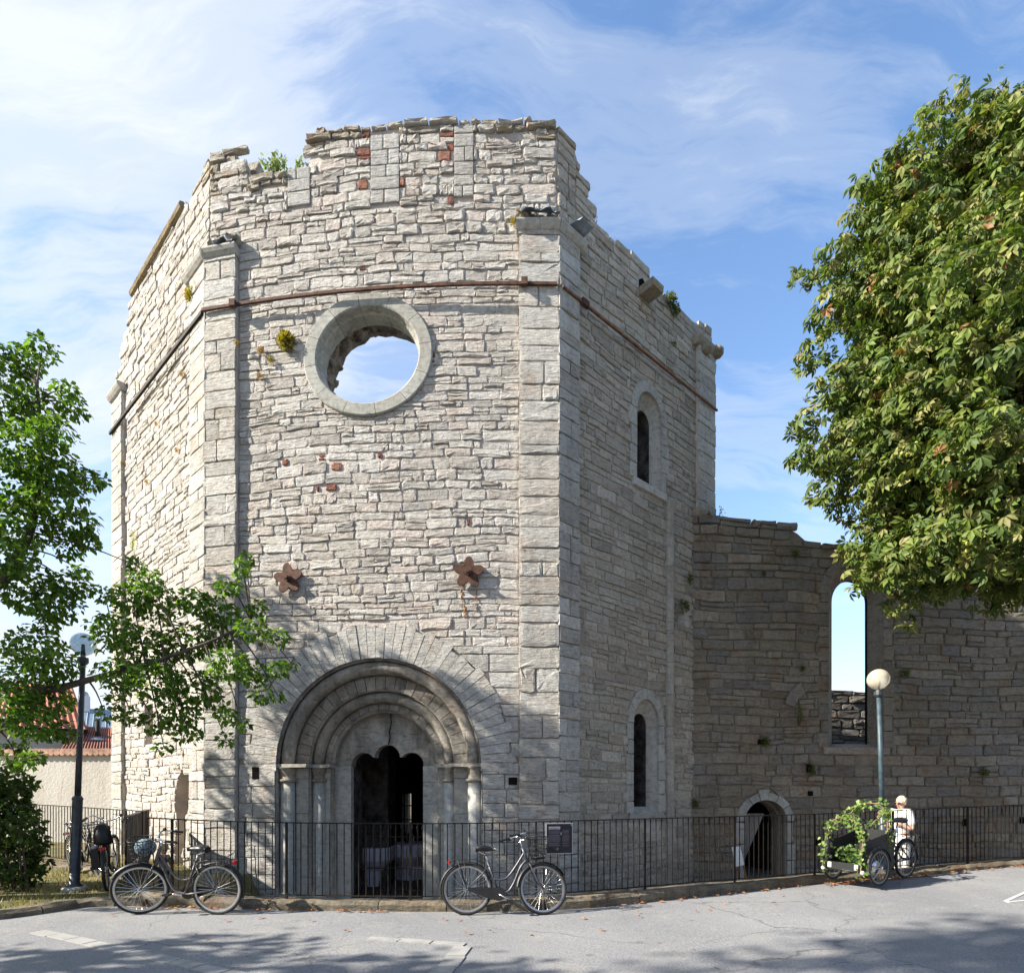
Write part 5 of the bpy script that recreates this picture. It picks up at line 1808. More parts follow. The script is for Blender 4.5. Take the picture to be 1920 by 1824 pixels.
        for i, rr_ in enumerate(rings_): bk.tube(rr_, 0.007 if i in (0, 5) else 0.0042, 4, closed=True)
        for q in range(20): bk.tube([rr_[q] for rr_ in rings_], 0.0042, 4, caps=False)
        for q in range(-3, 4): bk.tube([(c.x - 0.08, q * 0.03, 0.755), (c.x + 0.08, q * 0.03, 0.755)], 0.0028, 4)
        bo = part(sv(bk), 'basket', M_BLACK, o)
        if basket == 'bundle':
            pass
    if pannier:
        part(MB().box((-0.05, 0.11, 0.54), (0.30, 0.09, 0.32)), 'pannier', M_BLACK, o, False)
        part(MB().tube([(0.02, 0, 0.72), (0.02, 0, 0.75), (0.03, 0.01, 0.86), (0.06, 0.0, 1.0), (0.08, -0.01, 1.04)], [0.10, 0.13, 0.12, 0.09, 0.03], 7), 'bag', M_BLACK, o)
    return o, Q

# the two in front
zb = zroad(-0.57)
bicycle((-0.575, 7.43, zb), R(1.5), R(-7), 'grey-lilac step-through bicycle with empty mesh front basket, leaning on the railing beside the information board', M_GREYFRAME, R(14), 'mesh', crank=-28, kick=False)
BL, BQ = bicycle((-3.71, 7.40, zroad(-3.7)), R(179), R(3), 'grey-brown bicycle carrying a checked bundle in its front basket, on its kickstand by the grass', M_BROWNFRAME, R(24), 'bundle', crank=185)
# checked bundle lying in the basket
m, t, n, b = base_mat('checked_cloth')
tcn = n.new('ShaderNodeTexCoord').outputs['Object']
wv1 = n.new('ShaderNodeTexChecker', ins={'Scale': 34.0, 'Color1': (0.05, 0.085, 0.11, 1), 'Color2': (0.20, 0.27, 0.30, 1)})
t.links.new(tcn, wv1.inputs['Vector'])
t.links.new(wv1.outputs[0], b.inputs['Base Color'])
b.inputs['Roughness'].default_value = 0.9
mbb = MB().sphere((0, 0, 0), 0.125, 14, 9, (0.9, 1.15, 0.9))
rr5 = random.Random(8)
mbb.v = [p * (1 + 0.10 * mnoise.noise(p * 9)) for p in mbb.v]
MW = Matrix.Translation(BL.location) @ Matrix.Rotation(R(179), 4, 'Z') @ Matrix.Rotation(R(3), 4, 'X') @ Matrix.Scale(0.95, 4)
cloth = mbb.build('cloth_bundle', MATS['checked_cloth'], None, smooth=True)
cloth.location = MW @ (BQ @ Vector((0.965, 0, 0.895)))
tag(cloth, 'blue and white checked cloth bundle lying in a bicycle basket', 'cloth bundle')
# two parked on the grass behind the lamp
bicycle((-7.60, 10.22, zlawn(-7.6, 10.2)), R(-34), R(8), 'dark blue bicycle with a boxy front basket and red rear lamp, behind the lamp post', M_BLUEFRAME, R(-8), 'mesh')
bicycle((-5.95, 8.62, zlawn(-6.0, 8.7)), R(120), R(6), 'dark bicycle seen from behind with black bags, beside the slatted gate', M_BLUEFRAME, R(-12), None, True)

# ------------------------------------------------------------------ cargo tricycle with ivy
M_CARGO = mk('dark_grey_box_panel', (0.010, 0.0105, 0.0105), 0.7, 0.25, 6.0, coords='obj')
M_BROWNPANEL = mk('brown_box_panel', (0.022, 0.018, 0.014), 0.7, 0.25, 6.0, coords='obj')
M_PERSPEX = glassm('clear_panel', (0.95, 0.97, 0.97), 0.02)
cg_rear = Vector((6.62, 9.88, zroad(6.62) + 0.0))
cg_front = Vector((5.38, 9.20, zroad(5.38)))
hd = math.atan2(cg_front.y - cg_rear.y, cg_front.x - cg_rear.x)
cargo = empty('cargo_bicycle', cg_rear, 'black three-wheeled cargo bicycle with a front box draped in ivy', 'cargo bicycle')
cargo.rotation_mode = 'ZYX'
cargo.rotation_euler = (0, -math.asin((cg_front.z - cg_rear.z) / 1.42), hd)
LC = 1.42
M_DARKRIM = mk('dark_rim', (0.12, 0.12, 0.125), 0.35, 0.1, 20.0, metal=0.6, coords='obj')
RW, RFW = 0.325, 0.285
wheel(cargo, (0, 0, RW), RW, 28, rim=M_DARKRIM)
for s in (-1, 1):
    wheel(cargo, (LC, 0.36 * s, RFW), RFW, 20, rim=M_DARKRIM)
    mudguard(cargo, (LC, 0.36 * s, RFW), RFW + 0.015, 15, 165, M_BLACK)
    part(MB().lathe([(0.001, -0.004), (0.10, -0.004), (0.10, 0.004), (0.001, 0.004)], 20, (LC, 0.31 * s, RFW), Matrix.Rotation(R(90), 3, 'X')), 'brake_disc', M_CHROME, cargo)
mudguard(cargo, (0, 0, RW), RW + 0.015, 20, 185, M_BLACK)
# box: side panels slope up to the rear
bx0, bx1, by, bz0 = 0.86, 1.72, 0.27, 0.22
for s in (-1, 1):
    pp = [(bx0, bz0 + 0.03), (bx1 - 0.06, bz0), (bx1, bz0 + 0.02), (bx1, 0.66), (bx1 - 0.28, 0.70), (bx0, 0.84)]
    part(MB().prism(pp, lambda a, b, d, s=s: Vector((a, d * s, b)), by - 0.015, by), 'side_panel', M_BROWNPANEL, cargo, False)
    part(MB().tube([(bx1 + 0.005, by * s, bz0), (bx1 + 0.005, by * s, 0.67)], 0.035, 10), 'corner_post', M_CARGO, cargo)
part(MB().box(((bx0 + bx1) / 2, 0, bz0 + 0.02), (bx1 - bx0 - 0.02, 2 * by - 0.04, 0.03)), 'box_floor', M_CARGO, cargo, False)
part(MB().box((bx0 + 0.01, 0, 0.52), (0.02, 2 * by - 0.04, 0.62)), 'rear_panel', M_CARGO, cargo, False)
part(MB().box((bx1 + 0.012, 0, 0.27), (0.022, 2 * by - 0.05, 0.12)), 'front_board', M_CARGO, cargo, False)
part(MB().box((bx1 + 0.004, 0, 0.495), (0.006, 2 * by - 0.07, 0.33)), 'clear_window', M_PERSPEX, cargo, False)
for s in (-1, 1):
    for z in (0.40, 0.60):
        part(MB().box((bx1 + 0.014, 0.20 * s, z), (0.012, 0.035, 0.05)), 'window_clip', M_CHROME, cargo, False)
    part(MB().box((bx1 + 0.028, 0.21 * s, 0.28), (0.012, 0.055, 0.08)), 'reflector', M_WHITE, cargo, False)
    part(MB().tube([(bx1 + 0.02, 0.31 * s, 0.215), (bx1 + 0.05, 0.31 * s, 0.215)], 0.028, 10), 'front_lamp', M_WHITE, cargo)
part(MB().tube([(bx1 + 0.01, -0.33, 0.215), (bx1 + 0.01, 0.33, 0.215)], 0.016, 8), 'front_bar', M_BLACK, cargo)
part(MB().tube([(LC, -0.38, RFW), (LC, 0.38, RFW)], 0.016, 8), 'front_axle', M_BLACK, cargo)
for s in (-1, 1):
    for z in (0.0,):
        part(MB().box((bx0 + 0.06, (by + 0.004) * s, 0.73), (0.05, 0.006, 0.04)), 'hinge_plate', M_CHROME, cargo, False)
fr = MB()
fr.tube(bend([(0.84, 0, 0.34), (0.62, 0, 0.36), (0.50, 0, 0.42), (0.40, 0, 0.55), (0.36, 0, 0.62)]), 0.024, 8)
fr.tube([(0.34, 0, 0.72), (0.44, 0, 0.29)], 0.021, 8)
fr.tube([(0.84, 0, 0.28), (0.44, 0, 0.27)], 0.022, 8)
for s in (-1, 1):
    fr.tube([(0.36, 0.0, 0.62), (0.22, 0.05 * s, 0.52), (0, 0.06 * s, RW)], 0.012, 6)
    fr.tube([(0.44, 0.0, 0.28), (0.0, 0.06 * s, RW)], 0.012, 6)
part(fr, 'frame', M_BLACK, cargo)
part(MB().sphere((0.46, 0, 0.29), 0.085, 12, 8, (1, 0.8, 1)), 'motor', M_BLACK, cargo)
ck = MB()
for s, an in ((-1, 200), (1, 20)):
    ck.tube([(0.46, s * 0.09, 0.29), (0.46 + 0.16 * math.cos(R(an)), s * 0.1, 0.29 + 0.16 * math.sin(R(an)))], 0.012, 6)
cr = part(ck, 'crank', M_BLACK, cargo)
part(MB().tube([(0.27, 0, 0.93), (0.34, 0, 0.70)], 0.014, 8), 'seat_post', M_CHROME, cargo)
vs = []
for x, hw, zt_ in [(-0.13, 0.085, 0.0), (-0.11, 0.105, 0.035), (-0.04, 0.10, 0.04), (0.03, 0.06, 0.028), (0.09, 0.032, 0.022), (0.15, 0.024, 0.012)]:
    for a in range(8):
        an = 2 * math.pi * a / 8
        vs.append(Vector((0.25 + x, hw * math.cos(an), 0.965 + zt_ * 0.6 + (0.03 + 0.012 * (hw > 0.05)) * math.sin(an))))
fs = [(8 * i + a, 8 * i + (a + 1) % 8, 8 * i + 8 + (a + 1) % 8, 8 * i + 8 + a) for i in range(5) for a in range(8)] + [tuple(range(8)), tuple(reversed(range(40, 48)))]
part(MB().add(vs, fs), 'saddle', M_LEATHER, cargo)
rk_ = MB()
for s in (-0.07, 0.07):
    rk_.tube([(0.22, s * 0.6, 0.70), (0.10, s, 0.735), (-0.30, s, 0.735), (-0.33, s, 0.66)], 0.006, 5)
    rk_.tube([(-0.15, s, 0.735), (0, s, RW)], 0.0055, 5)
    rk_.tube([(-0.30, s, 0.735), (0, s, RW)], 0.0055, 5)
for x in (0.10, -0.1, -0.30): rk_.tube([(x, -0.07, 0.735), (x, 0.07, 0.735)], 0.0055, 5)
part(rk_, 'luggage_rack', M_BLACK, cargo)
hb = MB().tube(bend([(0.80, 0.30, 0.98), (0.86, 0.18, 0.96), (0.88, 0, 0.90), (0.86, -0.18, 0.96), (0.80, -0.30, 0.98)]), 0.012, 8)
part(hb, 'handlebar', M_BLACK, cargo)
# hoops for the ivy
hoops = []
for x, zt_ in ((bx1 - 0.05, 1.08), (bx0 + 0.12, 1.30)):
    pts = bend([(x, by, 0.60), (x, by, zt_ - 0.22), (x, by * 0.7, zt_ - 0.04), (x, 0, zt_), (x, -by * 0.7, zt_ - 0.04), (x, -by, zt_ - 0.22), (x, -by, 0.60)], 6)
    part(MB().tube(pts, 0.009, 6), 'hoop', M_BLACK, cargo)
    hoops.append(pts)
MC = Matrix.Translation(cargo.location) @ Matrix.Rotation(hd, 4, 'Z') @ Matrix.Rotation(cargo.rotation_euler.y, 4, 'Y')
IVY_PATHS = [[MC @ p for p in h] for h in hoops]
IVY_PATHS.append([MC @ Vector(p) for p in bend([(bx1 - 0.05, -by * 0.8, 1.0), (bx1 - 0.3, -by, 1.0), (bx0 + 0.3, -by, 1.12), (bx0 + 0.12, -by * 0.8, 1.22)], 6)])
IVY_PATHS.append([MC @ Vector(p) for p in bend([(bx1 - 0.05, by * 0.8, 1.0), (bx1 - 0.3, by, 1.02), (bx0 + 0.3, by, 1.14), (bx0 + 0.12, by * 0.8, 1.22)], 6)])
IVY_PATHS.append([MC @ Vector(p) for p in ((bx1 + 0.0, by + 0.03, 0.75), (bx1 + 0.02, by + 0.03, 0.28))])
IVY_PATHS.append([MC @ Vector(p) for p in ((bx1 - 0.02, -by - 0.04, 0.80), (bx1 - 0.02, -by - 0.04, 0.25))])
IVY_BOX = [MC @ Vector((rr5.uniform(bx1 - 0.45, bx1 - 0.03), rr5.uniform(-by + 0.05, by - 0.05), rr5.uniform(0.27, 0.66))) for i in range(230)]

# ------------------------------------------------------------------ information board on the railing
sgx = (1048.5 - CXP) * 7.9 / FPX
sa_ = math.atan2(FT(sgx + 0.1) - FT(sgx - 0.1), 0.2)
sgc = Vector((sgx, FT(sgx) - 0.035, 0))
z1, z0 = EYE - (1542.5 - HYP) * sgc.y / FPX, EYE - (1600 - HYP) * sgc.y / FPX
SG = Face((sgc - Vector((math.cos(sa_), math.sin(sa_), 0)) * 0.187).to_2d(), (sgc + Vector((math.cos(sa_), math.sin(sa_), 0)) * 0.187).to_2d())
sign = world_thing('information_board', (sgc.x, sgc.y, z0), 'square dark navy information board with rows of small text, fixed to the railing', 'information board')
MB().prism([(0, z0), (SG.W, z0), (SG.W, z1), (0, z1)], SG.P, -0.006, 0.004).build('frame', mk('grey_sign_edge', (0.42, 0.43, 0.43), 0.5, 0.08), sign)
fw = 0.010
MB().prism([(fw, z0 + fw), (SG.W - fw, z0 + fw), (SG.W - fw, z1 - fw), (fw, z1 - fw)], SG.P, 0.004, 0.007).build('panel', mk('navy_panel', (0.012, 0.011, 0.020), 0.45, 0.2), sign)
M_TXT1 = mk('white_print', (0.55, 0.53, 0.58), 0.6, 0.1); M_TXT2 = mk('grey_print', (0.13, 0.12, 0.15), 0.6, 0.1)
H_, W_ = z1 - z0, SG.W
rt = random.Random(2)
def textline(x0, x1, y, h, mat):
    mb = MB(); x = x0
    while x < x1 - 0.01:
        l = rt.uniform(0.02, 0.06); xe = min(x + l, x1)
        mb.prism([(W_ * x, z0 + H_ * (y - h)), (W_ * xe, z0 + H_ * (y - h)), (W_ * xe, z0 + H_ * y), (W_ * x, z0 + H_ * y)], SG.P, 0.007, 0.0076)
        x = xe + 0.012
    mb.build('text_line', mat, sign)
textline(0.10, 0.54, 0.885, 0.025, M_TXT1); textline(0.10, 0.54, 0.83, 0.022, M_TXT1)
for y in (0.765, 0.735, 0.705, 0.675, 0.625, 0.60, 0.565, 0.535, 0.505, 0.475, 0.44, 0.41, 0.36, 0.335, 0.295, 0.27): textline(0.10, 0.55 - rt.uniform(0, 0.05), y, 0.012, M_TXT2)
for y in (0.775, 0.75, 0.725, 0.70, 0.675, 0.625, 0.60, 0.57, 0.545, 0.515, 0.49, 0.46, 0.435, 0.40, 0.355, 0.33, 0.28, 0.255): textline(0.62, 0.87 - rt.uniform(0, 0.04), y, 0.010, M_TXT2)
plan = [(0.28, 0.20), (0.33, 0.15), (0.38, 0.12), (0.44, 0.10), (0.46, 0.19), (0.42, 0.20), (0.40, 0.14)]
MB().tube([SG.P(W_ * a, z0 + H_ * b, 0.008) for a, b in plan], 0.0016, 4).build('plan_drawing', M_TXT2, sign)
MB().prism([(W_ * 0.545, z0 + H_ * 0.62), (W_ * 0.565, z0 + H_ * 0.62), (W_ * 0.565, z0 + H_ * 0.71), (W_ * 0.558, z0 + H_ * 0.71)], SG.P, 0.007, 0.0076).build('emblem', M_TXT1, sign)
MB().prism([(W_ * 0.925, z0 + H_ * 0.92), (W_ * 0.95, z0 + H_ * 0.92), (W_ * 0.95, z0 + H_ * 0.965), (W_ * 0.94, z0 + H_ * 0.965)], SG.P, 0.007, 0.0076).build('emblem', M_TXT1, sign)

# ------------------------------------------------------------------ easel at the small door
M_PINE = mk('orange_pine', (0.30, 0.125, 0.035), 0.6, 0.25, 20.0, sx=(1, 1, 0.2))
ez = at(1385, 1645, 11.55); ez.z = YARD
easel = world_thing('easel', ez, 'orange wooden easel holding a blank white board, beside the small arched door', 'easel')
def zpt(px, py, y): return at(px, py, y)
MB().tube([zpt(1375, 1543, 11.75), zpt(1380, 1600, 11.6)], 0.018, 4).build('mast', M_PINE, easel)
for a, b in (((1376, 1590, 11.6), (1378, 1662, 11.4)), ((1388, 1596, 11.6), (1403, 1662, 11.4)), ((1378, 1560, 11.75), (1386, 1660, 12.1))):
    p, q = zpt(*a), zpt(*b); q.z = YARD
    MB().tube([p, q], 0.018, 4).build('leg', M_PINE, easel)
bq = [zpt(1372, 1587.5, 11.52), zpt(1388, 1586, 11.52), zpt(1396, 1621, 11.42), zpt(1379, 1624.5, 11.42)]
MB().hexa([p + Vector((0, 0.012, 0)) for p in bq] + bq).build('board', M_WHITE, easel, fixn=True)

# ------------------------------------------------------------------ slatted gate leaf, standing open
M_OLDWOOD = mk('grey_weathered_wood', (0.075, 0.062, 0.050), 0.9, 0.45, 6.0, 0.5, 40.0, sx=(3, 3, 0.3), col2=(0.12, 0.10, 0.085))
g0, g1 = at(238, 1500, 8.6), at(277, 1500, 10.3)
GT = Face(g0.to_2d(), g1.to_2d())
gate = world_thing('slatted_gate', (g0.x, g0.y, 0.02), 'open gate leaf of weathered grey vertical boards at the gap in the railings', 'gate')
k = 15
for i in range(k):
    u0, u1 = GT.W * i / k + 0.01, GT.W * (i + 1) / k - 0.012
    zt_ = 1.08 + 0.05 * i / k
    MB().prism([(u0, 0.06), (u1, 0.06), (u1, zt_), (u0, zt_ - 0.004)], GT.P, 0.0, 0.02 + 0.004 * (i % 3)).build('board', M_OLDWOOD, gate, fixn=True)
for z in (0.25, 0.95):
    MB().prism([(0, z - 0.04), (GT.W, z - 0.04), (GT.W, z + 0.04), (0, z + 0.04)], GT.P, -0.03, 0.0).build('ledge', M_OLDWOOD, gate, fixn=True)
MB().prism([(-0.01, 1.085), (GT.W, 1.135), (GT.W, 1.16), (-0.01, 1.11)], GT.P, -0.04, 0.035).build('capping', M_OLDWOOD, gate, fixn=True)

# ------------------------------------------------------------------ inside the hall: far window, tables, low iron gate
M_CLOTH = mk('white_table_linen', (0.55, 0.55, 0.62), 0.9, 0.06, 4.0)
def hall_table(px, y, r_, label):
    p = Vector(((px - CXP) * y / FPX, y, YARD + 0.02))
    o = world_thing('banquet_table', p, label, 'table', 'tables inside the hall')
    zt_ = 0.76
    n_ = 28
    prof = [(r_, zt_), (r_ * 1.02, zt_ - 0.02), (r_ * 0.97, zt_ - 0.25), (r_ * 0.62, 0.3), (r_ * 0.55, 0.0)]
    vs = []
    for j, (rr_, z) in enumerate(prof):
        for i in range(n_):
            a = 2 * math.pi * i / n_
            f = 1 + (0.06 * math.sin(a * 9) * j / 4)
            vs.append(p + Vector((rr_ * f * math.cos(a), rr_ * f * math.sin(a), z)))
    fs = [(j * n_ + i, j * n_ + (i + 1) % n_, (j + 1) * n_ + (i + 1) % n_, (j + 1) * n_ + i) for j in range(4) for i in range(n_)] + [tuple(reversed(range(n_)))]
    MB().add(vs, fs).build('tablecloth', M_CLOTH, o, smooth=False)
    MB().lathe([(0.03, zt_), (0.035, zt_ + 0.1), (0.02, zt_ + 0.14), (0.03, zt_ + 0.2)], 10, p + Vector((-0.06, 0, 0))).build('bottle', M_GLOBE_CLEAR, o, smooth=True)
    MB().tube([p + Vector((0.08, 0, zt_)), p + Vector((0.08, 0, zt_ + 0.16))], 0.011, 8).build('candle', M_WHITE, o)
    return p
hall_table(702, 11.7, 0.38, 'small round table with tapered white cloth, in the middle of the dark doorway')
hall_table(768, 12.6, 0.55, 'larger round table with pale cloth deeper inside, beside the right door post')
hall_table(655, 12.9, 0.40, 'round table with pale cloth half hidden behind the door post nearer the lamp')
mb = MB()
for i in range(120):
    p = at(700 + rt.gauss(0, 13), 1610 + rt.gauss(0, 22), 12.3 + rt.gauss(0, 0.15))
    s_ = rt.uniform(0.02, 0.05)
    mb.add([p + Vector((rt.uniform(-1, 1), rt.uniform(-1, 1), rt.uniform(-1, 1))) * s_ for _ in range(3)], [(0, 1, 2)], rt.choice([(0.35, 0.17, 0.03), (0.25, 0.12, 0.02), (0.08, 0.10, 0.03)]))
vase = world_thing('flower_vase', at(700, 1680, 12.3), 'tall bunch of yellow-brown dried flowers behind the small round table', 'flowers')
vase.location.z = YARD
WLOC[vase.name] = Vector(vase.location)
mb.build('blossom', M_DRYLEAF, vase)
MB().lathe([(0.12, YARD + 0.02), (0.16, YARD + 0.35), (0.09, YARD + 0.75), (0.12, YARD + 0.8)], 12, (at(700, 1500, 12.3).x, 12.3, 0)).build('vase', M_CORE, vase, smooth=True)
ig = world_thing('iron_gate', FR.P(pcu, YARD, -0.8), 'low ornamental wrought iron gate with spear tips across the church portal', 'gate')
for i in range(13):
    u = pcu - 0.58 + 1.16 * i / 12
    MB().tube([FR.P(u, YARD + 0.02, -0.8), FR.P(u, 0.78, -0.8)], 0.009, 6).build('bar', M_DARKIRON, ig)
    MB().tube([FR.P(u, 0.78, -0.8), FR.P(u, 0.82, -0.8), FR.P(u, 0.90, -0.8)], [0.008, 0.026, 0.002], 6).build('spear_tip', M_DARKIRON, ig)
for v in (-0.30, 0.10, 0.66):
    MB().tube([FR.P(pcu - 0.60, v, -0.8), FR.P(pcu + 0.60, v, -0.8)], 0.012, 6).build('rail', M_DARKIRON, ig)
# far window of the hall with an iron grille
fa, fb = REARF.a, REARF.b
best = min((abs(CXP + FPX * (fa.x + (fb.x - fa.x) * k / 400) / (fa.y + (fb.y - fa.y) * k / 400) - 775), k) for k in range(401))[1] / 400 * REARF.W
yy = REARF.P(best, 0).y
zz1, zz0 = EYE - (1487 - HYP) * yy / FPX, EYE - (1559 - HYP) * yy / FPX
boolean_cut(REARC, [prism_cutter(REARF, [(best - 0.17, zz0), (best + 0.17, zz0), (best + 0.17, zz1), (best - 0.17, zz1)], 0.6, -1.6)])
gr = MB()
for i in range(4):
    u = best - 0.3 + 0.2 * i
    gr.tube([REARF.P(u, zz0, -0.9), REARF.P(u, zz1 + 0.1, -0.9)], 0.022, 6)
for v in (0.35, 0.7): gr.tube([REARF.P(best - 0.38, zz0 + (zz1 - zz0) * v, -0.9), REARF.P(best + 0.38, zz0 + (zz1 - zz0) * v, -0.9)], 0.022, 6)
gr.build('window_grille', M_DARKIRON, ruin)
# curtain and low cloth in the chancel door
cu_ = MB(); vs = []
NU, NV = 10, 6
for j in range(NV + 1):
    for i in range(NU + 1):
        k = j / NV
        u = CDOOR.cu - 0.44 + (0.62 - 0.52 * k) * i / NU
        vs.append(CW.P(u, CDOOR.vs + 0.15 - 1.15 * k, -0.36 + 0.03 * math.sin(i * 2.1)))
fs = [(j * (NU + 1) + i, j * (NU + 1) + i + 1, (j + 1) * (NU + 1) + i + 1, (j + 1) * (NU + 1) + i) for j in range(NV) for i in range(NU)]
cur = cu_.add(vs, fs).build('curtain', mk('grey_gauze', (0.26, 0.25, 0.24), 0.95, 0.1), None, smooth=True)
tag(cur, 'thin grey curtain tied back in the small arched doorway', 'curtain')

# ------------------------------------------------------------------ houses beyond the garden wall
M_ROOFTILE = mk('red_roof_tiles', (0.34, 0.11, 0.06), 0.85, 0.3, 3.0, 0.4, 12.0, col2=(0.42, 0.17, 0.10))
M_PANROOF = mk('red_pantiles', (0.20, 0.075, 0.05), 0.85, 0.25, 3.0, col2=(0.26, 0.10, 0.065))
M_BLUEROOF = mk('blue_grey_sheet_metal', (0.20, 0.26, 0.31), 0.45, 0.12, 3.0, metal=0.2)
M_RENDER = mk('beige_render', (0.40, 0.37, 0.33), 0.95, 0.1, 2.0)
M_WHITEWALL = mk('white_chimney', (0.55, 0.57, 0.60), 0.9, 0.08, 2.0)
def house(px, y, w, depth, py_e, py_r, wall, roof, label, cols=22, hip=0.0):
    """front right corner of the eaves at pixel px and depth y; the house is turned square to the line of sight"""
    x = (px - CXP) * y / FPX
    o = empty('house', (x, y, 0), label, 'house', 'houses beyond the garden wall', math.atan2(-x, y))
    zw = EYE + (HYP - py_e) * y / FPX
    yr = y * (1 + depth / 2 / math.hypot(x, y))
    zr = EYE + (HYP - py_r) * yr / FPX
    e = 0.3
    part(MB().box((-w / 2, depth / 2, (zw - 0.5) / 2), (w - 2 * e, depth - 2 * e, zw + 0.5)), 'wall', wall, o, False)
    a, b_, c, d = Vector((-w, 0, zw)), Vector((0, 0, zw)), Vector((0, depth, zw)), Vector((-w, depth, zw))
    r0, r1 = Vector((-w + hip, depth / 2, zr)), Vector((-hip, depth / 2, zr))
    rf = part(MB().add([a, b_, c, d, r0, r1], [(0, 1, 5, 4), (1, 2, 5), (2, 3, 4, 5), (3, 0, 4), (3, 2, 1, 0)]), 'roof', roof, o, False)
    if cols:
        rt_ = MB()
        for i in range(cols):
            k0 = (i + 0.5) / cols
            pa = a + (b_ - a) * k0; pb = r0 + (r1 - r0) * k0
            nrm = Vector((0, -(zr - zw), depth / 2)).normalized() * 0.03
            rt_.tube([pa + nrm, pb + nrm], w / cols * 0.3, 6)
        put(rt_.mesh('tile_rows', roof), 'tile_rows', rf)
    part(MB().tube([a + Vector((0, -0.06, 0)), b_ + Vector((0, -0.06, 0))], 0.07, 6), 'gutter', M_DARKIRON, o)
    return o, rf, zw, zr
h1, _, zw, zr = house(165, 27, 5.0, 6.0, 1370, 1292, M_RENDER, M_ROOFTILE, 'beige house with a steep red tiled roof just behind the garden wall', 20, 0.6)
part(MB().tube([(-0.35, 0.2, 0), (-0.35, 0.2, zw)], 0.07, 8), 'drain_pipe', M_DARKIRON, h1)
house(38, 31, 9.0, 7.0, 1350, 1290, M_RENDER, M_ROOFTILE, 'house with a red tiled roof half hidden by the leafy branches', 34)
h3, rf3, zw, zr = house(262, 42, 4.6, 9.0, 1404, 1334, M_WHITEWALL, M_BLUEROOF, 'house with a blue-grey sheet metal roof and a white chimney', 0)
seam = MB()
for i in range(12):
    seam.tube([(-4.6 * (i + 0.5) / 12, 0, zw + 0.02), (-4.6 * (i + 0.5) / 12, 4.5, zr + 0.03)], 0.03, 4)
put(seam.mesh('roof_seams', M_BLUEROOF), 'roof_seams', rf3)
part(MB().box((-3.5, 4.5, zr + 0.1), (0.68, 0.8, 1.6)), 'chimney', M_WHITEWALL, h3, False)
part(MB().sphere((-3.5, 4.5, zr + 1.0), 0.28, 12, 8), 'chimney_cowl', mk('zinc_cowl', (0.30, 0.36, 0.38), 0.4, 0.2, metal=0.5), h3)
h4, _, zw, zr = house(266, 27, 3.1, 4.5, 1418, 1368, M_RENDER, M_PANROOF, 'low house with a dark red pantile roof next to the church wall', 26, 0.5)
part(MB().tube([(-1.75, 1.5, zw + 0.3), (-1.75, 1.5, zr + 0.35)], 0.09, 10), 'flue', M_DARKIRON, h4)
part(MB().lathe([(0.32, 0.0), (0.30, 0.06), (0.12, 0.14)], 14, (-1.75, 1.3, zw + 0.75)), 'flue_collar', M_LEAD, h4)

# ------------------------------------------------------------------ unseen houses added behind the camera to block low sky light
M_OCHRE = mk('ochre_render', (0.36, 0.25, 0.13), 0.95, 0.12, 2.0)
M_PANE = mk('window_glass', (0.02, 0.025, 0.03), 0.1, 0.1, 2.0)
for (x0, x1, zw, zr, wl, lb) in ((-6.0, 6.0, 6.2, 9.0, M_RENDER, 'unseen beige two-storey house opposite the portal, added to block low sky light'), (6.3, 20.0, 7.4, 10.5, M_OCHRE, 'unseen ochre house opposite the chestnut, added to block low sky light'), (20.4, 36.0, 6.4, 9.4, M_RENDER, 'unseen long beige house further up the street, added to block low sky light')):
    o = world_thing('house', ((x0 + x1) / 2, -13, 0), lb, 'house', 'unseen houses added to block low sky light')
    MB().box(((x0 + x1) / 2, -13.0, zw / 2 - 0.2), (x1 - x0, 6.0, zw + 0.4)).build('wall', wl, o)
    e = 0.35
    MB().add([Vector(p) for p in ((x0 - e, -10 + e, zw), (x1 + e, -10 + e, zw), (x1 + e, -16 - e, zw), (x0 - e, -16 - e, zw), (x0 - e, -13, zr), (x1 + e, -13, zr))], [(0, 1, 5, 4), (1, 2, 5), (2, 3, 4, 5), (3, 0, 4), (3, 2, 1, 0)]).build('roof', M_ROOFTILE, o)
    k = int((x1 - x0) / 2.2)
    for i in range(k):
        x = x0 + (x1 - x0) * (i + 0.5) / k
        for z in (1.6, 4.4):
            wn = MB().box((x, -9.97, z), (1.0, 0.08, 1.5)).build('window', M_WHITEWALL, o)
            sub_origin(wn)
            MB().box((x, -9.92, z), (0.84, 0.03, 1.34)).build('pane', M_PANE, wn)
# ------------------------------------------------------------------ foliage
def basis(nrm, tip):
    tip = tip - nrm * np.sum(tip * nrm, axis=1, keepdims=True)
    tip /= np.linalg.norm(tip, axis=1, keepdims=True) + 1e-9
    side = np.cross(nrm, tip)
    return tip, side

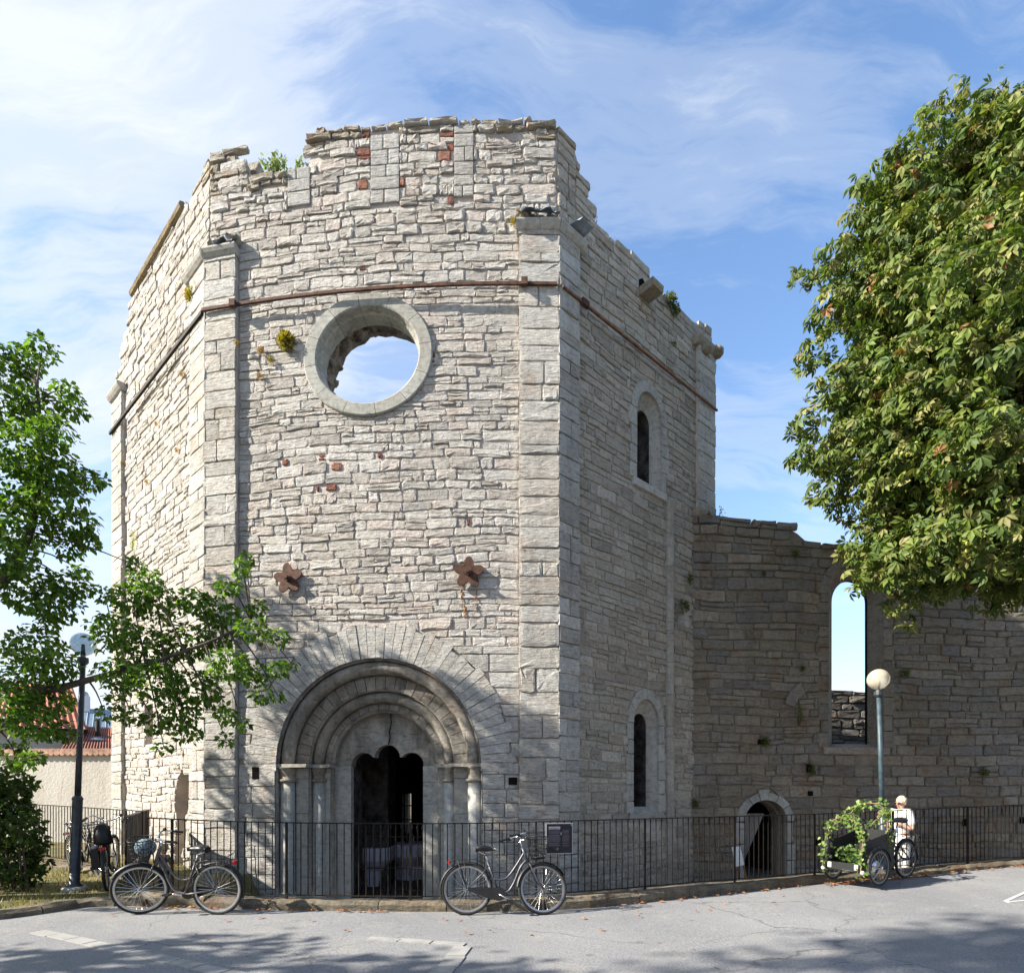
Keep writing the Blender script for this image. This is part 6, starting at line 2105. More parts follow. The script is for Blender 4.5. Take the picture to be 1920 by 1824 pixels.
SIMPLE = (np.array([(0, 0, 0), (0.42, 0.30, 0.05), (0.42, 0, -0.02), (0.42, -0.30, 0.05), (1, 0, -0.10), (0.78, 0.17, 0.0), (0.78, -0.17, 0.0)]),
          [(0, 2, 1), (0, 3, 2), (2, 5, 1), (2, 4, 5), (2, 3, 6), (2, 6, 4)])
def palmate(k=6):
    vs, fs = [], []
    for i in range(k):
        a = R(-95 + 190 * i / (k - 1))
        L = 1.0 - 0.28 * abs(i - (k - 1) / 2) / ((k - 1) / 2)
        wd = 0.225 * L
        loc = [(0.04, 0, 0), (0.66, wd, -0.24), (0.66, 0, -0.31), (0.66, -wd, -0.24), (1.0, 0, -0.66), (0.32, wd * 0.45, -0.02), (0.32, -wd * 0.45, -0.02)]
        b = len(vs)
        for x, y, z in loc:
            x, y, z = x * L, y, z * L
            vs.append((x * math.cos(a) - y * math.sin(a), x * math.sin(a) + y * math.cos(a), z))
        fs += [tuple(b + q for q in f) for f in ((0, 6, 2), (0, 2, 5), (6, 3, 2), (2, 1, 5), (2, 3, 4), (2, 4, 1))]
    return np.array(vs), fs
PALM = palmate(5)

def ivyleaf():
    vs = [(0, 0, 0), (0.25, 0.42, 0.03), (0.45, 0.22, 0), (0.62, 0.34, 0.02), (0.72, 0.12, 0), (1, 0, -0.05), (0.72, -0.12, 0), (0.62, -0.34, 0.02), (0.45, -0.22, 0), (0.25, -0.42, 0.03), (0.4, 0, -0.04)]
    return np.array(vs), [(10, i + 1, i) for i in range(9)] + [(10, 0, 9)]
IVY = ivyleaf()

def leaves_mesh(name, P, Nn, T, S, C, template, mat):
    """arrays of positions, normals, tip directions, sizes, colours -> one mesh"""
    tv, tf = template
    n, m = len(P), len(tv)
    tip, side = basis(Nn, T)
    V = P[:, None, :] + S[:, None, None] * (tv[None, :, 0:1] * tip[:, None, :] + tv[None, :, 1:2] * side[:, None, :] + tv[None, :, 2:3] * Nn[:, None, :])
    V = V.reshape(-1, 3)
    F = np.array(tf)
    A = (np.arange(n)[:, None, None] * m + F[None, :, :]).reshape(-1, 3)
    me = bpy.data.meshes.new(name)
    me.vertices.add(len(V)); me.vertices.foreach_set('co', V.astype(np.float32).ravel())
    me.loops.add(A.size); me.loops.foreach_set('vertex_index', A.astype(np.int32).ravel())
    me.polygons.add(len(A))
    me.polygons.foreach_set('loop_start', np.arange(0, A.size, 3, dtype=np.int32))
    me.polygons.foreach_set('loop_total', np.full(len(A), 3, dtype=np.int32))
    ca = me.color_attributes.new('tint', 'FLOAT_COLOR', 'POINT')
    cc_ = np.ones((len(V), 4), dtype=np.float32)
    cc_[:, :3] = np.repeat(C, m, axis=0)
    ca.data.foreach_set('color', cc_.ravel())
    me.materials.append(mat)
    me.update(calc_edges=True)
    me.validate()
    return me

def cloud(rng, clumps, per, size, cols, up=0.5, droop=0.5, shell=0.55):
    """clumps: (centre, radius) -> arrays; leaves lie in the outer shell of lumpy balls"""
    Ps, Ns, Ts, Ss, Cs = [], [], [], [], []
    for c, r in clumps:
        n = max(8, int(per * r * r))
        d = rng.normal(size=(n, 3)); d /= np.linalg.norm(d, axis=1, keepdims=True)
        rad = r * (shell + (1 - shell) * np.sqrt(rng.random(n)))
        lump = np.array([1 + 0.38 * mnoise.noise(Vector(q * 2.2) + Vector(c) * 1.7) for q in d])
        rad *= lump
        p = np.array(c)[None, :] + d * rad[:, None] * np.array([1, 1, 0.85])[None, :]
        nn = d * 0.55 + np.array([0, 0, up])[None, :] + rng.normal(size=(n, 3)) * 0.55
        nn /= np.linalg.norm(nn, axis=1, keepdims=True)
        t = d * 0.7 + np.array([0, 0, -droop])[None, :] + rng.normal(size=(n, 3)) * 0.6
        s = size * rng.uniform(0.65, 1.25, n)
        k = rng.integers(0, len(cols), n)
        col = np.array(cols)[k] * rng.uniform(0.75, 1.25, (n, 1))
        Ps.append(p); Ns.append(nn); Ts.append(t); Ss.append(s); Cs.append(col)
    return [np.concatenate(a) for a in (Ps, Ns, Ts, Ss, Cs)]

def build_crown(arr, parent, template, mat, singles, rng, name='crown'):
    """the leaves that show largest are objects of their own (children of the crown), the rest one mesh"""
    P, Nn, T, S, C = arr
    px = CXP + FPX * P[:, 0] / np.maximum(P[:, 1], 0.1)
    py = HYP - FPX * (P[:, 2] - EYE) / np.maximum(P[:, 1], 0.1)
    inside = (px > 8) & (px < 1912) & (py > 8) & (py < 1816) & (P[:, 1] > 1)
    pick = np.zeros(len(P), dtype=bool)
    if singles:
        score = np.where(inside, S / P[:, 1] - 0.0 * P[:, 1], -1)
        # nearest ones first: they are not hidden by others
        near = np.where(inside, P[:, 1], 1e9)
        cand = np.argsort(near)[:singles * 3]
        cand = cand[np.argsort(-score[cand])][:singles]
        pick[cand] = True
    o = bpy.data.objects.new(name, leaves_mesh(name, P[~pick], Nn[~pick], T[~pick], S[~pick], C[~pick], template, mat))
    COL.objects.link(o); o.parent = parent
    o.location = -Vector(parent.location)
    o['kind'] = 'stuff'
    if singles:
        base = {}
        tip, side = basis(Nn, T)
        for i in np.nonzero(pick)[0]:
            key = tuple(np.round(C[i] / (C[i].max() + 1e-6) * 3).astype(int)) + (int(C[i].max() * 14),)
            if key not in base:
                z = np.zeros((1, 3))
                base[key] = leaves_mesh('leaf', z, np.array([[0, 0, 1.0]]), np.array([[1.0, 0, 0]]), np.array([1.0]), C[i:i + 1], template, mat)
            b = bpy.data.objects.new('leaf', base[key])
            COL.objects.link(b); b.parent = o
            M3 = Matrix((tip[i], side[i], Nn[i])).transposed()
            b.rotation_euler = M3.to_euler()
            b.location = P[i]
            b.scale = (S[i],) * 3
    return o

M_BARK = mk('bark', (0.085, 0.065, 0.048), 0.95, 0.45, 8.0, 0.9, 26.0, sx=(1, 1, 0.3), bdist=0.02)
def branches(parent, root, trunk, clumps, rng, r0, name_trunk='trunk', lim=60, r1=0.025):
    """tapered trunk through the given points, and limbs from it to the clumps"""
    pts = [Vector(p) for p in trunk]
    n = len(pts)
    fine = bend(pts, 5)
    rs_ = [r0 * (1 - 0.72 * i / (len(fine) - 1)) for i in range(len(fine))]
    MB().tube(fine, rs_, 10).build(name_trunk, M_BARK, parent, smooth=True)
    mb = MB()
    for k in range(0, len(clumps), max(1, len(clumps) // lim)):
        c = Vector(clumps[k][0])
        j = min(range(len(fine)), key=lambda i: (fine[i] - c).length + 1.2 * max(0, fine[i].z - c.z + 0.3))
        a = fine[j]
        L = (c - a).length
        if L < 0.2: continue
        mid = (a + c) / 2 + Vector((rng.uniform(-0.1, 0.1), rng.uniform(-0.1, 0.1), rng.uniform(0.0, 0.18))) * L
        rr_ = min(rs_[j] * 0.6, 0.012 + 0.02 * L)
        mb.tube(bend([a, mid, c], 4), [rr_ * (1 - 0.8 * q / 8) for q in range(9)], 6)
    mb.build('limbs', M_BARK, parent, smooth=True)

# ---- the leafy tree at the verge
LT = [(80,655,25),(46,680,30),(18,695,40),(123,732,20),(138,763,23),(70,766,40),(18,772,45),(101,809,33),(40,845,55),(101,876,48),(166,898,22),(190,901,12),(30,907,60),(107,932,48),(147,984,33),(163,1014,20),(37,984,55),(129,1030,22),(18,1045,40),(61,1107,50),(132,1097,33),(153,1070,14),(104,1131,38),
 (196,1113,16),(255,1060,15),(276,1091,27),(246,1122,33),(295,1131,38),(368,1128,28),(430,1097,23),(454,1062,17),(462,1046,12),(479,1137,17),(408,1146,33),(215,1186,42),(276,1217,50),(353,1201,42),(414,1186,33),(476,1180,26),(522,1195,19),(430,1247,36),(476,1263,26),(522,1254,19),(549,1247,10),(491,1300,19),(522,1306,12),(368,1293,45),(292,1278,45),(338,1340,30),(292,1355,25),(353,1373,21),(307,1401,12),(424,1340,21),(424,1386,14),(454,1355,13),(196,1336,15),(246,1340,19),(215,1312,15),(221,1263,36),
 (92,1171,20),(61,1217,50),(101,1247,40),(46,1278,46),(92,1309,40),(117,1370,22),(61,1355,42),(15,1324,38),(31,1416,30),(61,1425,20)]
rt7 = random.Random(17)
nrg = np.random.default_rng(17)
def clumps_px(lst, depth, jit):
    out = []
    for px, py, r in lst:
        y = depth + rt7.uniform(-jit, jit)
        p = at(px, py, y)
        out.append((tuple(p), r * y / FPX))
    return out
tree1 = empty('broadleaf_tree', (-8.6, 7.4, 0.0), 'broadleaf tree on the verge whose long leafy bough reaches across the church front', 'tree', 'trees along the street')
cl1 = clumps_px(LT, 7.35, 0.35)
hidden = []
for i in range(30):                                       # the rest of the crown, beyond the edge of the picture
    for _ in range(50):
        p = Vector((rt7.uniform(-12.4, -6.9), rt7.uniform(5.9, 8.6), rt7.uniform(3.4, 8.3)))
        if ((p.x + 9.6) / 3.0) ** 2 + ((p.y - 7.2) / 1.7) ** 2 + ((p.z - 5.6) / 2.8) ** 2 < 1 and CXP + FPX * p.x / p.y < -40: break
    hidden.append((tuple(p), rt7.uniform(0.42, 0.62)))
COL_L = [(0.065, 0.135, 0.014), (0.09, 0.18, 0.02), (0.125, 0.225, 0.026), (0.055, 0.105, 0.015), (0.155, 0.245, 0.034)]
arr = cloud(nrg, cl1, 5000, 0.078, COL_L, 0.55, 0.55)
arrh = cloud(nrg, hidden, 900, 0.15, COL_L, 0.55, 0.55)
arr = [np.concatenate((a, b)) for a, b in zip(arr, arrh)]
build_crown(arr, tree1, SIMPLE, M_LEAF, 300, nrg)
WLOC[tree1.name] = Vector(tree1.location)
branches(tree1, None, [(-8.6, 7.4, -0.1), (-8.55, 7.4, 1.5), (-8.7, 7.35, 2.6), (-9.1, 7.3, 4.2), (-9.3, 7.2, 6.2)], hidden, rt7, 0.26, lim=30)
# the two boughs that reach into the picture
b1 = bend([Vector((-8.62, 7.4, 2.3)), at(-60, 1370, 7.35), at(20, 1352, 7.35), at(60, 1300, 7.35), at(110, 1290, 7.35), at(196, 1266, 7.3), at(290, 1240, 7.3), at(400, 1200, 7.35), at(470, 1165, 7.4)], 6)
MB().tube(b1, [0.085 * (1 - 0.90 * i / (len(b1) - 1)) for i in range(len(b1))], 8).build('bough', M_BARK, tree1, smooth=True)
b2 = bend([Vector((-8.85, 7.35, 3.2)), at(-40, 1110, 7.4), at(20, 1062, 7.4), at(60, 980, 7.4), at(75, 850, 7.4), at(70, 720, 7.4)], 6)
MB().tube(b2, [0.10 * (1 - 0.85 * i / (len(b2) - 1)) for i in range(len(b2))], 8).build('bough', M_BARK, tree1, smooth=True)
tw = MB()
spine = b1 + b2
for c, r_ in cl1:
    c = Vector(c)
    a = min(spine, key=lambda q: (q - c).length)
    if (a - c).length > 0.08:
        tw.tube(bend([a, (a + c) / 2 + Vector((0, 0, 0.05)), c], 3), [0.016, 0.013, 0.011, 0.009, 0.008, 0.006, 0.004], 5)
tag(tw.build('twigs', M_BARK, tree1), kind='stuff')
# ---- dark shrub at its foot
SH = [(18,1462,33),(46,1471,20),(9,1508,42),(37,1554,38),(58,1585,26),(18,1600,46),(68,1618,20),(31,1630,33),(-30,1500,60),(-40,1580,60),(-20,1640,40),(60,1640,18),(25,1530,40)]
shrub = empty('shrub', tuple(at(0, 1665, 8.4)), 'dense dark green shrub at the picture edge, growing on the grass beside the lamp', 'shrub')
arr = cloud(nrg, clumps_px(SH, 8.5, 0.35), 3300, 0.095, [(0.030, 0.060, 0.010), (0.038, 0.075, 0.012), (0.05, 0.09, 0.016)], 0.5, 0.5)
build_crown(arr, shrub, SIMPLE, M_LEAF, 0, nrg, 'foliage')
WLOC[shrub.name] = Vector(shrub.location)
st_ = MB()
for i in range(7):
    b_ = at(-20 + 12 * i, 1662, 8.4)
    st_.tube([b_, b_ + Vector((rt7.uniform(-0.2, 0.2), rt7.uniform(-0.2, 0.2), 0.9))], [0.02, 0.008], 5)
st_.build('stem', M_BARK, shrub)

# ---- the horse chestnut
CH = [(1772,205,44),(1850,200,40),(1912,208,44),(1718,272,46),(1668,330,43),(1612,352,24),(1625,420,45),(1562,490,42),(1510,518,24),(1492,516,14),(1565,580,48),(1532,660,38),(1562,730,48),(1512,800,32),(1500,858,28),(1552,850,45),(1545,918,32),(1602,940,45),(1622,1010,45),(1612,1066,32),(1608,1104,14),(1662,1060,43),(1682,1126,28),(1702,1162,16),(1736,1118,26),(1790,1080,38),(1840,1098,36),(1852,1136,16),(1892,1108,36)]
rc7 = random.Random(23)
cl2 = []
for px, py, r in CH:
    y = 8.35 + rc7.uniform(-0.3, 0.5) + 0.0006 * abs(py - 650)
    p = at(px, py, y); cl2.append((tuple(p), r * y / FPX))
EDGE = profile([(120, 1990), (150, 1775), (250, 1700), (300, 1662), (340, 1588), (370, 1602), (430, 1604), (470, 1532), (515, 1486), (540, 1540), (580, 1545), (620, 1512), (660, 1515), (700, 1522), (760, 1568), (800, 1502), (830, 1484), (880, 1490), (910, 1530), (960, 1590), (1060, 1592), (1110, 1640), (1150, 1690), (1170, 1900), (1300, 2400)])
for i in range(430):
    r_ = rc7.uniform(0.36, 0.62)
    for _ in range(200):
        px, py = rc7.uniform(1490, 2260), rc7.uniform(232, 1120)
        rp_ = r_ * FPX / 8.7
        e = min(px - EDGE(py), px - EDGE(py - rp_ * 0.75), px - EDGE(py + rp_ * 0.75))
        if e > rp_ * 0.85 and py < 1085 + 0.02 * (px - 1800): break
    else: continue
    half = min(2.3, 0.35 + e / 150)
    p = at(px, py, 8.9 + rc7.uniform(-half, half * 0.9))
    if p.z > 12.4: continue
    cl2.append((tuple(p), r_))
COL_C = [(0.125, 0.17, 0.03), (0.095, 0.145, 0.025), (0.17, 0.19, 0.05), (0.065, 0.105, 0.022), (0.23, 0.225, 0.075), (0.125, 0.17, 0.03), (0.08, 0.125, 0.032)]
nrg2 = np.random.default_rng(29)
arr = cloud(nrg2, cl2, 520, 0.126, COL_C, 0.6, 0.4, 0.4)
# a few leaves have turned
k = nrg2.random(len(arr[4])) < 0.007
arr[4][k] = np.array((0.26, 0.13, 0.05))
tree2 = empty('chestnut_tree', (10.6, 8.9, 0.1), 'large horse chestnut tree in full leaf overhanging the street before the roofless wall', 'tree', 'trees along the street')
build_crown(arr, tree2, PALM, leaf_mat('chestnut_leaf', 0.30, 0.55, 0.3), 300, nrg2)
WLOC[tree2.name] = Vector(tree2.location)
branches(tree2, None, [(10.6, 8.9, 0.0), (10.5, 8.95, 2.0), (10.3, 9.1, 4.0), (10.0, 9.3, 6.5), (9.9, 9.3, 9.5)], cl2[29:], rc7, 0.38, lim=26)
nuts = MB()
for i in range(29, len(cl2)):
    if rc7.random() < 0.45:
        c, r_ = cl2[i]
        d = Vector((rc7.gauss(-0.2, 1), rc7.gauss(-0.8, 1), rc7.gauss(-0.2, 1))).normalized()
        for q in range(rc7.randint(2, 4)):
            nuts.sphere(Vector(c) + d * r_ * 0.72 + Vector((rc7.gauss(0, 0.05), rc7.gauss(0, 0.05), rc7.gauss(0, 0.05))), 0.028, 6, 5)
tag(nuts.build('conkers', mk('green_husk', (0.30, 0.33, 0.06), 0.6, 0.2), tree2, smooth=True), kind='stuff')

# ---- street trees behind the photographer's shoulder: they shade the road
def shade_tree(x, y, z0, z1, rx, label, n, seed):
    r = random.Random(seed); g = np.random.default_rng(seed)
    o = empty('street_tree', (x, y, zroad(x) - 0.05), label, 'tree', 'trees along the street')
    cls = []
    for i in range(n):
        d = Vector((r.gauss(0, 1), r.gauss(0, 1), r.gauss(0, 1))).normalized()
        k = r.uniform(0.45, 0.95)
        cls.append(((x + d.x * rx * k, y + d.y * rx * k, (z0 + z1) / 2 + d.z * (z1 - z0) / 2 * k), r.uniform(0.55, 0.95)))
    arr = cloud(g, cls, 210, 0.24, COL_L, 0.5, 0.5, 0.3)
    build_crown(arr, o, SIMPLE, M_LEAF, 0, g)
    WLOC[o.name] = Vector(o.location)
    branches(o, None, [(x, y, -0.15), (x, y, z0 * 0.6), (x + 0.2, y, z0), (x, y + 0.2, z1 * 0.8)], cls, r, 0.3, lim=24)
shade_tree(-11.0, 0.9, 3.0, 7.2, 2.7, 'street tree beyond the picture edge that shades the near road', 60, 91)
shade_tree(-13.5, -1.6, 8.0, 17.0, 2.9, 'taller street tree beyond the picture edge that shades the far side of the near road', 90, 92)

# ------------------------------------------------------------------ ivy on the cargo bicycle
Pl = []
for pi, path in enumerate(IVY_PATHS):
    L = (0.55 if pi in (2, 3) else 1.0) * sum((b - a).length for a, b in zip(path, path[1:]))
    for i in range(int(L * 105)):
        k = rt7.random() * (len(path) - 1); j = int(k)
        p = path[j] + (path[j + 1] - path[j]) * (k - j)
        Pl.append(p + Vector((rt7.gauss(0, 0.040), rt7.gauss(0, 0.040), rt7.gauss(-0.01, 0.045))))
Pl += IVY_BOX
n_ = len(Pl)
Pa = np.array([tuple(p) for p in Pl])
nn = np.array([-0.3, -0.8, 0.5])[None, :] + nrg.normal(size=(n_, 3)) * 0.6; nn /= np.linalg.norm(nn, axis=1, keepdims=True)
tt = np.array([0, 0, -1.0])[None, :] + nrg.normal(size=(n_, 3)) * 0.7
ca_ = np.array([(0.16, 0.26, 0.05), (0.12, 0.22, 0.04), (0.24, 0.33, 0.09), (0.30, 0.38, 0.14), (0.09, 0.17, 0.03)])[nrg.integers(0, 5, n_)] * nrg.uniform(0.8, 1.2, (n_, 1))
garland = empty('ivy_garland', tuple(cargo.location), 'fresh green ivy garland wound over the hoops of the cargo bicycle', 'ivy')
build_crown([Pa, nn, tt, nrg.uniform(0.04, 0.075, n_), ca_], garland, IVY, M_LEAF, 0, nrg, 'foliage')
WLOC[garland.name] = Vector(garland.location)
vn = MB()
for path in IVY_PATHS:
    vn.tube([p + Vector((rt7.gauss(0, 0.015), rt7.gauss(0, 0.015), rt7.gauss(0, 0.015))) for p in path], 0.006, 5)
vn.build('stem', mk('pale_stem', (0.30, 0.20, 0.12), 0.8, 0.2), garland)

# ------------------------------------------------------------------ plants growing on the masonry
def tuft(face, px, py, r_, cols, n, label, d=0.05, dry=False, hang=0.0, group='tufts on the church walls'):
    u, v = face.uv(px, py)
    c = face.P(u, v, d)
    o = empty('wall_plant', tuple(c), label, 'wall plant', group)
    g = np.random.default_rng(int(px * 7 + py))
    n = n * 4
    nr = Vector((face.n.x, face.n.y, 0))
    dd_ = g.normal(size=(n, 3)); dd_ /= np.linalg.norm(dd_, axis=1, keepdims=True)
    out = np.array(tuple(nr))
    dd_ += out[None, :] * 0.7
    dd_ /= np.linalg.norm(dd_, axis=1, keepdims=True)
    P = np.array(tuple(c))[None, :] + dd_ * r_ * g.uniform(0.2, 1.0, (n, 1)) + np.array([0, 0, -hang])[None, :] * g.random((n, 1))
    T = dd_ + np.array([0, 0, -0.3])[None, :]
    Nn = np.cross(dd_, g.normal(size=(n, 3))); Nn /= np.linalg.norm(Nn, axis=1, keepdims=True) + 1e-9
    C = np.array(cols)[g.integers(0, len(cols), n)] * g.uniform(0.7, 1.3, (n, 1))
    build_crown([P, Nn, T, g.uniform(0.5, 1.0, n) * r_ * 0.34, C], o, SIMPLE, M_LEAF, 0, g, 'foliage')
YEL = [(0.33, 0.23, 0.03), (0.26, 0.20, 0.03), (0.20, 0.20, 0.04)]
ORA = [(0.36, 0.19, 0.03), (0.28, 0.16, 0.03)]
GRN = [(0.07, 0.11, 0.02), (0.10, 0.13, 0.03), (0.16, 0.14, 0.05)]
PALE = [(0.22, 0.28, 0.10), (0.28, 0.32, 0.14), (0.18, 0.25, 0.08)]
tuft(FR, 541, 646, 0.145, YEL, 260, 'large yellow moss cushion on the wall beside the round window')
tuft(FR, 492, 662, 0.06, ORA, 90, 'orange moss tuft to the side of the large yellow cushion')
tuft(FR, 511, 680, 0.06, YEL, 90, 'small yellow moss tuft just below the large yellow cushion')
tuft(FR, 491, 710, 0.05, ORA, 70, 'lowest small orange moss tuft near the round window')
tuft(FR, 453, 656, 0.05, ORA, 60, 'small orange tuft on the edge of the corner strip near the tie bar', 0.14)
tuft(LF, 370, 556, 0.13, YEL, 200, 'yellow-green moss tuft on the sunlit wall under the tilted coping', 0.06, False, 0.1)
tuft(FR, 966, 424, 0.08, YEL, 80, 'yellow tuft beside the corner cornice with lead flashing')
for px, py, lb in ((349, 705, 'small tuft on the sunlit wall above the tie bar end'), (300, 797, 'orange tuft on the sunlit wall just under the dark tie bar'), (339, 847, 'orange tuft on the sunlit wall near the corner strip'), (282, 905, 'brown tuft midway up the sunlit wall'), (222, 815, 'tuft on the far edge of the sunlit wall at the tie bar'), (237, 870, 'orange tuft on the narrow strip of the sunlit wall')):
    tuft(LF, px, py, 0.055, ORA, 60, lb)
tuft(LF, 258, 1000, 0.08, [(0.33, 0.30, 0.03), (0.25, 0.26, 0.04)], 90, 'hanging yellow lichen streak low on the sunlit wall', 0.05, False, 0.35)
tuft(RF, 1250, 566, 0.14, GRN, 110, 'upper green fern on the shaded wall next to the stone spout')
tuft(RF, 1258, 585, 0.13, GRN, 100, 'lower green fern on the shaded wall next to the stone spout')
tuft(RF, 1258, 648, 0.07, GRN, 50, 'small green tuft on the shaded wall under the stone spout')
tuft(RF, 1268, 1140, 0.14, GRN, 120, 'dark fern growing above the carved bracket', 0.12)
tuft(RF, 1284, 1082, 0.10, GRN, 80, 'brownish fern at the inner corner above the bracket', 0.08, False, 0.15)
for px, py, r_, h, lb in ((1494, 1325, 0.10, 0.35, 'long green fern hanging under the arch fragment'), (1429, 1390, 0.12, 0.0, 'fern growing from a hole in the roofless wall above the small door'), (1516, 1440, 0.11, 0.1, 'bright fern low on the roofless wall'), (1486, 1040, 0.10, 0.0, 'fern tuft near the broken top of the roofless wall'), (1300, 1506, 0.09, 0.0, 'little fern near the foot of the inner corner'), (1690, 1264, 0.11, 0.0, 'fern beside the milky lamp globe on the roofless wall'), (1838, 1447, 0.11, 0.0, 'fern on the roofless wall near the street end'), (1500, 1255, 0.07, 0.0, 'small fern above the arch fragment'), (1428, 1078, 0.06, 0.0, 'tiny fern high on the roofless wall')):
    tuft(CW, px, py, r_, GRN, 80, lb, 0.06, False, h, 'ferns on the roofless wall')
def sprig(name, base, h, n, cols, label, spread, leaf=0.05):
    o = empty(name, tuple(base), label, 'wall plant', 'plants on the wall tops')
    WLOC[o.name] = Vector(base)
    r = random.Random(int(base.x * 50)); g = np.random.default_rng(int(abs(base.x) * 100))
    mb = MB(); pts = []
    for i in range(n):
        t = base + Vector((r.gauss(0, spread), r.gauss(0, spread * 0.5), h * r.uniform(0.55, 1.0)))
        mb.tube([base, (base + t) / 2 + Vector((r.gauss(0, 0.03), 0, 0.03)), t], [0.008, 0.006, 0.003], 4)
        for k in range(16): pts.append(base + (t - base) * r.uniform(0.35, 1.0) + Vector((r.gauss(0, 0.03), r.gauss(0, 0.03), r.gauss(0, 0.03))))
    mb.build('stem', mk('plant_stem', (0.16, 0.17, 0.06), 0.8, 0.2) if 'plant_stem' not in MATS else MATS['plant_stem'], o)
    m_ = len(pts)
    P = np.array([tuple(p) for p in pts]); nn = g.normal(size=(m_, 3)); nn[:, 2] += 0.6; nn /= np.linalg.norm(nn, axis=1, keepdims=True)
    build_crown([P, nn, g.normal(size=(m_, 3)) + np.array([0, 0, 0.5]), g.uniform(0.6, 1.2, m_) * leaf, np.array(cols)[g.integers(0, len(cols), m_)]], o, SIMPLE, M_LEAF, 0, g, 'foliage')
u, v = FR.uv(510, 330); sprig('wall_plant', FR.P(u, v + 0.02, -0.12), 0.50, 12, PALE, 'pale green bushy plant in the dip of the church wall top', 0.16, 0.075)
u, v = FR.uv(557, 318); sprig('wall_plant', FR.P(u, v + 0.02, -0.12), 0.28, 5, PALE, 'small pale sprig on the wall top beside the raised section', 0.06, 0.06)
u, v = RF.uv(1120, 420); sprig('wall_plant', RF.P(u, v - 0.05, -0.2), 0.40, 6, [(0.10, 0.11, 0.07), (0.18, 0.13, 0.09)], 'dry dark sprig on the sloping broken edge of the shaded wall', 0.10, 0.045)
u, v = CW.uv(1361, 975); sprig('wall_plant', CW.P(u, v - 0.05, -0.2), 0.55, 2, [(0.06, 0.09, 0.05)], 'single tall dark stalk on the top of the roofless wall', 0.03, 0.04)
u, v = CW.uv(1326, 968); sprig('wall_plant', CW.P(u, v - 0.05, -0.1), 0.14, 5, GRN, 'low green clump where the roofless wall meets the church', 0.08, 0.06)
# ------------------------------------------------------------------ people
def skin(name, joints, edges, rad, mat, parent, root, subd=2):
    """continuous body grown over a joint graph"""
    me = bpy.data.meshes.new(name)
    keys = list(joints)
    ix = {k: i for i, k in enumerate(keys)}
    me.from_pydata([tuple(joints[k]) for k in keys], [(ix[a], ix[b]) for a, b in edges], [])
    o = bpy.data.objects.new(name, me)
    COL.objects.link(o)
    sk = o.modifiers.new('s', 'SKIN')
    sk.use_smooth_shade = True
    lay_ = me.skin_vertices[0] if me.skin_vertices else None
    if lay_ is None:
        bm = bmesh.new(); bm.from_mesh(me); bm.verts.layers.skin.verify(); bm.to_mesh(me); bm.free()
        lay_ = me.skin_vertices[0]
    for i, k in enumerate(keys):
        r_ = rad[k]
        lay_.data[i].radius = (r_, r_) if isinstance(r_, (int, float)) else r_
        lay_.data[i].use_root = (k == root)
    ss = o.modifiers.new('u', 'SUBSURF'); ss.levels = subd; ss.render_levels = subd
    bpy.context.view_layer.update()
    m2 = bpy.data.meshes.new_from_object(o.evaluated_get(bpy.context.evaluated_depsgraph_get()))
    o.modifiers.clear(); o.data = m2
    m2.materials.clear(); m2.materials.append(mat)
    m2.polygons.foreach_set('use_smooth', [True] * len(m2.polygons))
    o.parent = parent
    return o

M_SKIN = mk('skin', (0.52, 0.30, 0.21), 0.55, 0.08, 12.0, coords='obj')
M_LINEN = mk('white_linen', (0.68, 0.67, 0.65), 0.9, 0.06, 8.0, coords='obj')
M_HAIR = mk('pale_blond_hair', (0.55, 0.47, 0.34), 0.7, 0.2, 40.0, coords='obj')
M_CAMO = mk('camouflage_cloth', (0.045, 0.05, 0.032), 0.9, 0.4, 22.0, coords='obj', col2=(0.16, 0.14, 0.09))
M_KHAKI = mk('khaki_cloth', (0.30, 0.25, 0.15), 0.9, 0.12, 20.0, coords='obj')
M_DARKCLOTH = mk('black_trousers', (0.010, 0.011, 0.014), 0.9, 0.3, 12.0, coords='obj')
M_SHOE = mk('white_shoe', (0.55, 0.55, 0.53), 0.7, 0.1, 12.0, coords='obj')

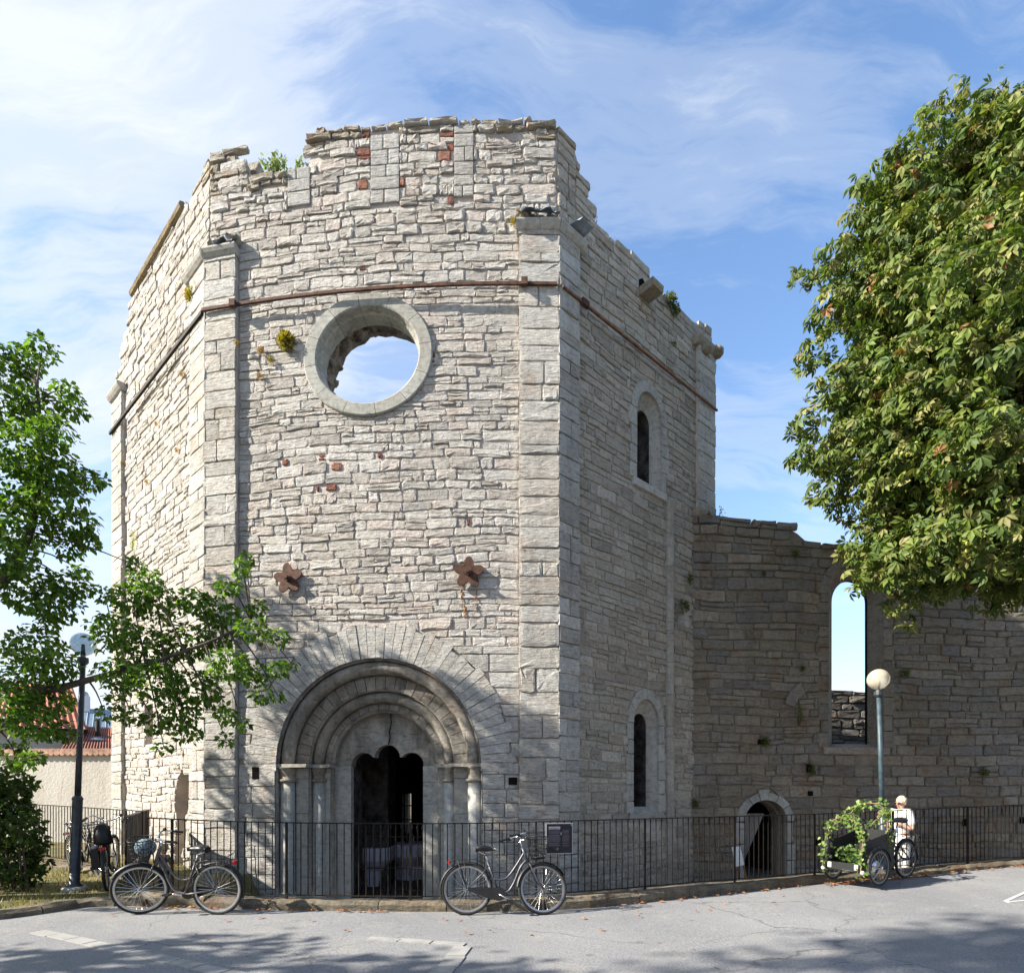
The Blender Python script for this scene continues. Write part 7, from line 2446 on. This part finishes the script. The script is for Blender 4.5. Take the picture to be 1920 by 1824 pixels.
def person(loc, rz, H, label, hairy, top_mat, leg_mat, arms, hat=False, glasses=False, child=False, shoe=M_SHOE):
    """local frame: faces +x; H = height"""
    o = empty('person', loc, label, 'person', None, rz)
    hs = 1 / 7.4 if not child else 1 / 4.6                 # share of the head in the height
    h = H
    hh = h * hs
    neck = h - hh
    sh = neck - 0.035 * h
    hip = 0.50 * h if not child else 0.40 * h
    kn = hip * 0.54
    sw, hw = (0.115 * h, 0.055 * h)
    V = Vector
    J = {'pel': V((0, 0, hip)), 'wst': V((0.005 * h, 0, hip + (sh - hip) * 0.4)), 'chs': V((0.008 * h, 0, hip + (sh - hip) * 0.78)), 'nk0': V((0, 0, sh + 0.01 * h)), 'nk1': V((0.006 * h, 0, neck + 0.1 * hh)),
         'hd0': V((0.012 * h, 0, neck + 0.35 * hh)), 'hd1': V((0.005 * h, 0, neck + 0.66 * hh)), 'hd2': V((0.0, 0, neck + 0.86 * hh))}
    E_ = [('pel', 'wst'), ('wst', 'chs'), ('chs', 'nk0'), ('nk0', 'nk1'), ('nk1', 'hd0'), ('hd0', 'hd1'), ('hd1', 'hd2')]
    Rd = {'pel': (0.068 * h, 0.088 * h), 'wst': (0.058 * h, 0.075 * h), 'chs': (0.065 * h, 0.085 * h), 'nk0': 0.036 * h, 'nk1': 0.030 * h, 'hd0': (0.40 * hh, 0.33 * hh), 'hd1': (0.44 * hh, 0.37 * hh), 'hd2': (0.30 * hh, 0.27 * hh)}
    JL, EL, RL = {}, [], {}
    for s, t in ((1, 'L'), (-1, 'R')):
        ld = 0.02 * s
        J['hp' + t] = V((0, hw * s, hip - 0.03 * h)); J['kn' + t] = V((0.012 * h + ld * 0.3, hw * 1.0 * s, kn)); J['an' + t] = V((-0.006 * h, hw * 1.0 * s, 0.045 * h)); J['to' + t] = V((0.085 * h, hw * 1.15 * s, 0.018 * h))
        E_ += [('pel', 'hp' + t), ('hp' + t, 'kn' + t), ('kn' + t, 'an' + t), ('an' + t, 'to' + t)]
        Rd.update({'hp' + t: 0.052 * h, 'kn' + t: 0.033 * h, 'an' + t: 0.022 * h, 'to' + t: 0.018 * h})
        el, wr, fi = arms[t]
        J['sh' + t] = V((0, sw * 0.92 * s, sh)); J['el' + t] = V(el) * h; J['wr' + t] = V(wr) * h
        E_ += [('chs', 'sh' + t), ('sh' + t, 'el' + t), ('el' + t, 'wr' + t)]
        Rd.update({'sh' + t: 0.032 * h, 'el' + t: 0.024 * h, 'wr' + t: 0.016 * h})
    body = skin('body', J, E_, Rd, M_SKIN, o, 'pel')
    # hands: palm and five fingers rooted at the wrist
    for s, t in ((1, 'L'), (-1, 'R')):
        el, wr = J['el' + t], J['wr' + t]
        d = (wr - el).normalized()
        side = d.cross(V((0, 0, 1)))
        side = side.normalized() if side.length > 0.1 else V((0, 1, 0))
        upv = side.cross(d)
        HJ = {'w': wr - d * 0.01 * h, 'p': wr + d * 0.045 * h}
        HE = [('w', 'p')]; HR = {'w': 0.014 * h, 'p': (0.010 * h, 0.022 * h)}
        for k, (sp, ln) in enumerate(((-0.017, 0.85), (-0.006, 1.0), (0.006, 0.95), (0.016, 0.75))):
            a = HJ['p'] + upv * sp * h + d * 0.008 * h; b_ = a + d * 0.026 * h * ln + side * 0.008 * h * s; c_ = b_ + d * 0.016 * h * ln + side * 0.016 * h * s
            HJ.update({'a%d' % k: a, 'b%d' % k: b_, 'c%d' % k: c_}); HE += [('p', 'a%d' % k), ('a%d' % k, 'b%d' % k), ('b%d' % k, 'c%d' % k)]
            HR.update({'a%d' % k: 0.0058 * h, 'b%d' % k: 0.0052 * h, 'c%d' % k: 0.0042 * h})
        a = HJ['w'] + d * 0.018 * h + upv * 0.020 * h; b_ = a + d * 0.02 * h + upv * 0.016 * h
        HJ.update({'ta': a, 'tb': b_}); HE += [('w', 'ta'), ('ta', 'tb')]; HR.update({'ta': 0.0075 * h, 'tb': 0.006 * h})
        skin('hand', HJ, HE, HR, M_SKIN, o, 'w', 1)
    # clothes follow the body, a little larger
    g = 0.012 * h
    def grow(keys, extra=1.0): return {k: (tuple(x + g * extra for x in Rd[k]) if isinstance(Rd[k], tuple) else Rd[k] + g * extra) for k in keys}
    tk = ['pel', 'wst', 'chs', 'nk0', 'shL', 'shR', 'slL', 'slR']
    JT = {k: J[k] for k in tk[:6]}
    for t in 'LR': JT['sl' + t] = J['sh' + t] + (J['el' + t] - J['sh' + t]) * 0.8
    RT = grow(tk[:6]); RT['nk0'] = Rd['nk0'] + 0.4 * g
    for t in 'LR': RT['sl' + t] = 0.036 * h
    JT['hem'] = J['pel'] - V((0, 0, 0.045 * h)); RT['hem'] = tuple(x + 1.3 * g for x in Rd['pel'])
    skin('shirt', JT, [('hem', 'pel'), ('pel', 'wst'), ('wst', 'chs'), ('chs', 'nk0'), ('chs', 'shL'), ('chs', 'shR'), ('shL', 'slL'), ('shR', 'slR')], RT, top_mat, o, 'pel')
    JP = {k: J[k] for k in ('pel', 'hpL', 'hpR', 'knL', 'knR', 'anL', 'anR')}
    RP = grow(JP.keys()); RP['anL'] = RP['anR'] = 0.036 * h; RP['knL'] = RP['knR'] = 0.044 * h
    skin('trousers', JP, [('pel', 'hpL'), ('pel', 'hpR'), ('hpL', 'knL'), ('hpR', 'knR'), ('knL', 'anL'), ('knR', 'anR')], RP, leg_mat, o, 'pel')
    for t in 'LR':
        skin('shoe', {'a': J['an' + t] - V((0.012 * h, 0, 0.012 * h)), 'b': J['to' + t]}, [('a', 'b')], {'a': 0.028 * h, 'b': (0.020 * h, 0.026 * h)}, shoe, o, 'a', 1)
    # face
    fz = neck + 0.45 * hh
    fx = 0.012 * h + 0.40 * hh
    part(MB().tube([(fx - 0.03 * hh, 0, fz + 0.06 * hh), (fx + 0.09 * hh, 0, fz - 0.11 * hh), (fx - 0.02 * hh, 0, fz - 0.15 * hh)], [0.03 * hh, 0.06 * hh, 0.04 * hh], 6), 'nose', M_SKIN, o)
    part(MB().box((fx - 0.03 * hh, 0, fz - 0.27 * hh), (0.05 * hh, 0.22 * hh, 0.035 * hh)), 'mouth', mk('lips', (0.30, 0.10, 0.08), 0.5, 0.1) if 'lips' not in MATS else MATS['lips'], o, False)
    for s in (1, -1):
        part(MB().sphere((fx - 0.06 * hh, 0.15 * hh * s, fz + 0.04 * hh), 0.05 * hh, 8, 6), 'eye', M_BLACK, o)
        part(MB().sphere((0.0, 0.365 * hh * s, fz - 0.02 * hh), 0.12 * hh, 8, 6, (0.6, 0.35, 1)), 'ear', M_SKIN, o)
    if glasses:
        gl = MB()
        for s in (1, -1):
            gl.sphere((fx - 0.01 * hh, 0.16 * hh * s, fz + 0.03 * hh), 0.13 * hh, 8, 6, (0.3, 1, 0.75))
            gl.tube([(fx - 0.03 * hh, 0.28 * hh * s, fz + 0.05 * hh), (-0.02 * h, 0.37 * hh * s, fz + 0.05 * hh)], 0.02 * hh, 4)
        part(gl, 'sunglasses', mk('dark_red_lens', (0.05, 0.012, 0.012), 0.15, 0.1), o)
    if hat:
        z0 = neck + 0.62 * hh
        part(MB().lathe([(0.60 * hh, z0 - 0.10 * hh), (0.62 * hh, z0 - 0.08 * hh), (0.47 * hh, z0 + 0.02 * hh), (0.46 * hh, z0 + 0.2 * hh), (0.40 * hh, z0 + 0.40 * hh), (0.22 * hh, z0 + 0.48 * hh), (0.01, z0 + 0.49 * hh)], 18, (0.01 * h, 0, 0)), 'sun_hat', M_KHAKI, o)
    else:
        hm = MB().sphere((-0.03 * hh, 0, neck + 0.66 * hh), 0.47 * hh, 16, 12, (1.0, 0.86, 0.92))
        hm.v = [p + V((0.0, 0.0, 0.0)) + (V((-0.12 * hh, 0, 0.06 * hh)) if p.x > 0.15 * hh and p.z < neck + 0.78 * hh else V((0, 0, 0))) for p in hm.v]
        hm.v = [p * (1 + 0.02 * mnoise.noise(p * 30)) if True else p for p in hm.v]
        keep = [f for f in hm.f if not all(hm.v[i].z < neck + 0.40 * hh for i in f) and not all(hm.v[i].x > 0.20 * hh and hm.v[i].z < neck + 0.70 * hh for i in f)]
        hm.f = keep
        part(hm, 'hair', M_HAIR, o)
    return o
wp = at(1690, 1640, 11.25); wp.z = zyard(wp.x) + 0.005
wh = EYE - (1494 - HYP) * 11.25 / FPX - wp.z
person(wp, R(200), wh, 'person in white clothes and sunglasses with short pale hair, standing behind the railing', True, M_LINEN, M_LINEN,
       {'L': ((0.02, 0.15, 0.62), (0.14, 0.06, 0.70), 0), 'R': ((-0.01, -0.15, 0.61), (0.15, -0.05, 0.66), 0)}, glasses=True)
cp = at(306, 1676, 8.5); cp.z = zlawn(cp.x, cp.y)
ch_ = EYE - (1583 - HYP) * 8.5 / FPX - cp.z
person(cp, R(-35), ch_, 'small child in a khaki sun hat and camouflage shirt behind the railing and the bicycle', False, M_CAMO, M_DARKCLOTH,
       {'L': ((0.0, 0.17, 0.50), (0.10, 0.15, 0.40), 0), 'R': ((0.02, -0.17, 0.50), (0.16, -0.10, 0.43), 0)}, hat=True, child=True, shoe=M_DARKCLOTH)
PCS.flush(300)
